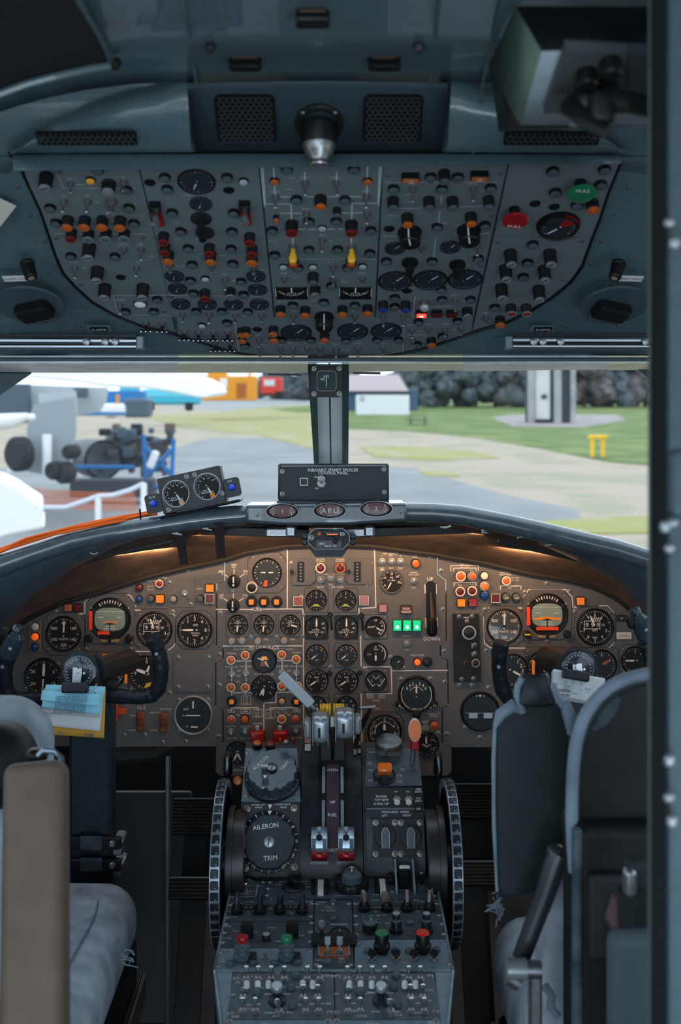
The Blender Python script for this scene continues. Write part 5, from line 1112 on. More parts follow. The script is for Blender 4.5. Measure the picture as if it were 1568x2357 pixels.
lampb(MP, PC_, *Mm(1347, 768), .0076, .010, orangelit, name='mach_trim_lamp', dome=.8); lampb(MP, PC_, *Mm(1412, 768), .0095, .006, blackm, name='black_knob'); lampb(MP, PC_, *Mm(1337, 132), .0090, .012, orange, name='orange_button'); lampb(MP, PC_, *Mm(1457, 1175), .0085, .010, mat('red_orange_lens', (.5, .06, .02)), ring=dorange, name='horn_cancel_button')
for p in ((577,375),(1003,370)): sqlamp(MP, PC_, *Mm(*p), 20, 20, .006, mat('rust_lens', (.22, .035, .015), .35, coat=.3), frame=creamw, name='rust_caption_lamp')
sqlamp(MP, PC_, *Mm(1125, 420), 20, 20, .007, mat('rust2_lens', (.28, .06, .02), .35, coat=.3), name='rust_caption_lamp')
sqlamp(MP, PC_, *Mm(1275, 432), 26, 20, .010, darkred, black, txt=('GEAR', 'UNSAFE'), label='dark red gear unsafe caption', name='gear_unsafe_lamp')
for x in (1218, 1281, 1344): sqlamp(MP, PC_, *Mm(x, 532), 20, 26, .011, greenlit, mat('dark_green_body', (.01, .12, .06), .4), core=greencore, name='gear_light', label='lit green landing gear light')
u, v, k = MP.hit(*Mm(1435, 420))
b = MB(); b.prism(rrect(23*k, 124*k, 10*k), .0003, .0012); part('gear_lever_slot', b.mesh('gear_lever_slot', black), PC_, (u, v, 0))
b = MB(); b.tube([(0, 36*k, .002), (0, -20*k, .03)], 6*k, 8); b2 = part('gear_lever_arm', b.mesh('gear_lever_arm', black), PC_, (u, v, 0)); b = MB(); b.rbox((0, 0, 0), (24*k, 42*k, .024), 10*k, 4)
for i in range(5): b.box(((i-2)*4.4*k, 2*k, .0115), (1.6*k, 34*k, .004), ch=.0006)
part('gear_lever_knob', b.mesh('gear_lever_knob', black), PC_, (*MP.P(*Mm(1440, 540), .03), .03), label='black ribbed landing gear lever knob')
for p, lb in (((313, 1245), 'a'), ((460, 1245), 'b')):
    u, v, k = MP.hit(*Mm(*p), .02); b = MB(); b.rbox((0, -2*k, .014), (32*k, 26*k, .028), .004, 3); o = part('guard_cover', b.mesh('guard_cover', red), PC_, (u, v, 0), label='glossy dark red switch cover'); b = MB(); b.box((0, 17*k, .012), (10*k, 12*k, .016), ch=.0015); part('hinge', b.mesh('hinge', silcap), o)
    b = MB(); b.box((0, -13*k, .010), (33*k, 6*k, .018), ch=.001); part('guard_base', b.mesh('guard_base', black), o)
letters(MP, PC_, [('FUEL', *Mm(310, 425), 8), ('HYDRAULICS', *Mm(358, 669), 8), ('UP', *Mm(1429, 231), 8), ('DOWN', *Mm(1439, 617), 8)], white)
letters(MP, PC_, [('SYSTEM PRESSURE', *Mm(358, 843), 4), ('MACH TRIM', *Mm(1345, 722), 4.2), ('TEST', *Mm(373, 620), 4.2), ('TEST', *Mm(543, 620), 4.2), ('TEST', *Mm(203, 621), 4.2), ('ENG PUMP', *Mm(150, 797), 4.2), ('AUX PUMP', *Mm(240, 795), 4.2), ('AUX PUMP', *Mm(475, 793), 4.2), ('ENG PUMP', *Mm(567, 793), 4.2),
   ('O/HEAT', *Mm(150, 712), 4), ('O/HEAT', *Mm(567, 707), 4), ('AUX PUMP O/HEAT', *Mm(232, 684), 4), ('AUX PUMP O/HEAT', *Mm(480, 683), 4), ('ON', *Mm(195, 822), 4), ('OFF', *Mm(193, 857), 4), ('FAIL', *Mm(193, 893), 4), ('ON', *Mm(520, 822), 4), ('FAIL', *Mm(193, 1108), 4), ('FAIL', *Mm(520, 1107), 4), ('CUT-OFF', *Mm(147, 1258), 4), ('CUT-OFF', *Mm(240, 1258), 4), ('CUT-OFF', *Mm(572, 1254), 4), ('NORMAL', *Mm(567, 1178), 4), ('NORMAL', *Mm(240, 1180), 4), ('NORMAL', *Mm(147, 1180), 4), ('DAMPER', *Mm(318, 1163), 4),
   ('ENGINE', *Mm(723, 105), 4), ('O/HEAT', *Mm(723, 118), 4), ('ENGINE', *Mm(848, 105), 4), ('O/HEAT', *Mm(848, 118), 4), ('L.P COOLING', *Mm(727, 200), 3.6), ('L.P COOLING', *Mm(845, 200), 3.6), ('RE-SET', *Mm(724, 284), 4), ('RE-SET', *Mm(850, 284), 4), ('TEST', *Mm(786, 268), 4),
   ('FIRE HANDLE', *Mm(1175, 68), 4.2), ('1', *Mm(1118, 82), 4), ('APU', *Mm(1176, 80), 4), ('2', *Mm(1238, 82), 4), ('TEST', *Mm(1118, 162), 4), ('TEST', *Mm(1178, 162), 4), ('TEST', *Mm(1236, 162), 4), ('PRESS', *Mm(1328, 63), 4), ('OFF', *Mm(1332, 78), 4), ('PULL', *Mm(1334, 92), 4), ('HORN', *Mm(1322, 190), 4), ('CUT-OFF', *Mm(1322, 204), 4), ('TEST', *Mm(1322, 288), 4), ('BRIGHT', *Mm(1280, 600), 3.6), ('DIM', *Mm(1283, 687), 4), ('RAISER', *Mm(1043, 983), 4), ('VALVE', *Mm(1043, 996), 4), ('SAFETY', *Mm(1117, 982), 4), ('VALVE', *Mm(1117, 995), 4), ('CLOSE', *Mm(1080, 1014), 4), ('OPEN', *Mm(1087, 1067), 4),
   ('CABIN ALT', *Mm(1450, 1100), 4), ('HORN', *Mm(1450, 1114), 4), ('PRESS', *Mm(1398, 1150), 4), ('TO', *Mm(1398, 1166), 4), ('CANCEL', *Mm(1398, 1182), 4), ('HORN', *Mm(1398, 1198), 4)], creamw, 'small_lettering')
letters(MP, PL_, [('PRESS TO', *L(1050, 110), 3.6), ('MASTER', *L(1120, 76), 3.6), ('WARNING', *L(1122, 90), 3.6), ('AUTO', *L(1046, 150), 4), ('PILOT', *L(1046, 172), 4), ('AUX', *L(1288, 120), 4), ('LIGHT', *L(1288, 137), 4), ('CANCEL', *L(1288, 154), 4), ('ALT', *L(1203, 147), 4), ('GROUND', *L(1203, 163), 4), ('TEST', *L(1203, 179), 4), ('ONLY', *L(1203, 195), 4), ('GYRO', *L(1388, 166), 4), ('BAD', *L(925, 1046), 3.6), ('FRONT', *L(922, 1147), 3.6), ('FREE GYRO', *L(1080, 1026), 3.6), ('BAD MODE', *L(1153, 1000), 3.6), ('SLAVED', *L(1068, 1146), 3.6)], creamw, 'small_lettering')
letters(MP, PR_, [('INJECTION', *R(195, 52), 3.6), ('AIR VALVE', *R(195, 70), 3.2), ('No1', *R(160, 92), 3.4), ('No2', *R(237, 92), 3.4), ('No1', *R(162, 184), 3.4), ('No2', *R(237, 184), 3.4), ('MASTER', *R(447, 105), 4), ('WARNING', *R(450, 118), 4), ('PUSH ON', *R(505, 138), 3.6), ('PULL OFF', *R(508, 154), 3.6), ('GLIDE SLOPE', *R(487, 190), 3.6), ('TEST', *R(480, 204), 3.6)], creamw, 'small_lettering')
ls = [[(50,427),(130,427)],[(205,427),(285,427)],[(335,425),(607,424),(612,455),(614,1300)],[(508,30),(508,424)],[(1070,28),(1079,415),(990,420)],[(970,420),(970,455)],[(612,590),(612,605)],[(95,664),(285,664)],[(430,663),(613,662)],[(175,760),(285,760)],[(435,757),(540,757)],[(150,800),(150,830)],[(243,765),(243,825)],[(475,765),(475,815)],[(567,780),(567,815)],[(150,870),(150,900)],[(243,865),(243,895)],[(567,865),(567,900)],
      [(150,955),(150,985)],[(150,965),(285,965)],[(240,965),(240,980)],[(435,962),(545,960)],[(435,962),(435,1028),(357,1030),(357,1200)],[(148,1075),(148,1063),(318,1060),(318,1075)],[(240,1062),(240,1070)],[(398,1075),(398,1062),(570,1060),(570,1072)],[(475,1062),(475,1070)],[(980,600),(984,790)],[(998,798),(1178,797),(1182,970),(1020,972)],[(1182,823),(1540,820)],[(984,970),(990,1300)],[(1395,270),(1397,322)],[(1467,268),(1469,322)],[(1400,485),(1402,538)],[(1473,483),(1475,538)]]
polylines(MP, PC_, [[Mm(*p) for p in l_] for l_ in ls], 2.4)
bxs = [[(213,982),(272,982),(272,1038),(213,1038)],[(128,1072),(168,1072),(168,1090),(128,1090)],[(210,1070),(270,1070),(270,1097),(210,1097)],[(287,1070),(345,1070),(345,1122),(287,1122)],[(370,1072),(430,1072),(430,1130),(370,1130)],[(447,1072),(500,1072),(500,1097),(447,1097)],[(545,1070),(588,1070),(588,1088),(545,1088)]]
polylines(MP, PC_, [[Mm(*p) for p in l_+[l_[0]]] for l_ in bxs], 1.0, name='label_boxes')
b = MB()
for q in bxs:
    x0, y0 = Mm(*q[0]); x1, y1 = Mm(*q[2]); n = max(1, int((y1-y0)/5))
    for i in range(n): u, v, k = MP.hit((x0+x1)/2, y0+(i+.5)*(y1-y0)/n); b.scribble(u, v, int((x1-x0)/3.2)-1, 3*k, .0007)
part('small_lettering', b.mesh('small_lettering', creamw), PC_)
for p in ((75,195),(75,450),(270,605),(437,605),(605,600),(605,465),(1500,178),(1512,428),(1520,697),(1525,895),(1243,878),(1430,873),(1250,1068),(1437,1065),(600,350),(805,290),(1120,180),(1258,805),(1480,1225),(1540,1230),(1173,735),(70,915),(65,1245),(490,30),(1435,88),(1030,270),(1045,130),(538,130),(785,800),(640,800),(1010,810)): screw(MP, PC_, *Mm(*p), 4.5)
# latch knobs between the engine gauges
for p in ((785, 460), (985, 465), (780, 838), (975, 835)):
    u, v, k = MP.hit(*Mm(*p)); b = MB(); b.lathe([(6*k, 0), (6*k, .006), (4*k, .008), (0, .008)], 12); b.tube([(0, 0, .004), (2*k, -16*k, .006), (4*k, -34*k, .002)], .0022, 6) if p[1] < 600 else None; part('bezel_clamp', b.mesh('bezel_clamp', black), PC_, (u, v, 0))
# ================================================================ CENTRE PEDESTAL
def Q(x, y): return (480+x/2.6133, 1980+y/2.6133)
def P1(x, y): return (480+x/2.6133, 1640+y/2.6133)
PD = Frame(760, 2232, 1.557, (0, 1, 0))
PL2 = Frame(760, 2234, 1.553, (0, math.cos(math.radians(14)), math.sin(math.radians(14))))
PS = Frame(760, 2010, 1.846, (0, math.cos(math.radians(68)), math.sin(math.radians(68))))
u0, v0, _ = PS.hit(760, 1845); pt = PS.o+PS.y*v0
PT = Frame(760, 1845, pt.y, (0, math.cos(math.radians(30)), math.sin(math.radians(30))))
def w3(fr, x, y, h=0): u, v, k = fr.hit(x, y, h); return fr.o+fr.x*u+fr.y*v+fr.z*h
ped = thing('centre_pedestal', 'black centre pedestal body that carries the trim, throttle and radio panels', 'pedestal')
def hexa(top, depth, m, nm, par=ped):
    b = MB(); n = len(top); bot = [Vector((p.x, p.y, max(0.0, p.z-depth))) for p in top]
    b.add(top+bot, [tuple(range(n)), tuple(range(2*n-1, n-1, -1))]+[(i, i+n, (i+1) % n+n, (i+1) % n) for i in range(n)]); return part(nm, b.mesh(nm, m), par)
edgem = mat('worn_edge_metal', (.16, .22, .25), .4, .3, nz=.5, ns=60)
A0 = [w3(PD, 535, 2018, -.006), w3(PD, 1005, 2018, -.006), w3(PD, 1043, 2232, -.006), w3(PD, 494, 2232, -.006)]
hexa(A0, 1.0, blackm, 'console_body')
A1 = [w3(PL2, 494, 2236, -.005), w3(PL2, 1043, 2236, -.005), w3(PL2, 1032, 2362, -.005), w3(PL2, 508, 2362, -.005)]
hexa(A1, 1.0, blackm, 'lower_console_body')
hexa([w3(PL2, 494, 2238, .001), w3(PL2, 536, 2238, .001), w3(PL2, 521, 2365, .001), w3(PL2, 508, 2365, .001)], .03, consl, 'side_cheek')
hexa([w3(PL2, 1002, 2238, .001), w3(PL2, 1043, 2238, .001), w3(PL2, 1032, 2365, .001), w3(PL2, 1014, 2365, .001)], .03, consl, 'side_cheek')
for q in (((494, 2234), (511, 2365)), ((1043, 2234), (1030, 2365))):
    b = MB(); b.tube([w3(PL2, *q[0], .002), w3(PL2, *q[1], .002)], .0022, 6); part('edge_rail', b.mesh('edge_rail', edgem), ped)
for q in (((536, 2022), (494, 2232)), ((1004, 2022), (1043, 2232))):
    b = MB(); b.tube([w3(PD, *q[0], .001), w3(PD, *q[1], .001)], .0020, 6); part('edge_rail', b.mesh('edge_rail', edgem), ped)
b = MB(); b.box(w3(PD, 768, 2235, .0005), (.322, .004, .003)); part('edge_rail', b.mesh('edge_rail', edgem), ped)
def xprism(prof, x0, x1, m, nm, par, ang=35):
    b = MB(); n = len(prof); vs = [(x0, y, z) for y, z in prof]+[(x1, y, z) for y, z in prof]
    a = sum(prof[i][0]*prof[(i+1) % n][1]-prof[(i+1) % n][0]*prof[i][1] for i in range(n)); f1 = tuple(range(n)); f2 = tuple(range(2*n-1, n-1, -1))
    sides = [(i, i+n, (i+1) % n+n, (i+1) % n) for i in range(n)]
    if a > 0: f1, f2, sides = f1[::-1], f2[::-1], [s[::-1] for s in sides]
    b.add(vs, [f1[::-1], f2[::-1]]+[s[::-1] for s in sides]); return part(nm, b.mesh(nm, m, ang), par)
s0 = PS.o.y, PS.o.z; s1 = pt.y, pt.z; s2v = PT.o+PT.y*.132; s2 = s2v.y, s2v.z
off = .003
prof = [(s0[0], s0[1]-.01), (s0[0]+off, s0[1]), (s1[0]+off, s1[1]-.002), (s2[0], s2[1]-off), (s2[0]+.02, s2[1]-.03), (s2[0]+.03, .3), (s2[0], .05), (s0[0]+.02, .05)]
xprism(prof, -.149, -.050, blackm, 'left_block', ped); xprism(prof, .055, .156, blackm, 'right_block', ped)
# ---- rudder trim
rt = thing('rudder_trim_panel', 'panel with large scalloped rudder trim wheel and crank, upper left of the pedestal', 'trim control', PT.Mx)
plate(PT, rt, [(566, 1722), (684, 1722), (692, 1844), (556, 1844)], .003, consl, 'face_plate', .001)
u, v, k = PT.hit(627, 1793, .004)
def scallop(R, z0, z1, n=12, m=0, d=.07):
    b = MB(); N = n*8; out = []
    for z, f in ((z0, 1.0), (z0+.001, 1.02), (z1-.002, 1.0), (z1, .955)):
        r = []
        for i in range(N):
            a = 2*PI*i/N; c_ = (a*n/(2*PI)) % 1.0; e = d*math.exp(-((c_-.5)/.17)**2); rr = R*f*(1-e); r.append((rr*math.cos(a), rr*math.sin(a), z))
        out.append(r)
    b.grid(out, closed=True); b.add(out[-1], [tuple(range(N))]); return b
b = MB(); b.lathe([(.0475, 0), (.0475, .007), (.044, .010), (0, .010)], 40); part('scale_ring', b.mesh('scale_ring', blackm), rt, (u, v, .001))
b = MB()
for i in range(-9, 10):
    a = math.radians(180+i*13); b.line([pol(math.degrees(a), .0405), pol(math.degrees(a), .0455 if i % 2 == 0 else .0435)], .0009, .0105)
    if i % 3 == 0 and i: x_, y_ = pol(math.degrees(a)+5, .0395); b.text(str(abs(i)*3+1), x_, y_, .0072, -a+PI, .0106)
part('scale_marking', b.mesh('scale_marking', white), rt, (u, v, .001))
gloss = mat('glossy_blue_black', (.030, .045, .06), .22, coat=.3, nz=.3, ns=60)
o = part('trim_wheel', scallop(.0435, .008, .030).mesh('trim_wheel', gloss, 30), rt, (u, v-.001, 0))
b = MB(); b.lathe([(.009, .030), (.009, .0335), (.0075, .034), (.0075, .032), (0, .032)], 20); part('centre_boss', b.mesh('centre_boss', blackm), o); part('slotted_cap', m_slotcap(.0072, silcap), o, (0, 0, .032), (0, 0, 1.2))
b = MB(); b.lathe([(.008, .030), (.007, .032), (.0052, .034), (.0052, .046), (.0064, .048), (.0064, .051), (.0045, .052), (0, .052)], 18); part('crank_knob', b.mesh('crank_knob', dmetal), o, (-.011, -.012, 0))
b = MB(); b.text('RUDDER', 0, 0, .0095, .9, .0305); part('lettering', b.mesh('lettering', white), o, (-.019, .013, 0)); b = MB(); b.text('TRIM', 0, 0, .0095, 1.0, .0305); part('lettering', b.mesh('lettering', white), o, (.021, .006, 0))
for x, y in ((570, 1832), (676, 1832), (572, 1732)): screw(PT, rt, x, y, 6, .001)
# ---- aileron trim
at = thing('aileron_trim_panel', 'panel with big round knob lettered aileron trim, left face of the pedestal', 'trim control', PS.Mx)
plate(PS, at, [(557, 1849), (690, 1849), (692, 2006), (553, 2006)], .003, mat('black_brown_plate', (.020, .020, .024), .4, nz=.3, ns=200), 'face_plate', .001)
u, v, k = PS.hit(620, 1938, .003)
b = MB(); b.lathe([(.0485, 0), (.0485, .003), (.046, .004), (0, .004)], 44); part('scale_ring', b.mesh('scale_ring', blackm), at, (u, v, .001))
b = MB()
for i in range(24):
    a = i*15; b.line([pol(a, .0435), pol(a, .0475)], .0009, .0055)
for i, s_ in ((-2, '2'), (-4, '4'), (-6, '6'), (-8, '8'), (-10, '10'), (2, '2'), (4, '4'), (6, '6'), (8, '8'), (10, '10')):
    x_, y_ = pol(i*14.5, .0445); b.text(s_, x_, y_, .0072, -math.radians(i*14.5), .0056)
b.add([(-.0035, .048, .006), (.0035, .048, .006), (0, .040, .006)], [(0, 2, 1)]); b.add([(-.0035, .058, .002), (.0035, .058, .002), (0, .050, .002)], [(0, 2, 1)])
part('scale_marking', b.mesh('scale_marking', white), at, (u, v, .001))
o = part('trim_wheel', scallop(.0425, .004, .017, 10, d=.05).mesh('trim_wheel', mat('knob_blue_black', (.016, .028, .038), .45, nz=.3, ns=90), 30), at, (u, v, 0))
part('slotted_cap', m_slotcap(.0088, dmetal), o, (0, 0, .017), (0, 0, 1.4))
b = MB(); b.text('AILERON', -.006, .024, .0105, .12, .0176); b.text('TRIM', .003, -.024, .0105, .08, .0176); part('lettering', b.mesh('lettering', white), o)
for x, y in ((569, 1862), (677, 1860), (566, 1998), (678, 1996)): screw(PS, at, x, y, 6, .001)
letters(PS, at, [('LOWER LEFT', 595, 1852.5, 4), ('WING', 595, 1858.5, 4), ('LOWER RIGHT', 651, 1851.5, 4), ('WING', 652, 1858, 4)], white, z=.0016)
# ---- throttle quadrant
tq = thing('throttle_quadrant', 'middle block of the pedestal with curved lever slots', 'throttle quadrant')
cy, cz, cr = 2.06, EYE-.86, .235
pf = [(cy+cr*math.cos(math.radians(a)), cz+cr*math.sin(math.radians(a))) for a in range(166, 74, -6)]
pf = [(pf[0][0], pf[0][1]-.02)]+pf+[(2.16, .46), (1.95, .45), (1.86, .45)]
xprism(pf, -.0485, .0535, blackm, 'quadrant_cover', tq, 20)
def arcstrip(x0, x1, a0, a1, r, m, nm, par=tq, lab=None, th=.003):
    b = MB(); o_ = []; N = 10
    for rr in (r, r-th):
        for xx in (x0, x1): o_.append([Vector((xx, cy+rr*math.cos(math.radians(a0+(a1-a0)*i/N)), cz+rr*math.sin(math.radians(a0+(a1-a0)*i/N)))) for i in range(N+1)])
    b.grid([o_[0], o_[1]]); b.grid([o_[2], o_[0]]); b.grid([o_[1], o_[3]]); return part(nm, b.mesh(nm, m, 20), par, label=lab)
xs_ = lambda px, Y=1.85: (px-VX)*Y/F
arcstrip(xs_(752), xs_(781), 121, 160, cr+.004, purple, 'hp_fuel_plaque', lab='plum coloured HP fuel plaque')
def arcpt(px, a, r): return Vector((xs_(px), cy+r*math.cos(math.radians(a)), cz+r*math.sin(math.radians(a))))
for s_, a in (('OPEN', 124), ('HP', 138), ('FUEL', 143), ('SHUT', 156)):
    b = MB(); b.text(s_, 0, 0, .0072); o = part('lettering', b.mesh('lettering', white), tq); ra = math.radians(a)
    yv = Vector((0, -math.sin(ra)*-1, math.cos(ra)*-1)); zv = Vector((0, math.cos(ra), math.sin(ra))); p = arcpt(766, a, cr+.0045)
    o.matrix_world = Matrix(((1, yv[0], zv[0], p[0]), (0, yv[1], zv[1], p[1]), (0, yv[2], zv[2], p[2]), (0, 0, 0, 1)))
for x0, x1 in ((741, 748), (785, 792)): arcstrip(xs_(x0), xs_(x1), 122, 134, cr+.003, silcap, 'silver_strip'); arcstrip(xs_(x0), xs_(x1), 137, 148, cr+.003, silcap, 'silver_strip')
for x0, x1 in ((733, 739), (794, 800)): arcstrip(xs_(x0), xs_(x1), 112, 160, cr+.0012, black, 'lever_slot')
arcstrip(xs_(697), xs_(712), 92, 108, cr+.002, dmetal, 'index_plate'); arcstrip(xs_(698), xs_(712), 108.5, 113, cr+.002, mat('index_white', (.4, .42, .43), .5), 'index_plate')
for i in range(5): arcstrip(xs_(818), xs_(824), 92+i*5, 95.5+i*5, cr+.003, silcap if i % 2 else dmetal, 'index_mark'); arcstrip(xs_(827), xs_(835), 92+i*5, 94.5+i*5, cr+.003, dmetal, 'index_mark')
# engine throttle levers
thr = mat('silver_grey_lever', (.34, .38, .42), .3, .6, nz=.08, ns=80)
for i, (x0, x1, ya, yb, s_) in enumerate(((719, 757, 1641, 1706, -1), (771, 815, 1630, 1697, 1))):
    t = thing('throttle_lever', '%s silver throttle lever with black arm' % ('left' if i == 0 else 'right'), 'lever', group='throttle levers')
    Y = 1.93; k = Y/F; c_ = W((x0+x1)/2, (ya+yb)/2, Y)
    b = MB(); b.rbox(c_, ((x1-x0)*k, .046, (yb-ya)*k), .018, 5, fn=lambda p: Vector((max(-.5*(x1-x0)*k, min(.5*(x1-x0)*k, p.x*1.6)), p.y, p.z))); part('handle', b.mesh('handle', thr, 50), t)
    b = MB(); b.box(c_+Vector((-.002, -.0235, -.003)), (.0045, .002, .016)); part('handle_slot', b.mesh('handle_slot', black), t)
    for e in (-1, 1): b = MB(); b.box(c_+Vector((e*(x1-x0)*k*.46, -.0005, 0)), (.0012, .048, .049), ch=.0004); part('edge_band', b.mesh('edge_band', silcap), t)
    xa = xs_(742 if i == 0 else 783, 1.93)
    b = MB(); b.box((xa+.006 if i == 0 else xa-.001, 1.965, c_.z-.066), (.021, .03, .10), ch=.002); part('arm', b.mesh('arm', black), t)
    b = MB(); b.rbox(W(709 if i == 0 else 823, (ya+yb)/2+2, 1.935), (.014, .03, .032), .007, 3); part('side_knob', b.mesh('side_knob', silcap), t)
    cyl = Matrix.Rotation(PI/2, 3, 'Y'); xw = 749 if i == 0 else 780
    b = MB(); wr = .0155
    b.lathe([(0, -.0095), (wr, -.0095), (wr, -.007), (wr*.9, -.006), (wr, -.005), (wr, -.001), (wr*.9, 0), (wr, .001), (wr, .005), (wr*.9, .006), (wr, .007), (wr, .0095), (0, .0095)], 24, c=W(xw, 1640, 1.99), M=cyl); part('friction_wheel', b.mesh('friction_wheel', yellow), t, label='yellow numbered wheel')
    b = MB(); b.text(str(i+1), 0, 0, .011, z=.0005); o = part('lettering', b.mesh('lettering', black), t); o.matrix_world = Matrix.Translation(W(xw-1, 1633, 1.974)) @ Matrix.Rotation(PI/2-.1, 4, 'X')
    b = MB(); b.box(W(xw-12, 1660, 1.95), (.012, .01, .018), ch=.001); part('latch', b.mesh('latch', dmetal), t)
# HP fuel levers
hp = mat('blue_steel', (.30, .38, .46), .3, .7, nz=.15, ns=150)
for i, x in enumerate((735, 797)):
    t = thing('fuel_lever', '%s blue steel HP fuel lever with red tip' % ('left' if i == 0 else 'right'), 'lever', group='fuel shut-off levers')
    k = 1.82/F; b = MB(); rows = []
    for j, (py, Y) in enumerate(((1903, 1.846), (1912, 1.832), (1930, 1.818), (1950, 1.812), (1963, 1.812))): rows.append([W(xx, py, Y+(.004 if abs(xx-x) > 16 else 0)) for xx in (x-18.5, x-17, x-8, x, x+8, x+17, x+18.5)])
    b.grid(rows, flip=True); o = part('lever_face', b.mesh('lever_face', hp, 30), t); o.modifiers.new('s', 'SOLIDIFY').thickness = .006
    b = MB(); rows = [[W(xx, py, Y) for xx in (x-18, x, x+18)] for py, Y in ((1962, 1.811), (1974, 1.811), (1981, 1.816))]; b.grid(rows, flip=True); o = part('red_tip', b.mesh('red_tip', red), t); o.modifiers.new('s', 'SOLIDIFY').thickness = .006
    b = MB(); b.lathe([(.0052, -.001), (.0052, .0006), (.004, .0006), (.004, 0), (0, 0)], 16, M=Matrix.Rotation(PI/2, 3, 'X'), c=W(x, 1928, 1.8155)); part('hole', b.mesh('hole', black), t)
    b = MB(); b.box(W(x, 1910, 1.830), (.007, .004, .010), ch=.001); part('top_tab', b.mesh('top_tab', silcap), t)
    b = MB(); b.box(W(x, 1985, 1.838), (.03, .004, .005)); part('bare_metal_patch', b.mesh('bare_metal_patch', dmetal), tq)
# air brake handle and the thin T handle
t = thing('air_brake_lever', 'long pale grey flat handle on a bent rod left of the throttles', 'lever')
b = MB(); ps = [W(653, 1556, 1.965), W(711, 1618, 1.955)]; d = (ps[1]-ps[0]).normalized(); Lh = (ps[1]-ps[0]).length; Mh = Matrix.Rotation(-math.atan2((ps[0]-ps[1]).z, (ps[1]-ps[0]).x)*-1, 3, 'Y')
b.box((ps[0]+ps[1])/2, (Lh+.012, .011, .0175), ch=.002, M=Mh); part('handle', b.mesh('handle', mat('pale_grey_handle', (.38, .41, .46), .4)), t)
b = MB(); b.tube([W(708, 1616, 1.96), W(722, 1630, 1.96), W(731, 1645, 1.965), W(733, 1668, 1.975), W(733, 1720, 1.99)], .0042, 8); part('rod', b.mesh('rod', dmetal), t)
t = thing('park_brake_handle', 'thin steel T handle on a black crossed rod right of the throttles', 'lever')
b = MB(); b.tube([W(829, 1629, 1.97), W(865, 1627, 1.97)], .003, 8); part('grip', b.mesh('grip', metal), t)
b = MB(); b.tube([W(852, 1630, 1.97), W(845, 1650, 1.972), W(826, 1690, 1.975), W(812, 1735, 1.985)], .0034, 8); b.tube([W(846, 1640, 1.975), W(830, 1665, 1.98), W(822, 1725, 1.985)], .0022, 8); part('rod', b.mesh('rod', black), t)
# ---- right block: mach trim, guards, engine temp, wipers
mt_ = thing('mach_trim_panel', 'panel with square orange mach trim switch, upper right of the pedestal', 'switch panel', PT.Mx)
plate(PT, mt_, [(843, 1722), (960, 1722), (972, 1808), (840, 1811)], .003, cons, 'face_plate', .001)
letters(PT, mt_, [('MACH TRIM', 883, 1802.5, 4.6), ('ON', 853, 1774, 4), ('OFF', 853, 1798, 4)], white, z=.0016)
u, v, k = PT.hit(885, 1786, .001); b = MB(); b.lathe([(26*k, 0), (26*k, .002), (24*k, .003), (20*k, .001), (0, .001)], 28); o = part('switch_disc', b.mesh('switch_disc', blackm), mt_, (u, v, .001)); b = MB(); b.lathe([(.006, 0), (.005, .012), (0, .012)], 12); part('switch_base', b.mesh('switch_base', dmetal), o)
b = MB(); b.box((0, .004, .020), (32*k, .016, .018), ch=.0025); part('orange_cap', b.mesh('orange_cap', mat('orange_plastic', (.75, .14, .015), .35, coat=.3)), o, rot=(.3, 0, 0))
for x, y in ((851, 1757), (920, 1785), (921, 1800), (928, 1771)): screw(PT, mt_, x, y, 4.5, .001)
u, v, k = PT.hit(895, 1728, .0); gcl = mat('clear_plastic', (.8, .85, .88), .08, trans=1.0)
b = MB(); b.lathe([(32*k, 0), (31*k, .020), (28*k, .024), (0, .024)], 24, M=Matrix.Diagonal((1, .8, 1)).to_3x3()); part('clear_guard', b.mesh('clear_guard', gcl), mt_, (u, v, .001), label='transparent switch guard'); toggle(PT, mt_, 890, 1742, 889, 1722, 1.4, silcap, .013, 1)
letters(PT, mt_, [('SPOILER', 860, 1733, 3.6), ('TEST', 905, 1735, 3.2)], dimw, z=.0016)
t = thing('flap_lever', 'upright orange oval paddle lever with red shank right of the throttles', 'lever')
b = MB(); b.tube([W(949, 1757, 1.955), W(953, 1715, 1.95)], .0046, 10); part('rod', b.mesh('rod', dmetal), t)
b = MB(); b.box(W(955, 1712, 1.948), (.0165, .010, .022), ch=.003); part('red_shank', b.mesh('red_shank', red), t)
pm_ = Matrix.Rotation(PI/2-.08, 3, 'X') @ Matrix.Diagonal((.56, 1.0, 1)).to_3x3()
b = MB(); b.lathe([(0, -.004), (.0185, -.004), (.0198, -.002), (.0198, .002), (.0188, .004), (0, .004)], 32, M=pm_, c=W(955, 1680, 1.945)); part('paddle_rim', b.mesh('paddle_rim', creamw), t)
b = MB(); b.lathe([(.0178, .004), (.0172, .0052), (0, .0056)], 32, M=pm_, c=W(955, 1680, 1.945)); part('paddle_face', b.mesh('paddle_face', mat('coral_orange', (.85, .20, .07), .45)), t)
et = thing('engine_temperature_panel', 'black panel lettered engine top temp and windshield wipers', 'switch panel', PS.Mx)
plate(PS, et, [(841, 1812), (974, 1812), (976, 1883), (841, 1883)], .003, blackm, 'face_plate', .001)
plate(PS, et, [(844, 1815), (953, 1815), (953, 1861), (844, 1861)], .001, mat('black_label_plate', (.012, .013, .016), .4), 'label_plate', .002)
letters(PS, et, [('ENGINE', 878, 1833, 5), ('TOP TEMP', 878, 1841, 5), ('& FUEL DIP', 878, 1850, 5), ('No1', 912, 1822, 3.4), ('No2', 939, 1822, 3.4), ('WINDSHIELD  WIPERS', 910, 1869, 4.6), ('LEFT', 886, 1877, 4.6), ('RIGHT', 937, 1877, 4.6)], white, z=.0026)
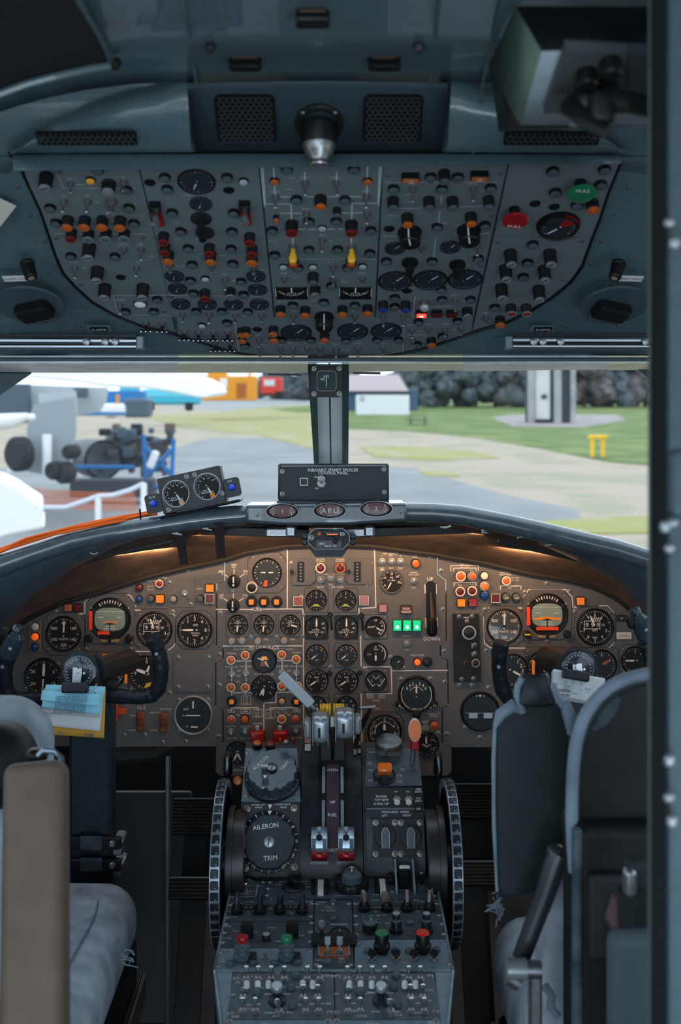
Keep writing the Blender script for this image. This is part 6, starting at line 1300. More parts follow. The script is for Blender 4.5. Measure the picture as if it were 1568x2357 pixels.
b = MB(); q = PS.hit(845, 1862); q2 = PS.hit(975, 1862); b.line([q[:2], q2[:2]], .0008, .0016); part('painted_line', b.mesh('painted_line', dimw), et)
for x in (914, 941): toggle(PS, et, x, 1840, x, 1850, 1.25, creamw, .010, 1, label='white tipped toggle switch')
for i, s_ in enumerate(('ARM BOTH', 'TTC ONLY', 'OFF')):
    u, v, k = PS.hit(963, 1820+i*21); b = MB(); b.box((0, 0, .004), (17*k, 14*k, .006), ch=.001); o = part('label_tab', b.mesh('label_tab', black), et, (u, v, 0)); b = MB(); 
    for j, w_ in enumerate(s_.split()): b.text(w_, 0, .002-j*.004 if ' ' in s_ else 0, .0044, z=.0072)
    part('lettering', b.mesh('lettering', white), o)
wp = thing('wiper_control_panel', 'pair of rotary windshield wiper switches on the right of the pedestal', 'switch panel', PS.Mx)
plate(PS, wp, [(843, 1885), (976, 1885), (980, 2006), (846, 2006)], .003, cons, 'face_plate', .001)
for x, xs in ((887, (858, 914)), (945, (916, 974))):
    plate(PS, wp, [(xs[0], 1887), (xs[1], 1887), (xs[1], 1972), (xs[0], 1972)], .002, mat('wiper_plate', (.016, .017, .021), .4, nz=.3, ns=200), 'sub_plate', .003)
    u, v, k = PS.hit(x, 1926, .003); b = MB(); b.lathe([(25*k, 0), (25*k, .004), (23*k, .005), (0, .005)], 28); o = part('rotary_switch', b.mesh('rotary_switch', blackm), wp, (u, v, .003))
    b = MB(); b.prism([(-9*k, -25*k), (9*k, -25*k), (10*k, 8*k), (6*k, 18*k), (0, 21*k), (-6*k, 18*k), (-10*k, 8*k)], .004, .014); hd = part('handle', b.mesh('handle', mat('gunmetal', (.07, .085, .10), .35, .4)), o)
    b = MB(); b.line([(-8*k, -24*k), (-9*k, 8*k), (-5*k, 17*k), (0, 20*k), (5*k, 17*k), (9*k, 8*k), (8*k, -24*k)], .0009, .0144); part('worn_edge', b.mesh('worn_edge', silcap), hd) if False else part('worn_edge', b.mesh('worn_edge', silcap), o)
    for dx in (-1, 1):
        for y in (1893, 1965): screw(PS, wp, x+dx*22, y, 5.5, .003)
# small levers above the rudder trim
for x, y0, y1, m_, r in ((645, 1697, 1725, orange, .0018), (659, 1703, 1722, silcap, .0042), (675, 1697, 1735, red, .0026)):
    t = thing('trim_toggle', {645: 'thin orange edged lever behind the rudder trim wheel', 659: 'stubby silver toggle behind the rudder trim wheel', 675: 'thin red lever behind the rudder trim wheel'}[x], 'switch')
    b = MB(); b.tube([W(x, y1+8, 2.02), W(x, y1, 2.01), W(x, y0+3, 2.0), W(x, y0, 2.0)], [r, r, r*1.1, r*.5], 8); part('stem', b.mesh('stem', m_), t)
for x, y, m_, lb in ((592, 1711, orange, 'round orange topped push button above the rudder trim wheel'), (622, 1713, redl, 'round red topped push button above the rudder trim wheel')):
    t = thing('trim_push_button', lb, 'button', Matrix.Translation(W(x, y, 1.985)) @ Matrix.Rotation(.35, 4, 'X')); b = MB(); b.lathe([(.0085, -.022), (.0085, 0), (.007, .001), (0, .001)], 18); part('barrel', b.mesh('barrel', black), t); part('lens', m_lens(.0070, m_), t, (0, 0, .001))
# hoop handles either side
for x, s_ in ((524, -1), (1009, 1)):
    t = thing('hoop_handle', 'black metal hoop handle on the %s of the pedestal top' % ('left' if s_ < 0 else 'right'), 'handle')
    b = MB(); b.tube([W(x+s_*-6, 1800, 1.96), W(x+s_*3, 1775, 1.95), W(x+s_*1, 1745, 1.955), W(x, 1736, 1.97), W(x-s_*3, 1745, 1.985), W(x-s_*4, 1780, 1.99)], .0058, 10); part('hoop', b.mesh('hoop', mat('black_chrome', (.04, .045, .05), .2, .8)), t)
    b = MB(); b.box(W(x-s_*-10, 1806, 1.965), (.022, .02, .016), ch=.003); part('pivot', b.mesh('pivot', blackm), t)
b = MB(); b.lathe([(.008, 0), (.006, .006), (0, .007)], 14, M=Matrix.Rotation(PI/2-.3, 3, 'X'), c=W(547, 1797, 1.93)); thing('amber_reflector', 'small round amber cap beside the left hoop handle', 'lamp', mesh=b.mesh('amber_reflector', orange))
# trim wheels
wheelm = mat('worn_wheel_metal', (.24, .29, .34), .35, .5, nz=.5, ns=50); gripm = mat('grip_black', (.010, .014, .018), .4, col2=(.14, .17, .19), ns=90, lo=.58, hi=.68)
for s_, cx in ((-1, -.1775), (1, .1965)):
    sd = 'left' if s_ < 0 else 'right'; Rw = .128; wc = Vector((cx, 1.855, EYE-.787)); ax = Matrix.Rotation(PI/2, 3, 'Y')
    t = thing('elevator_trim_wheel', 'large knurled black elevator trim wheel on the %s side of the pedestal' % sd, 'wheel', Matrix.Translation(wc))
    b = MB(); b.lathe([(Rw*.90, -.0065), (Rw*.985, -.0085), (Rw, -.0075), (Rw, .0075), (Rw*.985, .0085), (Rw*.90, .0065)], 72, M=ax); part('rim', b.mesh('rim', wheelm), t)
    b = MB(); b.lathe([(Rw*.93, -.004), (Rw*.3, -.002), (Rw*.28, -.02*s_ if s_ < 0 else -.006), (0, -.006)], 40, M=ax); b.lathe([(0, .006), (Rw*.28, .006), (Rw*.3, .002), (Rw*.93, .004)], 40, M=ax); part('web', b.mesh('web', black), t)
    def gm_(): b = MB(); b.box((0, 0, 0), (.0125, .0135, .003), ch=.0015); return b.mesh('grip_block', gripm)
    g_ = cm('grip', gm_); NG = 48
    for i in range(NG):
        a = 2*PI*i/NG; part('grip_block', g_, t, (0, math.cos(a)*Rw, math.sin(a)*Rw), (a-PI/2, 0, 0))
    b = MB(); b.lathe([(.075, -.011), (.077, -.009), (.077, .009), (.075, .011)], 36, M=ax, c=wc+Vector((-s_*.030, .01, .0))); b.lathe([(.083, -.005), (.083, .005)], 36, M=ax, c=wc+Vector((-s_*.016, .01, .0))); thing('trim_drum', 'dark metal drum between the %s trim wheel and the pedestal' % sd, 'drum', mesh=b.mesh('trim_drum', mat('brown_black_drum', (.035, .032, .035), .35, .3)))
# ---- console panels
def cpanel(name, label, poly, m=cons, fr=PD, grp='radio console panels'):
    t = thing(name, label, 'control panel', fr.Mx, grp); plate(fr, t, [Q(*p) for p in poly], .004, m, 'face_plate', .001); cps.append((t, [Q(*p) for p in poly])); return t
cps = []
cpanel('switch_panel', 'small console panel with one toggle, far left behind the radio knobs', [(148,112),(346,110),(336,232),(124,232)])
cpanel('autopilot_panel', 'wide autopilot control panel with big pointed knob across the console', [(350,110),(1366,104),(1386,232),(340,232)])
cpanel('radio_tuning_panel', 'left radio panel with four winged knobs lettered COMM and NAV', [(122,236),(634,236),(630,366),(98,366)])
cpanel('radio_tuning_panel', 'right radio panel with four winged knobs and ridged knobs', [(868,236),(1388,236),(1428,472),(878,476)])
cpanel('interphone_panel', 'left console panel with two square black knobs', [(97,370),(630,370),(632,524),(66,526)])
cpanel('yaw_damper_panel', 'middle console panel with yaw damper dial and orange lined switch bay', [(640,242),(862,242),(874,660),(634,660)])
cpanel('transponder_panel', 'pale panel with one red and one green mushroom knob at left', [(65,530),(630,528),(628,664),(36,664)], consl)
cpanel('mixer_panel', 'pale panel with one green topped and one red topped knob at right', [(880,480),(1432,476),(1466,660),(880,660)], consl)
cpanel('audio_selector_panel', 'left audio panel crowded with ball tipped toggles nearest the camera', [(152,680),(752,680),(758,958),(106,958)], cons, PL2)
cpanel('audio_selector_panel', 'right audio panel crowded with ball tipped toggles nearest the camera', [(762,680),(1358,680),(1398,958),(766,958)], cons, PL2)
cpanel('blank_console_panel', 'pale blank panel strip at the bottom edge of the console', [(104,962),(1400,962),(1412,1010),(96,1010)], consl, PL2)
def own(x, y):
    px, py = Q(x, y); best = None; bd = 1e9
    for t, poly in cps:
        if inpoly(px, py, poly): return t
        d = min(math.hypot(px-a, py-b_) for a, b_ in poly)
        if d < bd: bd = d; best = t
    return best
def fr_of(t): return PL2 if t.name.startswith(('audio', 'blank')) else PD
def ct(x, y, tx, ty, s=1.5, m_=None, L=.015, kind=0, **kw): t = own(x, y); f = fr_of(t); toggle(f, t, *Q(x, y), *Q(tx, ty), s*.72, m_ or metal, L*1.12, kind, **kw)
def cl(x, y, r, h, lens, body=None, dy=12, **kw): t = own(x, y+dy); f = fr_of(t); return lampb(f, t, *Q(x, y), r*.66, h*.66, lens, body, **kw)
def cs(x, y, r=7): t = own(x, y); screw(fr_of(t), t, *Q(x, y), r*.8, .001)
for p in ((152,138),(328,132),(137,222),(370,132),(357,170),(352,212),(625,105),(620,195),(1357,118),(1357,152),(1360,212),(1107,192),(130,268),(112,345),(105,385),(95,437),(85,495),(622,262),(614,338),(618,378),(614,432),(614,488),(655,263),(845,263),(885,262),(885,335),(888,388),(888,447),(1375,262),(1388,332),(1402,385),(1413,445),(72,557),(58,640),(612,548),(606,630),(650,630),(858,630),(895,503),(900,630),(1422,503),(1447,627),(165,712),(733,700),(776,700),(1336,698),(132,924),(728,915),(775,915),(1367,912),(128,968),(720,968),(772,966),(1370,966)): cs(*p)
hd = dict(name='panel_light', dome=.3); gk = mat('blue_grey_button', (.06, .085, .10), .45)
for p in ((240,118),(750,245),(752,345),(685,372),(820,490),(717,602),(130,615),(270,610),(397,612),(535,608),(960,538),(1123,534),(1207,538),(1370,530),(525,683),(497,752),(293,788),(505,858),(1130,683),(1113,748),(915,783),(1137,853),(1213,370),(622,100)): cl(*p, .0092, .007, gk, gk, **hd)
ct(228,200,225,148); ct(750,325,750,270,1.8); ct(683,470,680,395,2.4,L=.020,kind=1); ct(800,612,800,548,1.6,L=.017); ct(377,262,377,235,1.0); ct(1130,262,1130,235,1.0); ct(340,600,342,560,1.3,dmetal); ct(935,372,932,345,.9); ct(1025,368,1022,342,.9)
u, v, k = PD.hit(*Q(230, 185)); b = MB(); q = rrect(.032, .048, .002); b.line(q+[q[0]], .001, .0018); part('marking_frame', b.mesh('marking_frame', dimw), own(230, 185), (u, v, 0))
# autopilot knob
t = own(865, 170); u, v, k = PD.hit(*Q(862, 172)); R = 103/2.6133*k
o = part('turn_knob', scallop(R*.99, .001, .014, 10, d=.06).mesh('turn_knob', blackm, 30), t, (u, v, 0)); b = MB(); n = 28
b.prism([(R*.62*math.sin(a), -R*.3+R*.62*math.cos(a)*1.0) for a in [math.radians(100+i*16) for i in range(11)]]+[(-R*.30, R*.5), (0, R*.75), (R*.30, R*.5)], .013, .030); bb = part('pointed_cap', b.mesh('pointed_cap', gk), o); m_ = bb.modifiers.new('b', 'BEVEL'); m_.width = .004; m_.segments = 2
b = MB(); b.line([(0, -R*.2), (0, R*.45)], .0022, .0304); b.line([(-.004, R*.30), (0, R*.52), (.004, R*.30)], .0018, .0304); part('white_arrow', b.mesh('white_arrow', white), o)
t = own(505, 165); u, v, k = PD.hit(*Q(512, 168)); b = MB(); b.lathe([(.026, 0), (.026, .003), (.023, .005), (0, .005)], 28); o = part('mode_selector', b.mesh('mode_selector', blackm), t, (u, v, 0), sc_=(.72,.72,.72)); b = MB(); b.box((0, 0, .014), (.012, .036, .018), ch=.003); part('pointer_knob', b.mesh('pointer_knob', black), o, rot=(0, 0, .5))
for x in (675, 1049):
    u, v, k = PD.hit(*Q(x, 172)); b = MB(); b.box((0, 0, .002), (.0095, .058, .003), ch=.0005); part('white_indicator', b.mesh('white_indicator', creamw), own(x, 172), (u, v, 0))
for x in (710, 1014, 630): u, v, k = PD.hit(*Q(x, 168)); b = MB(); b.box((0, 0, .003), (.007, .048, .005), ch=.001); part('slot_guide', b.mesh('slot_guide', black), own(x, 168), (u, v, 0))
for x in (1127, 1234, 1337):
    u, v, k = PD.hit(*Q(x, 160)); b = MB(); b.prism([(-.03, 0), (.035, 0), (.035, .030), (.020, .036), (-.028, .006)], -.0013, .0013); part('guard_fin', b.mesh('guard_fin', edgem), own(x, 160), (u, v, 0), (PI/2, 0, PI/2))
u, v, k = PD.hit(*Q(1180, 165)); b = MB(); b.box((0, 0, .016), (.019, .014, .032), ch=.002); o = part('rocker', b.mesh('rocker', black), own(1180, 165), (u, v, 0)); b = MB(); b.box((0, 0, .033), (.017, .010, .003), ch=.001); part('white_cap', b.mesh('white_cap', creamw), o)
ct(1283, 175, 1283, 85, 2.0, black, .026); cl(1283, 80, .0045, .034, creamw, black, 60, name='white_tipped_lever', dome=.8)
for y in (120, 145): u, v, k = PD.hit(*Q(1103, y)); b = MB(); b.box((0, 0, .005), (.016, .010, .010), ch=.002); part('end_stop', b.mesh('end_stop', black), own(1103, y+20), (u, v, 0))
# winged radio knobs
bronze = mat('worn_bronze', (.20, .16, .14), .4, .5, nz=.3, ns=200)
for i, (x, cm_, rot) in enumerate(((172,blackm,0),(310,blackm,-.3),(430,blackm,-.5),(565,blackm,-.2),(938,bronze,.4),(1073,bronze,PI/2),(1195,bronze,0),(1330,bronze,-.3))):
    y = 320 if x < 700 else 305; t = own(x, y); u, v, k = PD.hit(*Q(x, y))
    b = MB(); b.lathe([(.0135, 0), (.0135, .010), (.0120, .012), (.0120, .014), (.0075, .022), (0, .022)], 22); o = part('tuning_knob', b.mesh('tuning_knob', black), t, (u, v, 0), sc_=(.66,.66,.70))
    b = MB(); b.prism([(-.010, .013), (.010, .013), (.013, .038), (.010, .043), (-.004, .040), (-.007, .022)], -.0042, .0042); wg = part('wing', b.mesh('wing', cm_), o, rot=(PI/2, 0, PI/2+rot)); bv = wg.modifiers.new('b', 'BEVEL'); bv.width = .0014; bv.segments = 2
for x, s_ in ((240, '8.8'), (372, '-0'), (500, '17.0'), (1010, '7.00'), (1260, '11.4'), (1130, '00')):
    t = own(x, 290); u, v, k = PD.hit(*Q(x, 290)); b = MB(); b.box((0, 0, .001), (.022, .014, .001)); part('frequency_window', b.mesh('frequency_window', black), t, (u, v, 0)); b = MB(); b.text(s_, 0, 0, .011, z=.0018); part('lettering', b.mesh('lettering', silcap), t, (u, v, 0))
for x, y in ((240,322),(498,318),(372,290),(1008,310),(1262,308),(1130,300)): cl(x, y, .008, .004, gk, gk, 4, **hd)
# square knobs, grey button, ridged and stacked knobs
for x, y in ((233, 440), (505, 435)):
    t = own(x, y); u, v, k = PD.hit(*Q(x, y+25)); b = MB(); b.box((0, 0, .020), (.028, .018, .040), ch=.002); part('square_knob', b.mesh('square_knob', black), t, (u, v, 0), sc_=(.65,.65,.55))
cl(347, 445, .0095, .014, greyknob, blackm, 20, name='grey_push_button'); cl(970, 375, .0165, .020, blackm, black, 40, name='ridged_knob', ridged_=0) if False else cl(970, 378, .0165, .020, gk, black, 40, name='ridged_knob')
cl(980, 340, .006, .030, mat('green_glass', (.01, .12, .08), .15, coat=1), dmetal, 60, name='green_ball', dome=.9)
for x in (1130, 1312):
    cl(x, 405, .0150, .012, gk, black, 30, name='stacked_knob'); cl(x, 365, .0120, .028, gk, blackm, 60, name='stacked_knob'); cl(x, 320, .0095, .042, greyknob, blackm, 100, name='stacked_knob')
ct(1218, 445, 1218, 420, .9, dmetal)
# yaw damper dial and switch bay
gauge(PD, own(790, 440), *Q(790, 443), 20, None, dial=dialb, ticks=10, needles=((0, .4),), name='yaw_damper_dial', scr=False, lm=dimw)
t = own(755, 540); ps_ = [Q(662, 480), Q(842, 480), Q(848, 586), Q(662, 586)]
plate(PD, t, ps_, .001, mat('orange_lined_bay', (.35, .09, .03), .5), 'switch_bay', .0018); q = [PD.P(*p) for p in ps_]; b = MB(); b.line(q+[q[0]], .0022, .003); part('bay_border', b.mesh('bay_border', silcap), t)
u, v, k = PD.hit(*Q(755, 500)); b = MB(); b.box((0, 0, .006), (.066, .022, .010), ch=.002); part('bay_hood', b.mesh('bay_hood', blackm), t, (u, v, 0))
for x in (717, 790):
    u, v, k = PD.hit(*Q(x, 570)); o = part('paddle_switch', m_nut(1.8), t, (u, v, .002), sc_=(.64, .64, .62)); b = MB(); b.tube([(0, 0, .004), (0, .002, .020)], .0028, 8); b.box((0, .003, .028), (.0135, .005, .020), ch=.0015); part('paddle', b.mesh('paddle', silcap), o)
# mushroom knobs
for x, m_, nm in ((204, red, 'red'), (470, greenp, 'green')):
    t = own(x, 600); u, v, k = PD.hit(*Q(x, 600)); b = MB(); b.lathe([(.011, 0), (.018, .006), (.018, .014), (.013, .018), (.012, .026), (.016, .030), (.016, .040), (.010, .044), (.009, .050)], 24); o = part('mushroom_knob', b.mesh('mushroom_knob', gk), t, (u, v, 0), label=nm+' topped mushroom knob', sc_=(.70,.70,.52))
    b = MB(); b.lathe([(.0095, .048), (.0120, .054), (.0128, .060), (.0118, .064), (0, .066)], 22); part('coloured_top', b.mesh('coloured_top', m_), o)
    b = MB(); b.box((.010, 0, .009), (.036, .026, .014), ch=.003); part('knob_base', b.mesh('knob_base', black), o)
for x, m_, nm in ((1043, greenp, 'green'), (1290, mat('bright_red_plastic', (.62, .02, .015), .3, coat=.3), 'red')):
    t = own(x, 560); u, v, k = PD.hit(*Q(x, 560)); b = MB(); b.lathe([(.014, 0), (.0165, .006), (.0200, .012), (.0200, .018), (.0165, .021), (.0165, .038), (.0155, .040)], 26); o = part('round_knob', b.mesh('round_knob', black), t, (u, v, 0), label=nm+' topped round knob', sc_=(.60,.60,.72))
    b = MB(); b.lathe([(.0158, .039), (.0158, .0415), (.014, .043), (0, .043)], 26); part('coloured_top', b.mesh('coloured_top', m_), o)
    for dx, dy in ((-.004, .006), (.006, 0), (-.002, -.006)): part('screw', m_screw(.0016), o, (dx, dy, .043))
for x in (983, 1130, 1235, 1357):
    ct(x, 612, x, 560, 2.0, black, .012, 1)
# audio panels
for x0, xs in ((0, (228, 300, 377, 457, 595, 670)), (0, (835, 910, 985, 1060, 1205, 1275))):
    for x in xs: ct(x, 722, x, 648, 1.5, metal, .0165, 2)
for x in (205, 282, 585, 662, 840, 913, 1220, 1297): ct(x, 915, x, 838, 1.5, metal, .0165, 2)
for x, y in ((208, 783), (570, 762), (657, 762), (840, 777), (1215, 758), (1290, 758)): ct(x, 832, x, y, 1.5, metal, .0165, 2)
for x, tx in ((415, 412), (1088, 1090)): ct(x+10, 925, tx, 855, 1.9, metal, .017, 2)
ccl = mat('frosted_clear_cap', (.62, .66, .68), .3, coat=.5)
for x in (230, 297, 362, 568, 628, 848, 915, 983, 1182, 1245): cl(x, 735, .0062, .012, ccl, ccl, 22, name='clear_cap_lamp', dome=.6)
for x in (413, 1038):
    t = own(x, 850); u, v, k = PL2.hit(*Q(x, 850)); b = MB(); b.lathe([(.020, 0), (.018, .006), (.012, .010), (.009, .012), (.009, .030)], 22); o = part('volume_knob', b.mesh('volume_knob', blackm), t, (u, v, 0), sc_=(.62,.62,.66)); b = MB(); b.lathe([(.0125, .030), (.0125, .038), (.011, .040), (0, .040)], 22); part('clear_top', b.mesh('clear_top', silcap), o)
b_ = {}
def cn(s_, x, y, h=7, col=white): b_.setdefault((own(x, y).name), []).append((s_, *Q(x, y), h/2.6133*1.6))
for s_, x, y in (('COMM',250,258),('NAV',500,254),('COMM',1003,248),('NAV',1250,246),('DOWN',680,128),('DOWN',1040,128),('UP',673,213),('AUTO PILOT CONTROL',845,220),('AUTO',580,134),('MAN',598,168),('MAN',440,137),('HDG',422,152),('GS',557,126),('DAMPER',1180,185),('YAW DAMPER',785,393),('ADF',150,815),('ADF',772,810),('VOL',400,945),('AMM',355,812),('VOICE',470,812),('AMM',975,805),('VOICE',1090,805),('VHF',240,878),('VHF',870,868),('ADF',625,872),('ADF',1262,866),('VHF',415,685),('VHF',1020,677),('HF',876,678),('RANGE',365,925),('VOICE',490,922),('RANGE',1005,918),('VOICE',1128,917),('AIR',70,668),('STBY',165,433),('AP',285,440)): cn(s_, x, y)
for n_, l_ in b_.items(): letters(fr_of(D.objects[n_]), D.objects[n_], l_, white, z=.0018)
for t, poly in cps:
    f = fr_of(t); b = MB(); xs = [p[0] for p in poly]; ys = [p[1] for p in poly]
    for _ in range(14 if 'audio' in t.name else 7):
        x, y = rnd.uniform(min(xs)+12, max(xs)-12), rnd.uniform(min(ys)+5, max(ys)-4)
        if inpoly(x-10, y, poly) and inpoly(x+10, y, poly): u, v, k = f.hit(x, y); b.scribble(u, v, rnd.randint(3, 8), .0032, .0017)
    if b.v: part('small_lettering', b.mesh('small_lettering', dimw), t)
# ================================================================ YOKES
def yoke(side):
    s = side == 'left'
    t = thing('control_yoke', ('left control yoke with black leather grips and a chart protractor hub' if s else 'right control yoke with black leather grips, hub partly hidden by the seat'), 'control yoke', group='control yokes')
    Y = 2.0
    if s:
        a = [(225,1598,2.02),(270,1602,2.0),(320,1605,1.99),(350,1601,1.985),(366,1585,1.98),(371,1560,1.975),(371,1530,1.97),(366,1500,1.965),(357,1478,1.96),(352,1468,1.958)]
        c_ = [(120,1606,2.02),(70,1610,2.0),(35,1608,1.99),(15,1592,1.98),(11,1560,1.975),(14,1530,1.97),(22,1505,1.965),(27,1490,1.96)]
    else:
        a = [(1250,1612,2.0),(1205,1618,1.99),(1172,1612,1.98),(1158,1590,1.975),(1151,1560,1.97),(1148,1530,1.965),(1150,1500,1.96),(1154,1482,1.958)]
        c_ = [(1410,1612,2.0),(1470,1600,1.98),(1500,1570,1.975),(1503,1530,1.97),(1492,1495,1.965),(1485,1480,1.96)]
    for q in (a, c_):
        n = len(q); rr = [.0128+.0009*math.sin(i*2.4) for i in range(n)]; rr[-1] = .0105
        pts = [W(*p) for p in q]; P2 = []; R2 = []
        for i in range(n-1):
            for j in range(4): P2.append(pts[i].lerp(pts[i+1], j/4)); R2.append(rr[i]+(rr[i+1]-rr[i])*j/4+(.0006*math.sin((i*4+j)*1.7)))
        P2.append(pts[-1]); R2.append(rr[-1])
        # soften corners
        for _ in range(2): P2 = [P2[0]]+[(P2[i-1]+P2[i]*2+P2[i+1])/4 for i in range(1, len(P2)-1)]+[P2[-1]]
        b = MB(); b.tube(P2, R2, 14, flat=1.15); part('grip', b.mesh('grip', leather, 70), t)
        e = pts[-1]; dd = (pts[-1]-pts[-2]).normalized(); qz = dd.to_track_quat('Z', 'Y').to_matrix()
        b = MB(); b.lathe([(.0142, -.018), (.0142, .001), (.012, .004), (0, .004)], 18, M=qz, c=e); part('grip_cap', b.mesh('grip_cap', blackm), t)
        b = MB(); b.lathe([(.0035, 0), (.003, .003), (0, .003)], 10, M=Matrix.Rotation(PI/2, 3, 'X'), c=pts[-3]+Vector((-.002, -.0135, 0))); part('thumb_button', b.mesh('thumb_button', silcap), t)
    hx = 183 if s else 1332; hy = 1546 if s else 1537; fr = Frame(hx, hy, 1.985, (0, .18, 1)); k = 1.985/F
    hubp = Matrix(fr.Mx)
    b = MB(); b.prism([(-44*k, -44*k), (46*k, -44*k), (44*k, 5*k), (30*k, 38*k), (5*k, 47*k), (-20*k, 44*k), (-38*k, 28*k), (-44*k, 0)], -.03, 0); b.tube([(30*k, 0, -.02), (58*k if s else -12*k, 4*k, -.24)], 30*k, 16); o = part('hub', b.mesh('hub', blackm), t); o.matrix_world = hubp
    b = MB(); b.lathe([(40*k, 0), (40*k, .002), (37*k, .003), (0, .003)], 36); o = part('protractor_dial', b.mesh('protractor_dial', mat('dial_navy', (.02, .035, .05), .2, coat=.4)), t); o.matrix_world = hubp
    b = MB()
    for i in range(72): b.line([pol(i*5, (33 if i % 2 else 31)*k), pol(i*5, 36*k)], .0005, .0034)
    for i in range(24): x_, y_ = pol(i*15, 28*k); b.scribble(x_, y_, 2, .0026, .0034)
    o2 = part('dial_marking', b.mesh('dial_marking', white), t); o2.matrix_world = hubp
    b = MB(); b.box((-3*k, -12*k, .010), (22*k, 44*k, .003), ch=.001, M=Matrix.Rotation(.12 if not s else -.03, 3, 'Z')); b.lathe([(8*k, .011), (7*k, .016), (0, .016)], 14, c=(-4*k, 4*k, 0)); b.lathe([(3.5*k, .003), (3*k, .005), (0, .005)], 12, c=(12*k, -3*k, 0)); o = part('spring_clip', b.mesh('spring_clip', metal), t); o.matrix_world = hubp
    # column
    x0, x1 = (166, 262) if s else (1292, 1388); b = MB(); cx = ((x0+x1)/2-VX)*2.06/F
    b.box((cx, 2.06, .50), (96*2.06/F, .055, .62), ch=.006); o = part('column', b.mesh('column', paintd if False else mat('column_blue_black', (.018, .030, .038), .4, nz=.25, ns=60, bump=.2)), t)
    for py in (1940, 1990):
        b = MB(); b.box(W((x0+x1)/2+6, py, 2.02), (118*2.02/F, .012, .022), ch=.002); part('clamp_band', b.mesh('clamp_band', blackm), t)
        b = MB(); b.box(W((x0+x1)/2-4, py, 2.012), (50*2.02/F, .006, .024), ch=.001); part('clamp_pad', b.mesh('clamp_pad', cons), t)
        b = MB(); b.lathe([(.006, 0), (.006, .006), (.004, .008), (0, .008)], 12, M=Matrix.Rotation(PI/2, 3, 'X'), c=W(x1-3, py, 2.01)); b.box(W(x1+14, py, 2.05), (.02, .05, .028), ch=.003); part('clamp_bolt', b.mesh('clamp_bolt', dmetal), t)
    return t
yoke('left'); yoke('right')
# thumb switch housings at the outer horns
for x, y, s_ in ((30, 1478, -1), (1476, 1437, 1)):
    t = thing('trim_switch_housing', 'black cylindrical trim switch on top of the %s yoke outer grip' % ('left' if s_ < 0 else 'right'), 'switch', Matrix.Translation(W(x, y, 1.95)) @ Matrix.Rotation(s_*-.4 if s_ > 0 else .35, 4, 'Y'))
    b = MB(); b.lathe([(.011, -.030), (.0165, -.022), (.0165, .010), (.012, .016), (.010, .018), (.010, .028), (.008, .031), (0, .031)], 20); part('body', b.mesh('body', gloss), t)
    b = MB(); b.rbox((-.016, -.006, .012), (.014, .012, .022), .005, 3); part('thumb_wheel', b.mesh('thumb_wheel', black), t)
    b = MB(); b.lathe([(.0035, 0), (0, .002)], 10, M=Matrix.Rotation(PI/2, 3, 'X'), c=(.002, -.0165, -.008)); part('white_dot', b.mesh('white_dot', silcap), t)
# ---- clipboards
def sheet(name, par, fr, poly, z, m, th=.0006, curl=0, lab=None):
    b = MB(); pts = [fr.P(*p) for p in poly]; n = 10
    (x0, y0), (x1, y1), (x2, y2), (x3, y3) = pts; rows = []
    for j in range(n+1):
        f = j/n; l_ = (x0+(x3-x0)*f, y0+(y3-y0)*f); r_ = (x1+(x2-x1)*f, y1+(y2-y1)*f); rows.append([Vector((l_[0]+(r_[0]-l_[0])*i/6, l_[1]+(r_[1]-l_[1])*i/6, z+curl*math.sin(f*PI)*.6+curl*(f**3)*.8+.0008*math.sin(i*1.3+j*.7))) for i in range(7)])
    b.grid(rows, flip=True); o = part(name, b.mesh(name, m, 60), par, label=lab); sm = o.modifiers.new('s', 'SOLIDIFY'); sm.thickness = th; sm.offset = 1; return o
CBF = Frame(180, 1575, 1.945, (0, .30, 1))
pb = mat('pale_blue_paper', (.30, .66, .80), .7); pwh = mat('white_paper', (.66, .68, .70), .7); py_ = mat('manila_card', (.62, .33, .05), .6, nz=.1, ns=60); ink = mat('ink', (.06, .12, .22), .8)
t = thing('clipboard', 'clip of pale blue and white notes on a yellow card hanging from the left yoke', 'clipboard', CBF.Mx)
sheet('card_back', t, CBF, [(108, 1582), (243, 1585), (239, 1699), (104, 1690)], -.004, py_, .002)
sheet('paper_sheet', t, CBF, [(110, 1602), (238, 1606), (230, 1683), (104, 1670)], -.001, pwh, .002, .002)
sheet('paper_sheet', t, CBF, [(103, 1610), (238, 1612), (231, 1652), (100, 1640)], .003, mat('greyish_paper', (.5, .5, .5), .7), .0012, .003)
sheet('paper_sheet', t, CBF, [(108, 1576), (245, 1581), (232, 1645), (98, 1628)], .005, pb, .001, .004, 'pale blue sheet')
sheet('paper_sheet', t, CBF, [(101, 1590), (236, 1598), (233, 1626), (99, 1612)], .011, pb, .001, .006, 'curled pale blue sheet')
b = MB(); 
for i in range(9):
    y = 1602+i*4.6; u, v, k = CBF.hit(168-i*1.0, y+2, .012 if i < 4 else .010); b.scribble(u, v, 34, .0020, .0185 if i < 4 else .0125)
part('handwriting', b.mesh('handwriting', ink), t)
b = MB(); b.scribble(*CBF.P(205, 1693), 4, .005, .0005); b.scribble(*CBF.P(140, 1687), 3, .004, .0005); part('pencil_numbers', b.mesh('pencil_numbers', ink), t)
u, v, k = CBF.hit(173, 1583, .016); b = MB(); b.box((u, v, .012), (60*k, 23*k, .020), ch=.002); part('clip_body', b.mesh('clip_body', blackm), t)
b = MB(); b.tube([(u+46*k+math.cos(a)*.008*0, v-6*k+math.cos(a)*.012, .004+math.sin(a)*.010) for a in [i*PI/6 for i in range(13)]], .0011, 6); part('ring', b.mesh('ring', metal), t)
CBR = Frame(1330, 1575, 1.925, (0, .30, 1)); CBR.Mx = CBR.Mx
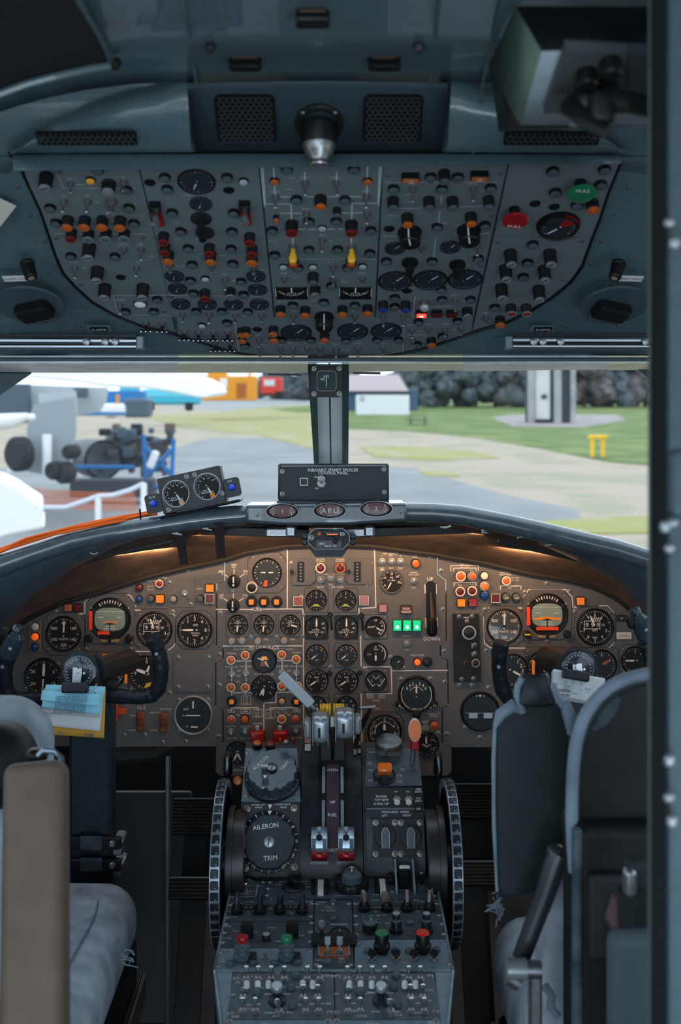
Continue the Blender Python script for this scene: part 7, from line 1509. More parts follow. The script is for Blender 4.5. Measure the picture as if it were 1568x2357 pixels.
t = thing('clipboard', 'stack of white speed cards printed 30000 clipped to the right yoke', 'clipboard', CBR.Mx)
for i in range(4): sheet('card', t, CBR, [(1273-i, 1540+i*2), (1392, 1562+i*2), (1388, 1622+i*1.5), (1270-i, 1598+i*3)], .003-i*.0012, pwh if i == 0 else mat('card_edge', (.45, .47, .48), .7), .001)
letters(CBR, t, [('30000', 1297, 1590, 8, -.06), ('29500', 1297, 1600, 7, -.06)], black, 'printed_number', .0072)
tealm = mat('teal_ink', (.02, .38, .35), .7)
letters(CBR, t, [('539', 1303, 1582, 7, -.08), ('V', 1318, 1572, 6, -.1), ('V', 1319, 1585, 5, -.1), ('ERC', 1323, 1597, 5, -.1), ('FLAP', 1352, 1587, 5, -.12), ('0', 1352, 1595, 5, -.1), ('13', 1300, 1571, 7, -.1), ('LH', 1281, 1577, 4, -.1)], tealm, 'printed_letters', .0072)
b = MB()
for l_ in ([(1277, 1572), (1320, 1580)], [(1276, 1585), (1318, 1592)], [(1318, 1566), (1312, 1604)], [(1338, 1570), (1334, 1606)], [(1366, 1576), (1362, 1608)]): b.line([CBR.P(*p, .006) for p in l_], .0004, .0072)
b.line([CBR.P(1334, 1576), CBR.P(1339, 1577)], .0008, .0073); b.line([CBR.P(1333, 1588), CBR.P(1338, 1589)], .0008, .0073); part('printed_grid', b.mesh('printed_grid', tealm), t)
u, v, k = CBR.hit(1326, 1554, .016); b = MB(); b.box((u, v, .012), (60*k, 22*k, .02), ch=.002, M=Matrix.Rotation(-.17, 3, 'Z')); part('clip_body', b.mesh('clip_body', blackm), t)
# ================================================================ SEATS
seatf = mat('blue_grey_sheepskin', (.30, .345, .40), .85, nz=.35, ns=22, bump=.5, bs=300)
sdark = mat('black_seat_leather', (.006, .007, .0085), .55, nz=.4, ns=30)
sgreen = mat('green_black_leather', (.013, .021, .024), .45, nz=.15, ns=40, bump=.15)
piping = mat('blue_grey_piping', (.17, .22, .28), .5, nz=.25, ns=25)
beige = mat('beige_vinyl', (.11, .08, .058), .55, nz=.12, ns=30, bump=.1)
t = thing('pilot_seat', 'left seat with pale blue grey cushion and beige folded armrest', 'seat')
def wob(p): return Vector((p.x, p.y, p.z+.004*math.sin(p.y*38+p.x*6)*(1 if p.z > 0 else 0)+.002*math.sin(p.y*90+p.x*30)))
b = MB(); b.rbox((-.565, 1.70, .437), (.475, .52, .125), .055, 8, fn=wob); part('seat_cushion', b.mesh('seat_cushion', seatf, 80), t)
b = MB(); pts = [Vector((-.375+.02*math.sin(i*.5), 1.50+i*.035, .5)) for i in range(12)]
pts = [Vector((x, y, z)) for x, y, z in ((-.50, 1.49, .4985), (-.44, 1.50, .4995), (-.400, 1.53, .5000), (-.385, 1.60, .5005), (-.378, 1.70, .5010), (-.375, 1.80, .5000), (-.385, 1.87, .4975), (-.41, 1.91, .494))]
b.tube(smooth(pts), .0016, 6); part('piping_seam', b.mesh('piping_seam', mat('seam_grey', (.14, .18, .22), .8)), t)
b = MB(); b.rbox((-.565, 1.71, .350), (.465, .50, .10), .02, 3); part('seat_pan', b.mesh('seat_pan', sdark), t)
b = MB(); b.box((-.565, 1.70, .16), (.36, .40, .30), ch=.01); b.box((-.325, 1.72, .30), (.010, .50, .05), ch=.003); part('seat_base', b.mesh('seat_base', mat('seat_frame', (.07, .06, .055), .5, .3)), t)
for i in range(8):
    b = MB(); x0, y0 = 300-rnd.uniform(0, 14), 2185+i*5; b.tube([W(x0-12, y0, 1.72), W(x0+rnd.uniform(-4, 8), y0+rnd.uniform(-5, 10), 1.72), W(x0+rnd.uniform(4, 22), y0+rnd.uniform(-8, 14), 1.72)], .0009, 5); part('frayed_thread', b.mesh('frayed_thread', piping), t)
b = MB(); b.rbox((0, 0, 0), (.47, .13, .50), .06, 7, fn=lambda p: Vector((p.x, p.y-.02*math.cos(p.x*6), p.z))); part('backrest', b.mesh('backrest', seatf, 80), t, (-.590, 1.42, .70), (-.14, 0, 0))
b = MB(); b.rbox((0, 0, 0), (.38, .10, .10), .045, 6); part('headrest_cover', b.mesh('headrest_cover', sdark, 80), t, (-.54, 1.345, .895), (-.10, 0, 0))
b = MB(); b.rbox((0, 0, 0), (.08, .10, .17), .035, 6); part('bolster', b.mesh('bolster', seatf, 80), t, (-.47, 1.33, .85), (-.10, 0, 0))
b = MB(); a_, c_ = W(73, 1770, 1.15), W(110, 2460, 1.33); d = (c_-a_)
yz = math.atan2(-(c_.y-a_.y), (a_.z-c_.z)); k = 1.15/F
b.rbox((0, 0, -d.length/2), (.062, .045, d.length), .013, 4); part('armrest', b.mesh('armrest', beige, 60), t, a_+Vector((0, .02, 0)), (yz, -.105, 0), label='beige armrest folded upright')
b = MB(); b.rbox((0, 0, -d.length/2-.005), (.054, .05, d.length-.025), .012, 3); part('armrest_core', b.mesh('armrest_core', mat('beige_dark_trim', (.11, .075, .045), .6), 60), t, a_+Vector((-.001, .033, 0)), (yz, -.105, 0))
b = MB(); b.tube([W(88, 1740, 1.2), W(100, 1728, 1.2), W(125, 1730, 1.2), W(140, 1745, 1.2), W(143, 1768, 1.19), W(138, 1785, 1.18)], .0032, 8); part('hinge_loop', b.mesh('hinge_loop', mat('blue_metal', (.20, .26, .32), .3, .7)), t)
b = MB(); b.rbox(W(85, 1740, 1.21), (.022, .02, .016), .007, 3); part('hinge_knob', b.mesh('hinge_knob', black), t)
# co-pilot seat
t = thing('copilot_seat', 'right seat seen from behind with dark back and folded black armrest', 'seat')
Y = 1.16
outl = [(1314, 2000), (1308, 1900), (1309, 1800), (1315, 1720), (1330, 1660), (1355, 1615), (1390, 1580), (1435, 1557), (1490, 1545), (1560, 1541), (1700, 1545), (1790, 1570), (1850, 1640), (1870, 1800), (1870, 2000)]
ps = [W(x, y, Y) for x, y in outl]; b = MB(); n = len(ps); q = [W(x+8, y+8, Y+.10) for x, y in outl]
b.add(ps+q, [tuple(range(n)), tuple(range(2*n-1, n-1, -1))]+[(i, i+n, (i+1) % n+n, (i+1) % n) for i in range(n)]); part('backrest', b.mesh('backrest', sdark), t)
b = MB(); b.tube(smooth([W(x+9 if x < 1500 else x, y+6, Y-.004) for x, y in outl[:-2]]), .0065, 10); part('piping', b.mesh('piping', piping, 70), t)
b = MB(); b.tube(smooth([W(x+22 if x < 1500 else x, y+20, Y-.001) for x, y in outl[:-2]]), .0035, 8); part('inner_piping', b.mesh('inner_piping', sgreen, 70), t)
b = MB(); b.add([W(x, y, Y-.002) for x, y in ((1418, 1600), (1432, 1612), (1420, 1640), (1400, 1665), (1375, 1682), (1358, 1680), (1372, 1660), (1385, 1635), (1402, 1618))], [tuple(range(9))]); part('scuff_patch', b.mesh('scuff_patch', mat('scuffed_leather', (.035, .05, .06), .7, nz=.6, ns=60)), t)
b = MB(); b.rbox(W(1470, 1905, 1.175), (.155, .05, .03), .01, 3); part('lower_band', b.mesh('lower_band', sdark), t)
b = MB(); a_ = W(1322, 1900, 1.14); c_ = W(1700, 2700, 1.14); b.rbox(((a_.x+c_.x)/2, 1.17, (a_.z+.10)/2), (c_.x-a_.x, .07, a_.z-.10), .012, 4); part('seat_box', b.mesh('seat_box', sdark), t)
b = MB(); b.rbox((W(1331, 2100, 1.13).x, 1.135, (a_.z+.08)/2), (.010, .012, a_.z-.08), .004, 3); part('box_edge_trim', b.mesh('box_edge_trim', mat('worn_edge_leather', (.05, .075, .09), .5, nz=.6, ns=40)), t)
b = MB(); b.rbox(W(1405, 2110, 1.125), (.045, .012, .085), .006, 3); part('pocket_panel', b.mesh('pocket_panel', mat('pocket_dark', (.018, .021, .024), .6)), t)
# folded armrest
arm = [(1139, 1665), (1150, 1640), (1180, 1622), (1240, 1612), (1290, 1616), (1308, 1640), (1311, 1720), (1308, 1900), (1290, 1985), (1262, 2030), (1230, 2060), (1190, 2068), (1150, 2066), (1143, 2040), (1138, 1850)]
Y = 1.30; cxp, cyp = 1225, 1845; rows = []
for dy, sc_ in ((.0, .90), (.004, .965), (.012, 1.0), (.055, 1.0), (.062, .96)): rows.append([W(cxp+(x-cxp)*sc_, cyp+(y-cyp)*(1-(1-sc_)*.35), Y+dy) for x, y in arm])
b = MB(); b.grid(rows, closed=True, flip=True); n = len(arm); b.add(rows[0], [tuple(range(n))]); part('armrest', b.mesh('armrest', sgreen, 50), t, label='black green armrest folded upright')
b = MB(); b.tube([W(x, y, Y+.006) for x, y in ((1141, 1672), (1137, 1750), (1138, 1900), (1145, 2050))], [.003, .0028, .0026, .002], 8); part('armrest_piping', b.mesh('armrest_piping', piping, 70), t)
for pts in ([(1140, 1672), (1152, 1645), (1180, 1625), (1205, 1640)], [(1285, 1622), (1300, 1620), (1312, 1650), (1312, 1690)]): b = MB(); b.tube([W(x, y, Y-.002) for x, y in pts], [.003, .007, .008, .003], 8); part('leather_fold', b.mesh('leather_fold', piping, 70), t)
b = MB(); rows = []
for py, hw, dy in ((1555, 30, .006), (1562, 34, 0), (1590, 37, -.004), (1618, 46, -.006), (1628, 44, 0)): rows.append([W(1235+f*hw, py, 1.29)+Vector((0, dy+.010*abs(f)**3, 0)) for f in (-1, -.8, -.4, 0, .4, .8, 1)])
b.grid(rows, flip=True); o = part('hinge_cap', b.mesh('hinge_cap', mat('black_rubber_cap', (.022, .027, .030), .5), 60), t); o.modifiers.new('s', 'SOLIDIFY').thickness = .02; o.modifiers['s'].offset = -1
for pts in ([(1203, 1560), (1192, 1580), (1190, 1600), (1205, 1640)], [(1272, 1575), (1282, 1605), (1296, 1625)]): b = MB(); b.tube([W(x, y, 1.295) for x, y in pts], .004, 8); part('hinge_plate', b.mesh('hinge_plate', piping), t)
b = MB(); b.rbox((.51, 1.60, .425), (.50, .50, .13), .055, 7, fn=wob); part('seat_cushion', b.mesh('seat_cushion', seatf, 80), t)
b = MB(); b.rbox((0, 0, 0), (.06, .10, .34), .022, 5); part('side_bolster', b.mesh('side_bolster', seatf, 80), t, W(1290, 2230, 1.38), (0, .10, 0))
b = MB(); b.box((.46, 1.55, .2), (.40, .40, .36), ch=.01); part('seat_base', b.mesh('seat_base', sdark), t)
for i in range(14):
    x0, y0 = 1140+rnd.uniform(-6, 14), 2058+rnd.uniform(0, 50); b = MB(); b.tube([W(x0+8, y0-6, 1.40), W(x0-rnd.uniform(0, 10), y0+rnd.uniform(-4, 12), 1.40), W(x0-rnd.uniform(0, 28), y0+rnd.uniform(-4, 26), 1.40)], .0007, 5); part('frayed_thread', b.mesh('frayed_thread', piping), t)
b = MB(); pts = [W(x, y, 1.24) for x, y in ((1290, 1965), (1278, 1990), (1255, 2060), (1228, 2130), (1200, 2205))]; b.tube(pts, [.011, .0115, .010, .0095, .009], 10, flat=1.1); b.rbox(W(1280, 1965, 1.245), (.020, .02, .02), .008, 3); part('recline_lever', b.mesh('recline_lever', mat('dark_steel', (.05, .06, .065), .35, .5)), t)
b = MB(); b.tube([W(1166, 2230, 1.2), W(1212, 2231, 1.2)], .0108, 18); part('lever_grip', b.mesh('lever_grip', silcap), t); b = MB(); b.tube([W(1212, 2231, 1.2), W(1246, 2232, 1.2)], .0092, 16); b.tube([W(1170, 2246, 1.21), W(1195, 2262, 1.21)], .009, 12); part('lever_sleeve', b.mesh('lever_sleeve', dmetal), t)
b = MB(); b.box(W(1232, 2330, 1.21), (.014, .012, .085), ch=.003); part('lever_bracket', b.mesh('lever_bracket', dmetal), t)
b = MB(); b.tube([W(1255, 2270, 1.25), W(1270, 2290, 1.24), W(1268, 2320, 1.24), W(1285, 2340, 1.24)], .005, 8); part('belt_strap', b.mesh('belt_strap', piping), t)
t = thing('seat_belt_buckle', 'metal harness buckle with webbing hanging on the right seat beside the door frame', 'buckle')
b = MB(); b.rbox(W(1450, 2030, 1.06), (.013, .015, .028), .006, 3); part('buckle', b.mesh('buckle', dmetal), t)
b = MB(); b.rbox(W(1468, 2010, 1.07), (.024, .02, .03), .008, 3); b.tube([W(1447, 2050, 1.07), W(1442, 2120, 1.08), W(1452, 2160, 1.08), W(1478, 2230, 1.07)], [.010, .008, .004, .003], 8); part('webbing', b.mesh('webbing', mat('black_webbing', (.02, .026, .028), .7)), t)
b = MB(); b.tube([W(1418, 2060, 1.085), W(1414, 2110, 1.085), W(1428, 2160, 1.085)], [.004, .009, .004], 8); part('pink_strap', b.mesh('pink_strap', mat('dull_pink', (.10, .055, .065), .7)), t)
b = MB(); b.rbox(W(1460, 2300, 1.07), (.05, .03, .13), .012, 4); thing('seat_cover_flap', 'grey fabric flap at the bottom right beside the door frame', 'cover', mesh=b.mesh('seat_cover_flap', mat('grey_fabric', (.07, .10, .11), .8)))
# ================================================================ FOOT WELLS
ribm = mat('ribbed_tread_metal', (.05, .045, .04), .3, .7)
for lb, x0, x1, y0, y1, Y, nr in (('upper black ribbed foot plate left of the pedestal', 398, 500, 1842, 1915, 2.42, 11), ('lower ribbed foot plate left of the pedestal', 388, 500, 2022, 2066, 2.25, 6), ('upper black ribbed foot plate right of the pedestal', 1030, 1140, 1808, 1878, 2.42, 11), ('lower ribbed foot plate right of the pedestal', 1030, 1140, 1985, 2034, 2.25, 7)):
    k = Y/F; c_ = W((x0+x1)/2, (y0+y1)/2, Y); t = thing('foot_plate', lb, 'foot rest', Matrix.Translation(c_) @ Matrix.Rotation(-.5, 4, 'X'), 'ribbed foot plates'); wd, ht = (x1-x0)*k, (y1-y0)*k*1.1
    b = MB(); b.box((0, .006, 0), (wd, .008, ht), ch=.002); part('plate', b.mesh('plate', black), t)
    rb = MB(); rb.tube([(-wd/2, 0, 0), (wd/2, 0, 0)], .0022, 6); rm = rb.mesh('rib', ribm)
    b = MB(); b.box((0, .03, -c_.z*.45), (wd*.5, .02, c_.z*.92)); part('support', b.mesh('support', black), t)
    for i in range(nr): part('rib', rm, t, (0, 0, -ht/2+ht*(i+.5)/nr))
b = MB(); b.box((-.337, 2.35, .29), (.010, .02, .58), ch=.002); thing('foot_plate_strut', 'thin upright metal strut beside the left foot plates', 'strut', mesh=b.mesh('foot_plate_strut', dmetal))
for s_, x0, x1 in ((-1, -.55, -.28), (1, .21, .50)):
    b = MB(); b.box(((x0+x1)/2, 1.62, .006), (x1-x0, .50, .010), ch=.003); thing('floor_mat', 'dark ribbed rubber mat on the floor %s of the pedestal' % ('left' if s_ < 0 else 'right'), 'mat', mesh=b.mesh('floor_mat', mat('ribbed_mat', (.035, .034, .034), .8, nz=.4, ns=250, bump=.6)))
b = MB(); b.box((-.46, 2.45, .22), (.30, .02, .46), ch=.004, M=Matrix.Rotation(-.4, 3, 'X')); thing('rudder_pedal_guard', 'dull green grey metal sheet in the left foot well', 'cover', mesh=b.mesh('rudder_pedal_guard', mat('green_grey_sheet', (.035, .05, .048), .5)))
for s_ in (-1, 1):
    b = MB(); b.tube([Vector((s_*x, 2.33, z)) for x, z in ((.62, .64), (.48, .58), (.36, .59), (.26, .64))], .022, 10); thing('air_duct', 'dark air duct under the %s instrument panel' % ('left' if s_ < 0 else 'right'), 'duct', mesh=b.mesh('air_duct', mat('dark_duct', (.03, .028, .026), .6)))
# ================================================================ OUTSIDE
def G(px, py, h=0.0):
    Y = F*(EYE-GZ-h)/(py-HY); return Vector(((px-VX)*Y/F, Y, GZ+h))
gravel = mat('pale_gravel', (.40, .32, .25), .9, col2=(.30, .28, .19), ns=.35); grass = mat('mown_grass', (.085, .14, .03), .9, col2=(.20, .23, .07), ns=.35, lo=.40, hi=.68)
ygrass = mat('yellowed_grass', (.30, .29, .09), .9, col2=(.36, .31, .20), ns=.5); tarmac = mat('wet_tarmac', (.24, .245, .25), .95, nz=.15, ns=.4); pink = mat('pinkish_gravel', (.30, .26, .25), .9, nz=.15, ns=.5)
b = MB(); b.box((0, 95, GZ-.25), (420, 230, .5)); struct('ground', b.mesh('ground', gravel))
def patch(nm, pts, m, h):
    b = MB(); q = [G(*p) for p in pts]; b.prism([(p.x, p.y) for p in q], GZ-.02, GZ+h); o = struct(nm, b.mesh(nm, m))
patch('ground_lawn', [(803,938),(1100,915),(2100,912),(2100,1110),(1600,1082),(1490,1072),(1400,1064),(1260,1036),(1100,1008),(1000,998),(880,990),(700,985)], grass, .03)
patch('ground_lawn_far', [(380,905),(1000,905),(1000,932),(700,945),(560,950),(380,935)], mat('far_gravel', (.30, .30, .29), .9, nz=.1, ns=.2), .02)
patch('ground_verge', [(330,958),(500,950),(600,938),(760,930),(760,1035),(700,1030),(600,1002),(420,985)], ygrass, .04)
patch('ground_verge', [(620,942),(770,931),(770,950),(680,950)], grass, .05)
patch('ground_verge', [(830,1030),(960,1030),(1090,1040),(1150,1056),(1000,1060),(860,1052)], ygrass, .04)
patch('ground_verge', [(960,1085),(1040,1086),(1060,1098),(980,1098)], ygrass, .05)
patch('ground_verge', [(1180,1205),(1490,1190),(1700,1190),(1700,1225),(1300,1232)], ygrass, .04)
patch('ground_tarmac', [(890,1075),(960,1080),(1060,1110),(1160,1140),(1330,1175),(1330,1200),(1220,1215),(1000,1215),(880,1150)], tarmac, .03)
patch('ground_tarmac', [(480,1010),(620,1010),(740,1040),(740,1200),(500,1200),(300,1250),(0,1400),(-300,1500),(-600,1200),(0,1080),(300,1060)], tarmac, .03)
patch('ground_gravel_pad', [(1130,962),(1180,955),(1420,955),(1440,968),(1340,985),(1180,982)], pink, .05)
def blob(b, c, r, seed, m=0, n=9, amp=.22, sq=1.0):
    rr = random.Random(seed); ph = [(rr.uniform(0, 6), rr.uniform(1.5, 5), rr.uniform(1.5, 5)) for _ in range(5)]; rows = []
    for i in range(n+1):
        th = PI*i/n; row = []
        for j in range(n*2):
            a = PI*j/n; f = 1+amp*sum(math.sin(p+q*th+s*math.cos(a)*2+math.sin(a)*q) for p, q, s in ph)/3*math.sin(th)+rr.uniform(-.06, .06)*math.sin(th)
            row.append(Vector((c[0]+r*f*math.sin(th)*math.cos(a), c[1]+r*f*math.sin(th)*math.sin(a), c[2]+r*sq*f*math.cos(th))))
        rows.append(row)
    b.grid(rows, closed=True, m=m)
tm = [mat('tree_dark_green', (.09, .115, .125), .9, nz=.6, ns=1.2), mat('tree_winter_brown', (.13, .11, .115), .9, nz=.5, ns=1.0), mat('tree_blue_green', (.105, .13, .15), .9, nz=.6, ns=.9), mat('tree_grey', (.09, .095, .10), .9, nz=.3, ns=.8)]  # crown colours are lightened to carry the haze of distance
bark = mat('bark', (.06, .045, .035), .9)
tl = [(640,918,2,3.6,'dark blue green tree behind the red truck'),(690,920,0,3.4,'dark tree left of the windscreen post'),(735,922,3,3.2,'grey tree hidden behind the windscreen post'),(780,926,1,3.0,'brown winter tree right of the windscreen post behind the shed'),(965,934,2,3.4,'blue green tree just right of the shed'),(1005,938,0,3.2,'dark green tree second right of the shed'),(1050,936,2,3.4,'blue green tree with a pale gap below, mid window'),(1095,938,0,3.3,'dark green tree in the middle of the right window'),(1140,937,2,3.2,'blue green tree left of the concrete tower'),(1188,938,3,3.2,'grey tree touching the left side of the tower'),(1255,935,0,3.4,'dark tree directly behind the concrete tower'),(1345,938,1,3.2,'brown winter tree right of the concrete tower'),(1390,937,2,3.3,'blue green tree between the tower and the yellow stand'),(1435,936,1,3.2,'brown tree above the yellow stand'),(1485,937,1,3.3,'purple brown tree at the right edge of the window'),(1540,936,0,3.4,'dark tree partly behind the door frame'),(1600,936,2,3.4,'blue green tree hidden at far right')]
for i, (px, py, k_, r, lb) in enumerate(tl):
    p = G(px, py); s_ = p.y/150.; t = thing('tree', lb, 'tree', Matrix.Translation(p), 'trees behind the airfield')
    b = MB()
    for j in range(26): blob(b, (rnd.uniform(-.8, .8)*r*s_, rnd.uniform(-.5, .6)*r, rnd.uniform(.8, 9.2)*s_), r*s_*rnd.uniform(.26, .50), i*29+j, n=6, sq=.9, amp=.4)
    part('crown', b.mesh('crown', tm[k_], 70), t, kind='stuff')
    b = MB(); b.tube([(0, 0, 0), (.1, 0, 2*s_), (0, 0, 5*s_)], [.3*s_, .2*s_, .1*s_], 8); part('trunk', b.mesh('trunk', bark), t)
def obx(nm, lb, cat, base, parts_):
    """parts_: (part name, centre dx,dy,dz from base, size, material[, bevel])"""
    t = thing(nm, lb, cat, Matrix.Translation(base))
    for q in parts_:
        b = MB(); b.box(q[1], q[2], ch=q[4] if len(q) > 4 else .02); part(q[0], b.mesh(q[0], q[3]), t)
    return t
wpaint = mat('white_paint', (.78, .78, .80), .4); lgrey = mat('light_grey_paint', (.42, .45, .47), .5, nz=.1, ns=.8); dgrey = mat('dark_grey_blue', (.07, .10, .13), .6); blu = mat('blue_paint', (.02, .16, .42), .5); cyn = mat('cyan_paint', (.06, .42, .58), .5)
org2 = mat('orange_machine', (.72, .28, .02), .5); redp = mat('red_vehicle', (.62, .05, .04), .5); yel2 = mat('yellow_post', (.90, .50, .01), .5); conc = mat('weathered_concrete', (.34, .34, .35), .8, nz=.2, ns=.8); drk = mat('dark_opening', (.05, .055, .065), .6)
p = G(882, 955); k = p.y/F
obx('white_hoarding', 'low white boarded enclosure on the lawn right of the windscreen post', 'fence', p, [('front_board', (0, 0, 23*k), (119*k, .15, 46*k), wpaint), ('side_board', (59*k, 2, 22*k), (.15, 4, 44*k), wpaint), ('side_board', (-59*k, 2, 22*k), (.15, 4, 44*k), wpaint), ('corner_post', (-48*k, -.1, 38*k), (.5, .12, .6), lgrey)])
p = G(880, 946); k = p.y/F
t = obx('shed', 'dark blue shed with a pale pinkish roof behind the white hoarding', 'building', p, [('wall', (0, 2, 24*k), (165*k, 4, 48*k), mat('shed_blue', (.05, .10, .17), .6)), ('window', (20*k, -.05, 34*k), (26*k, .1, 7*k), mat('shed_window', (.35, .33, .25), .4)), ('doorway', (55*k, -.05, 24*k), (20*k, .1, 40*k), drk)])
b = MB(); b.add([(-90*k, -1, 46*k), (60*k, -1, 46*k), (60*k, 5, 46*k), (-90*k, 5, 46*k), (-78*k, 2, 84*k), (40*k, 2, 84*k)], [(0, 1, 5, 4), (2, 3, 4, 5), (0, 4, 3), (1, 2, 5), (3, 2, 1, 0)]); part('roof', b.mesh('roof', mat('shed_roof', (.42, .34, .34), .6)), t)
p = G(962, 979); k = p.y/F; wd = mat('weathered_wood', (.13, .11, .10), .8)
t = thing('picnic_table', 'small wooden picnic table on the grass right of the white hoarding', 'picnic table', Matrix.Translation(p))
for i in range(4): b = MB(); b.box((0, (i-1.5)*.18, .74), (1.6, .16, .04)); part('table_plank', b.mesh('table_plank', wd), t)
for s_ in (-1, 1):
    b = MB(); b.box((0, s_*.75, .44), (1.9, .25, .04)); part('bench', b.mesh('bench', wd), t)
    for e in (-1, 1): b = MB(); b.tube([(s_*.6, e*.75, 0), (s_*.6, e*.2, .74)], .05, 6); part('leg', b.mesh('leg', wd), t)
p = G(1376, 1055); t = thing('yellow_stand', 'yellow two legged stand on the grass near the right edge of the window', 'stand', Matrix.Translation(p)); k = p.y/F
for s_ in (-1, 1): b = MB(); b.box((s_*12*k, 0, 25*k), (8*k, .12, 50*k), ch=.01); part('leg', b.mesh('leg', yel2), t)
b = MB(); b.box((0, -.02, 50*k), (42*k, .25, 7*k), ch=.01); part('top_board', b.mesh('top_board', yel2), t); b = MB(); b.box((0, 0, .03), (36*k, .4, .06), ch=.01); part('base_stone', b.mesh('base_stone', drk), t)
p = G(1265, 975); k = p.y/F
obx('concrete_tower', 'tall weathered concrete tower with pale panels on the lawn', 'tower', p, [('pillar', (-42*k, 0, 80*k), (13*k, .8, 160*k), conc), ('pillar', (18*k, 0, 80*k), (16*k, .8, 160*k), conc), ('pillar', (55*k, .4, 80*k), (12*k, .8, 160*k), conc), ('pale_panel', (-15*k, .2, 75*k), (34*k, .3, 130*k), mat('pale_panel', (.66, .64, .60), .7, nz=.15, ns=.6)), ('dark_bay', (36*k, .5, 80*k), (26*k, .3, 160*k), drk), ('dark_bay', (0*k, 1.2, 80*k), (100*k, .3, 158*k), dgrey), ('wall_number', (-12*k, 0, 62*k), (12*k, .1, 10*k), drk)])
# left: parked aircraft, engine on a trolley, vehicles
Yw = 14.0
poly = [(-500,852),(40,866),(180,880),(240,890),(330,893),(400,903),(450,914),(474,917),(487,910),(484,898),(470,884),(448,872),(410,862),(380,852),(300,835),(100,815),(-500,790)]
ps = [W(x, y, Yw) for x, y in poly]; n = len(ps); b = MB(); q = [p_+Vector((0, 2.2, .0)) for p_ in ps]; b.add(ps+q, [tuple(range(n)), tuple(range(2*n-1, n-1, -1))]+[(i, i+n, (i+1) % n+n, (i+1) % n) for i in range(n)])
o = thing('aircraft_wing', 'bright white rounded aircraft nose cone across the top left of the windscreen', 'aircraft part', mesh=b.mesh('aircraft_wing', mat('glossy_white', (.88, .90, .92), .3))); m_ = o.modifiers.new('b', 'BEVEL'); m_.width = .12; m_.segments = 3  # thick wing slab with a rounded tip, part of the aircraft close by
Ya = 30.; k = Ya/F
t = thing('parked_aircraft', 'grey parked aircraft with undercarriage doors and dark tyres at the left', 'aircraft')
b = MB(); pl = [(-500,866),(250,892),(245,925),(230,948),(180,955),(60,975),(-60,985),(-500,1010)]; ps = [W(x, y, Ya) for x, y in pl]; n = len(ps); q = [p_+Vector((-1, 3, 0)) for p_ in ps]; b.add(ps+q, [tuple(range(n)), tuple(range(2*n-1, n-1, -1))]+[(i, i+n, (i+1) % n+n, (i+1) % n) for i in range(n)]); o = part('fuselage_belly', b.mesh('fuselage_belly', lgrey), t)
def psl(nm, pl, Y_, m, th=.3):
    ps = [W(x, y, Y_) for x, y in pl]; n = len(ps); b = MB(); q = [p_+Vector((0, th, 0)) for p_ in ps]; b.add(ps+q, [tuple(range(n)), tuple(range(2*n-1, n-1, -1))]+[(i, i+n, (i+1) % n+n, (i+1) % n) for i in range(n)]); return part(nm, b.mesh(nm, m), t)
psl('undercarriage_door', [(62,985),(78,930),(168,915),(170,990),(160,1075),(112,1095),(62,1085)], 28.5, mat('mid_grey_paint', (.28, .31, .34), .5))
psl('intake_shadow_panel', [(-200,878),(64,884),(66,940),(55,968),(-200,985)], 29.2, dgrey); psl('belly_window', [(170,893),(198,893),(198,916),(170,916)], 29.5, dgrey); psl('fairing_panel', [(88,905),(170,900),(172,950),(90,960)], 28.8, lgrey)  # first slab stands in for shade on the aircraft by its dark colour
for x, y, r in ((45, 1045, 38), (150, 1088, 24), (165, 1040, 16), (128, 1083, 20)):
    b = MB(); b.lathe([(0, -.28), (r*k*.8, -.28), (r*k, -.16), (r*k, .16), (r*k*.8, .28), (0, .28)], 24, M=Matrix.Rotation(.95, 3, 'Z')@Matrix.Rotation(PI/2, 3, 'Y')@Matrix.Diagonal((1, 1, .7)).to_3x3(), c=W(x, y, 28.)); part('tyre', b.mesh('tyre', rubber), t)
b = MB(); b.tube([W(108, 1000, 28.2), W(108, 1090, 28.2)], .12, 8); part('gear_strut', b.mesh('gear_strut', wpaint), t)
b = MB(); b.tube([W(-40, 975, 20), W(30, 968, 20), W(66, 958, 20)], [.16, .13, .06], 10); b.rbox(W(72, 960, 20), (.12, .2, .12), .05, 3); thing('probe_boom', 'white probe boom with a rounded end at the far left', 'aircraft part', mesh=b.mesh('probe_boom', wpaint))
t = thing('jet_engine', 'dark jet engine on a blue trolley behind the barrier rope', 'engine'); Ye = 36.; ke = Ye/F
b = MB(); ex = Matrix.Rotation(PI/2, 3, 'X') @ Matrix.Rotation(0, 3, 'Z')
ax = Matrix.Rotation(math.radians(62), 3, 'Z') @ Matrix.Rotation(PI/2, 3, 'X')
b.lathe([(0, .1), (40*ke, .1), (44*ke, .0), (46*ke, .1), (45*ke, -1.2), (38*ke, -2.4), (30*ke, -3.0), (0, -3.0)], 32, M=Matrix.Rotation(math.radians(-150), 3, 'Z') @ Matrix.Rotation(-PI/2, 3, 'X'), c=W(236, 1058, Ye)); part('casing', b.mesh('casing', mat('engine_dark', (.045, .055, .06), .5, .3, nz=.5, ns=2)), t)
b = MB(); b.tube([W(250, 1045, 36.9), W(300, 1040, 36.9), W(350, 1035, 37.0), W(388, 1032, 37.1)], [44*ke, 40*ke, 34*ke, 20*ke], 20); part('engine_core', b.mesh('engine_core', mat('engine_core_dark', (.06, .065, .07), .5, .3, nz=.6, ns=3)), t)
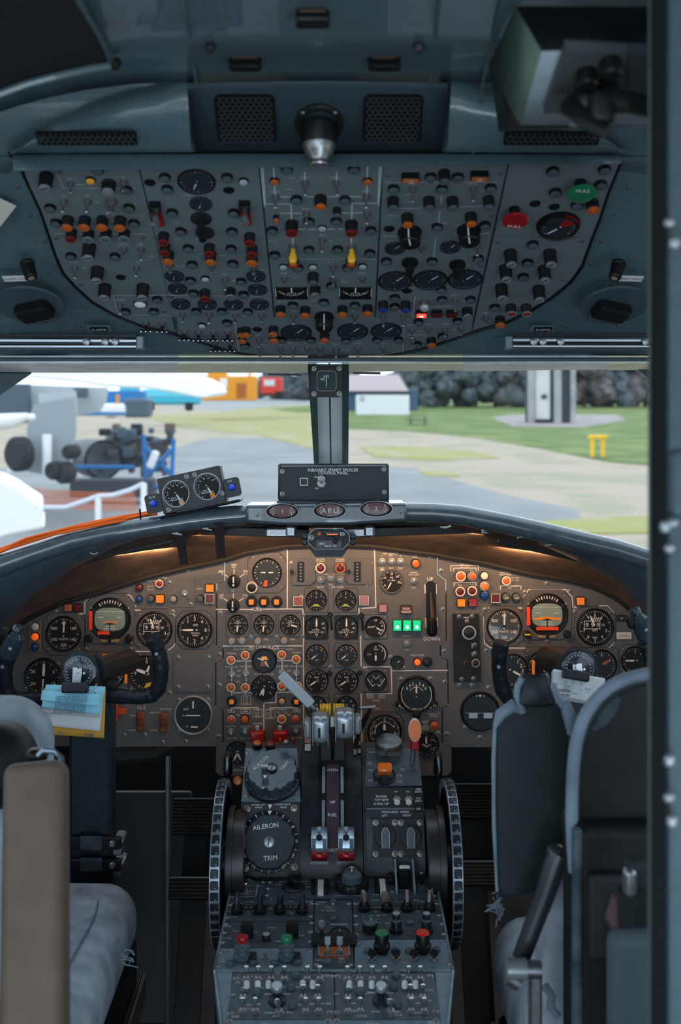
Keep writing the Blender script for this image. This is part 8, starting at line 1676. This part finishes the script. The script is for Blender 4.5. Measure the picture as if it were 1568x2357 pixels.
for i in range(44):
    x, y = rnd.uniform(235, 395), rnd.uniform(985, 1085); b = MB(); b.rbox(W(x, y, Ye+rnd.uniform(-.3, .8)), (rnd.uniform(.12, .45), .3, rnd.uniform(.1, .4)), .05, 2); part('accessory', b.mesh('accessory', rnd.choice([drk, dgrey, blackm, mat('engine_brown', (.14, .09, .07), .6), drk, dgrey])), t)
b = MB(); b.box(W(240, 1075, 34), (140*34/F, .12, 9*34/F), ch=.02); part('blue_beam', b.mesh('blue_beam', blu), t)
for x0, y0, x1, y1 in ((330, 1000, 338, 1125), (335, 1030, 420, 1120), (400, 1010, 395, 1110), (345, 1090, 400, 1030), (330, 1120, 420, 1124)): b = MB(); b.tube([W(x0, y0, 34), W(x1, y1, 34)], .07, 6); part('trolley_tube', b.mesh('trolley_tube', blu), t)
b = MB(); b.box(W(262, 1122, 34), (190*34/F, .8, 40*34/F), ch=.03); part('trolley_base', b.mesh('trolley_base', drk), t)
b = MB(); b.rbox(W(352, 1058, 33), (.22, .2, .55), .08, 3, M=Matrix.Rotation(.4, 3, 'Y')); part('white_tank', b.mesh('white_tank', wpaint), t)
obx('tractor', 'small blue ground tractor beyond the parked aircraft', 'vehicle', W(290, 925, 85)-Vector((0, 0, 1.2)), [('body', (0, 0, 1.3), (2.8, 2, 1.5), blu, .1), ('cab', (.3, 0, 2.3), (1.3, 1.8, 1.0), cyn, .1), ('wheel', (-.9, -1.1, .5), (.9, .3, .9), rubber, .2), ('wheel', (.9, -1.1, .5), (.9, .3, .9), rubber, .2)])
obx('van', 'long cyan van parked behind the tractor', 'vehicle', W(395, 938, 95)-Vector((0, 0, .2)), [('body', (0, 0, 1.1), (4.9, 2, 1.3), cyn, .2), ('window_band', (-.2, -1.02, 1.35), (3.6, .05, .5), mat('cyan_glass', (.15, .55, .68), .2)), ('wheel', (-1.6, -1.0, .3), (.7, .3, .7), rubber, .2), ('wheel', (1.6, -1.0, .3), (.7, .3, .7), rubber, .2)])
obx('aircraft_tug', 'low white and blue tug in front of the cyan van', 'vehicle', W(215, 972, 55)-Vector((0, 0, .1)), [('body', (0, 0, .7), (3.4, 1.6, .6), wpaint, .1), ('stripe', (0, -.82, .55), (3.4, .05, .15), blu), ('orange_post', (1.3, -.6, 1.0), (.15, .15, .9), org2), ('engine_cover', (2.2, 0, .8), (1.2, 1.4, .9), dgrey, .1)])
obx('orange_machine', 'large orange construction machine at the end of the road', 'vehicle', W(530, 922, 110), [('body', (0, 0, 1.2), (5.2, 3, 2.4), org2, .1), ('cab', (-1.2, -.2, 2.6), (1.8, 2.4, 1.2), org2, .1), ('window', (-.5, -1.55, 1.7), (.7, .1, .9), wpaint), ('dark_bay', (1.2, -1.55, 1.0), (.9, .1, 1.4), mat('dark_orange', (.35, .10, .02), .6)), ('mast', (1.9, 0, 2.4), (.3, .3, 1.6), org2)])
obx('red_truck', 'red truck parked beside the orange machine', 'vehicle', W(626, 915, 116), [('cab', (0, 0, 1.2), (2.2, 2.4, 1.7), redp, .15), ('window', (-.2, -1.25, 1.5), (1.1, .1, .6), mat('pale_glass', (.6, .65, .7), .2)), ('chassis', (.2, 0, .4), (3.4, 2, .6), drk), ('wheel', (.7, -1.1, .35), (.8, .3, .8), rubber, .2)])
# barrier posts and rope
for i, (x, y0, y1, lb) in enumerate(((226, 1140, 1222, 'white barrier post nearest the left, carrying the rope'), (331, 1112, 1190, 'white barrier post behind the gauge box'), (352, 1050, 1108, 'far white barrier post beside the engine trolley'), (18, 1072, 1118, 'leaning white barrier post at the far left'))):
    Y = 27. if i < 2 else 38.; b = MB(); k = Y/F; b.box(W(x, (y0+y1)/2, Y), (13*k if i < 2 else 9*k, .1, (y1-y0)*k), ch=.02, M=Matrix.Rotation(.35, 3, 'Y') if i == 3 else None); thing('barrier_post', lb, 'barrier', group='barrier posts', mesh=b.mesh('barrier_post', wpaint))
b = MB(); b.tube([W(x, y, 27) for x, y in ((100, 1168), (150, 1168), (190, 1155), (226, 1142), (260, 1140), (300, 1128), (331, 1113))], .055, 8); thing('barrier_rope', 'sagging pale rope strung between the white barrier posts', 'rope', mesh=b.mesh('barrier_rope', mat('pale_rope', (.60, .63, .70), .7)))
for i in range(7):
    y = 1134+i*6.2; b = MB(); b.tube([W(50-i*4, y-14+i, 30), W(120, y-4, 30), W(190, y, 30), W(310+i, y+3, 30)], .017, 6); thing('orange_ground_cable', 'orange cables lying in a bundle on the apron behind the barrier', 'cable', group='orange cables on the apron', mesh=b.mesh('orange_ground_cable', mat('orange_ground_cable', (.75, .18, .05), .6)))
Yn = 9.; pl = [(-200,1085),(0,1105),(30,1118),(70,1145),(98,1163),(100,1178),(92,1200),(104,1204),(103,1216),(60,1224),(20,1232),(0,1238),(-200,1300)]
ps = [W(x, y, Yn) for x, y in pl]; n = len(ps); b = MB(); q = [p_+Vector((-.2, .8, 0)) for p_ in ps]; b.add(ps+q, [tuple(range(n)), tuple(range(2*n-1, n-1, -1))]+[(i, i+n, (i+1) % n+n, (i+1) % n) for i in range(n)]); o = thing('white_fairing', 'bulky white fairing of a machine at the lower left corner of the windscreen', 'aircraft part', mesh=b.mesh('white_fairing', wpaint)); m_ = o.modifiers.new('b', 'BEVEL'); m_.width = .05; m_.segments = 3
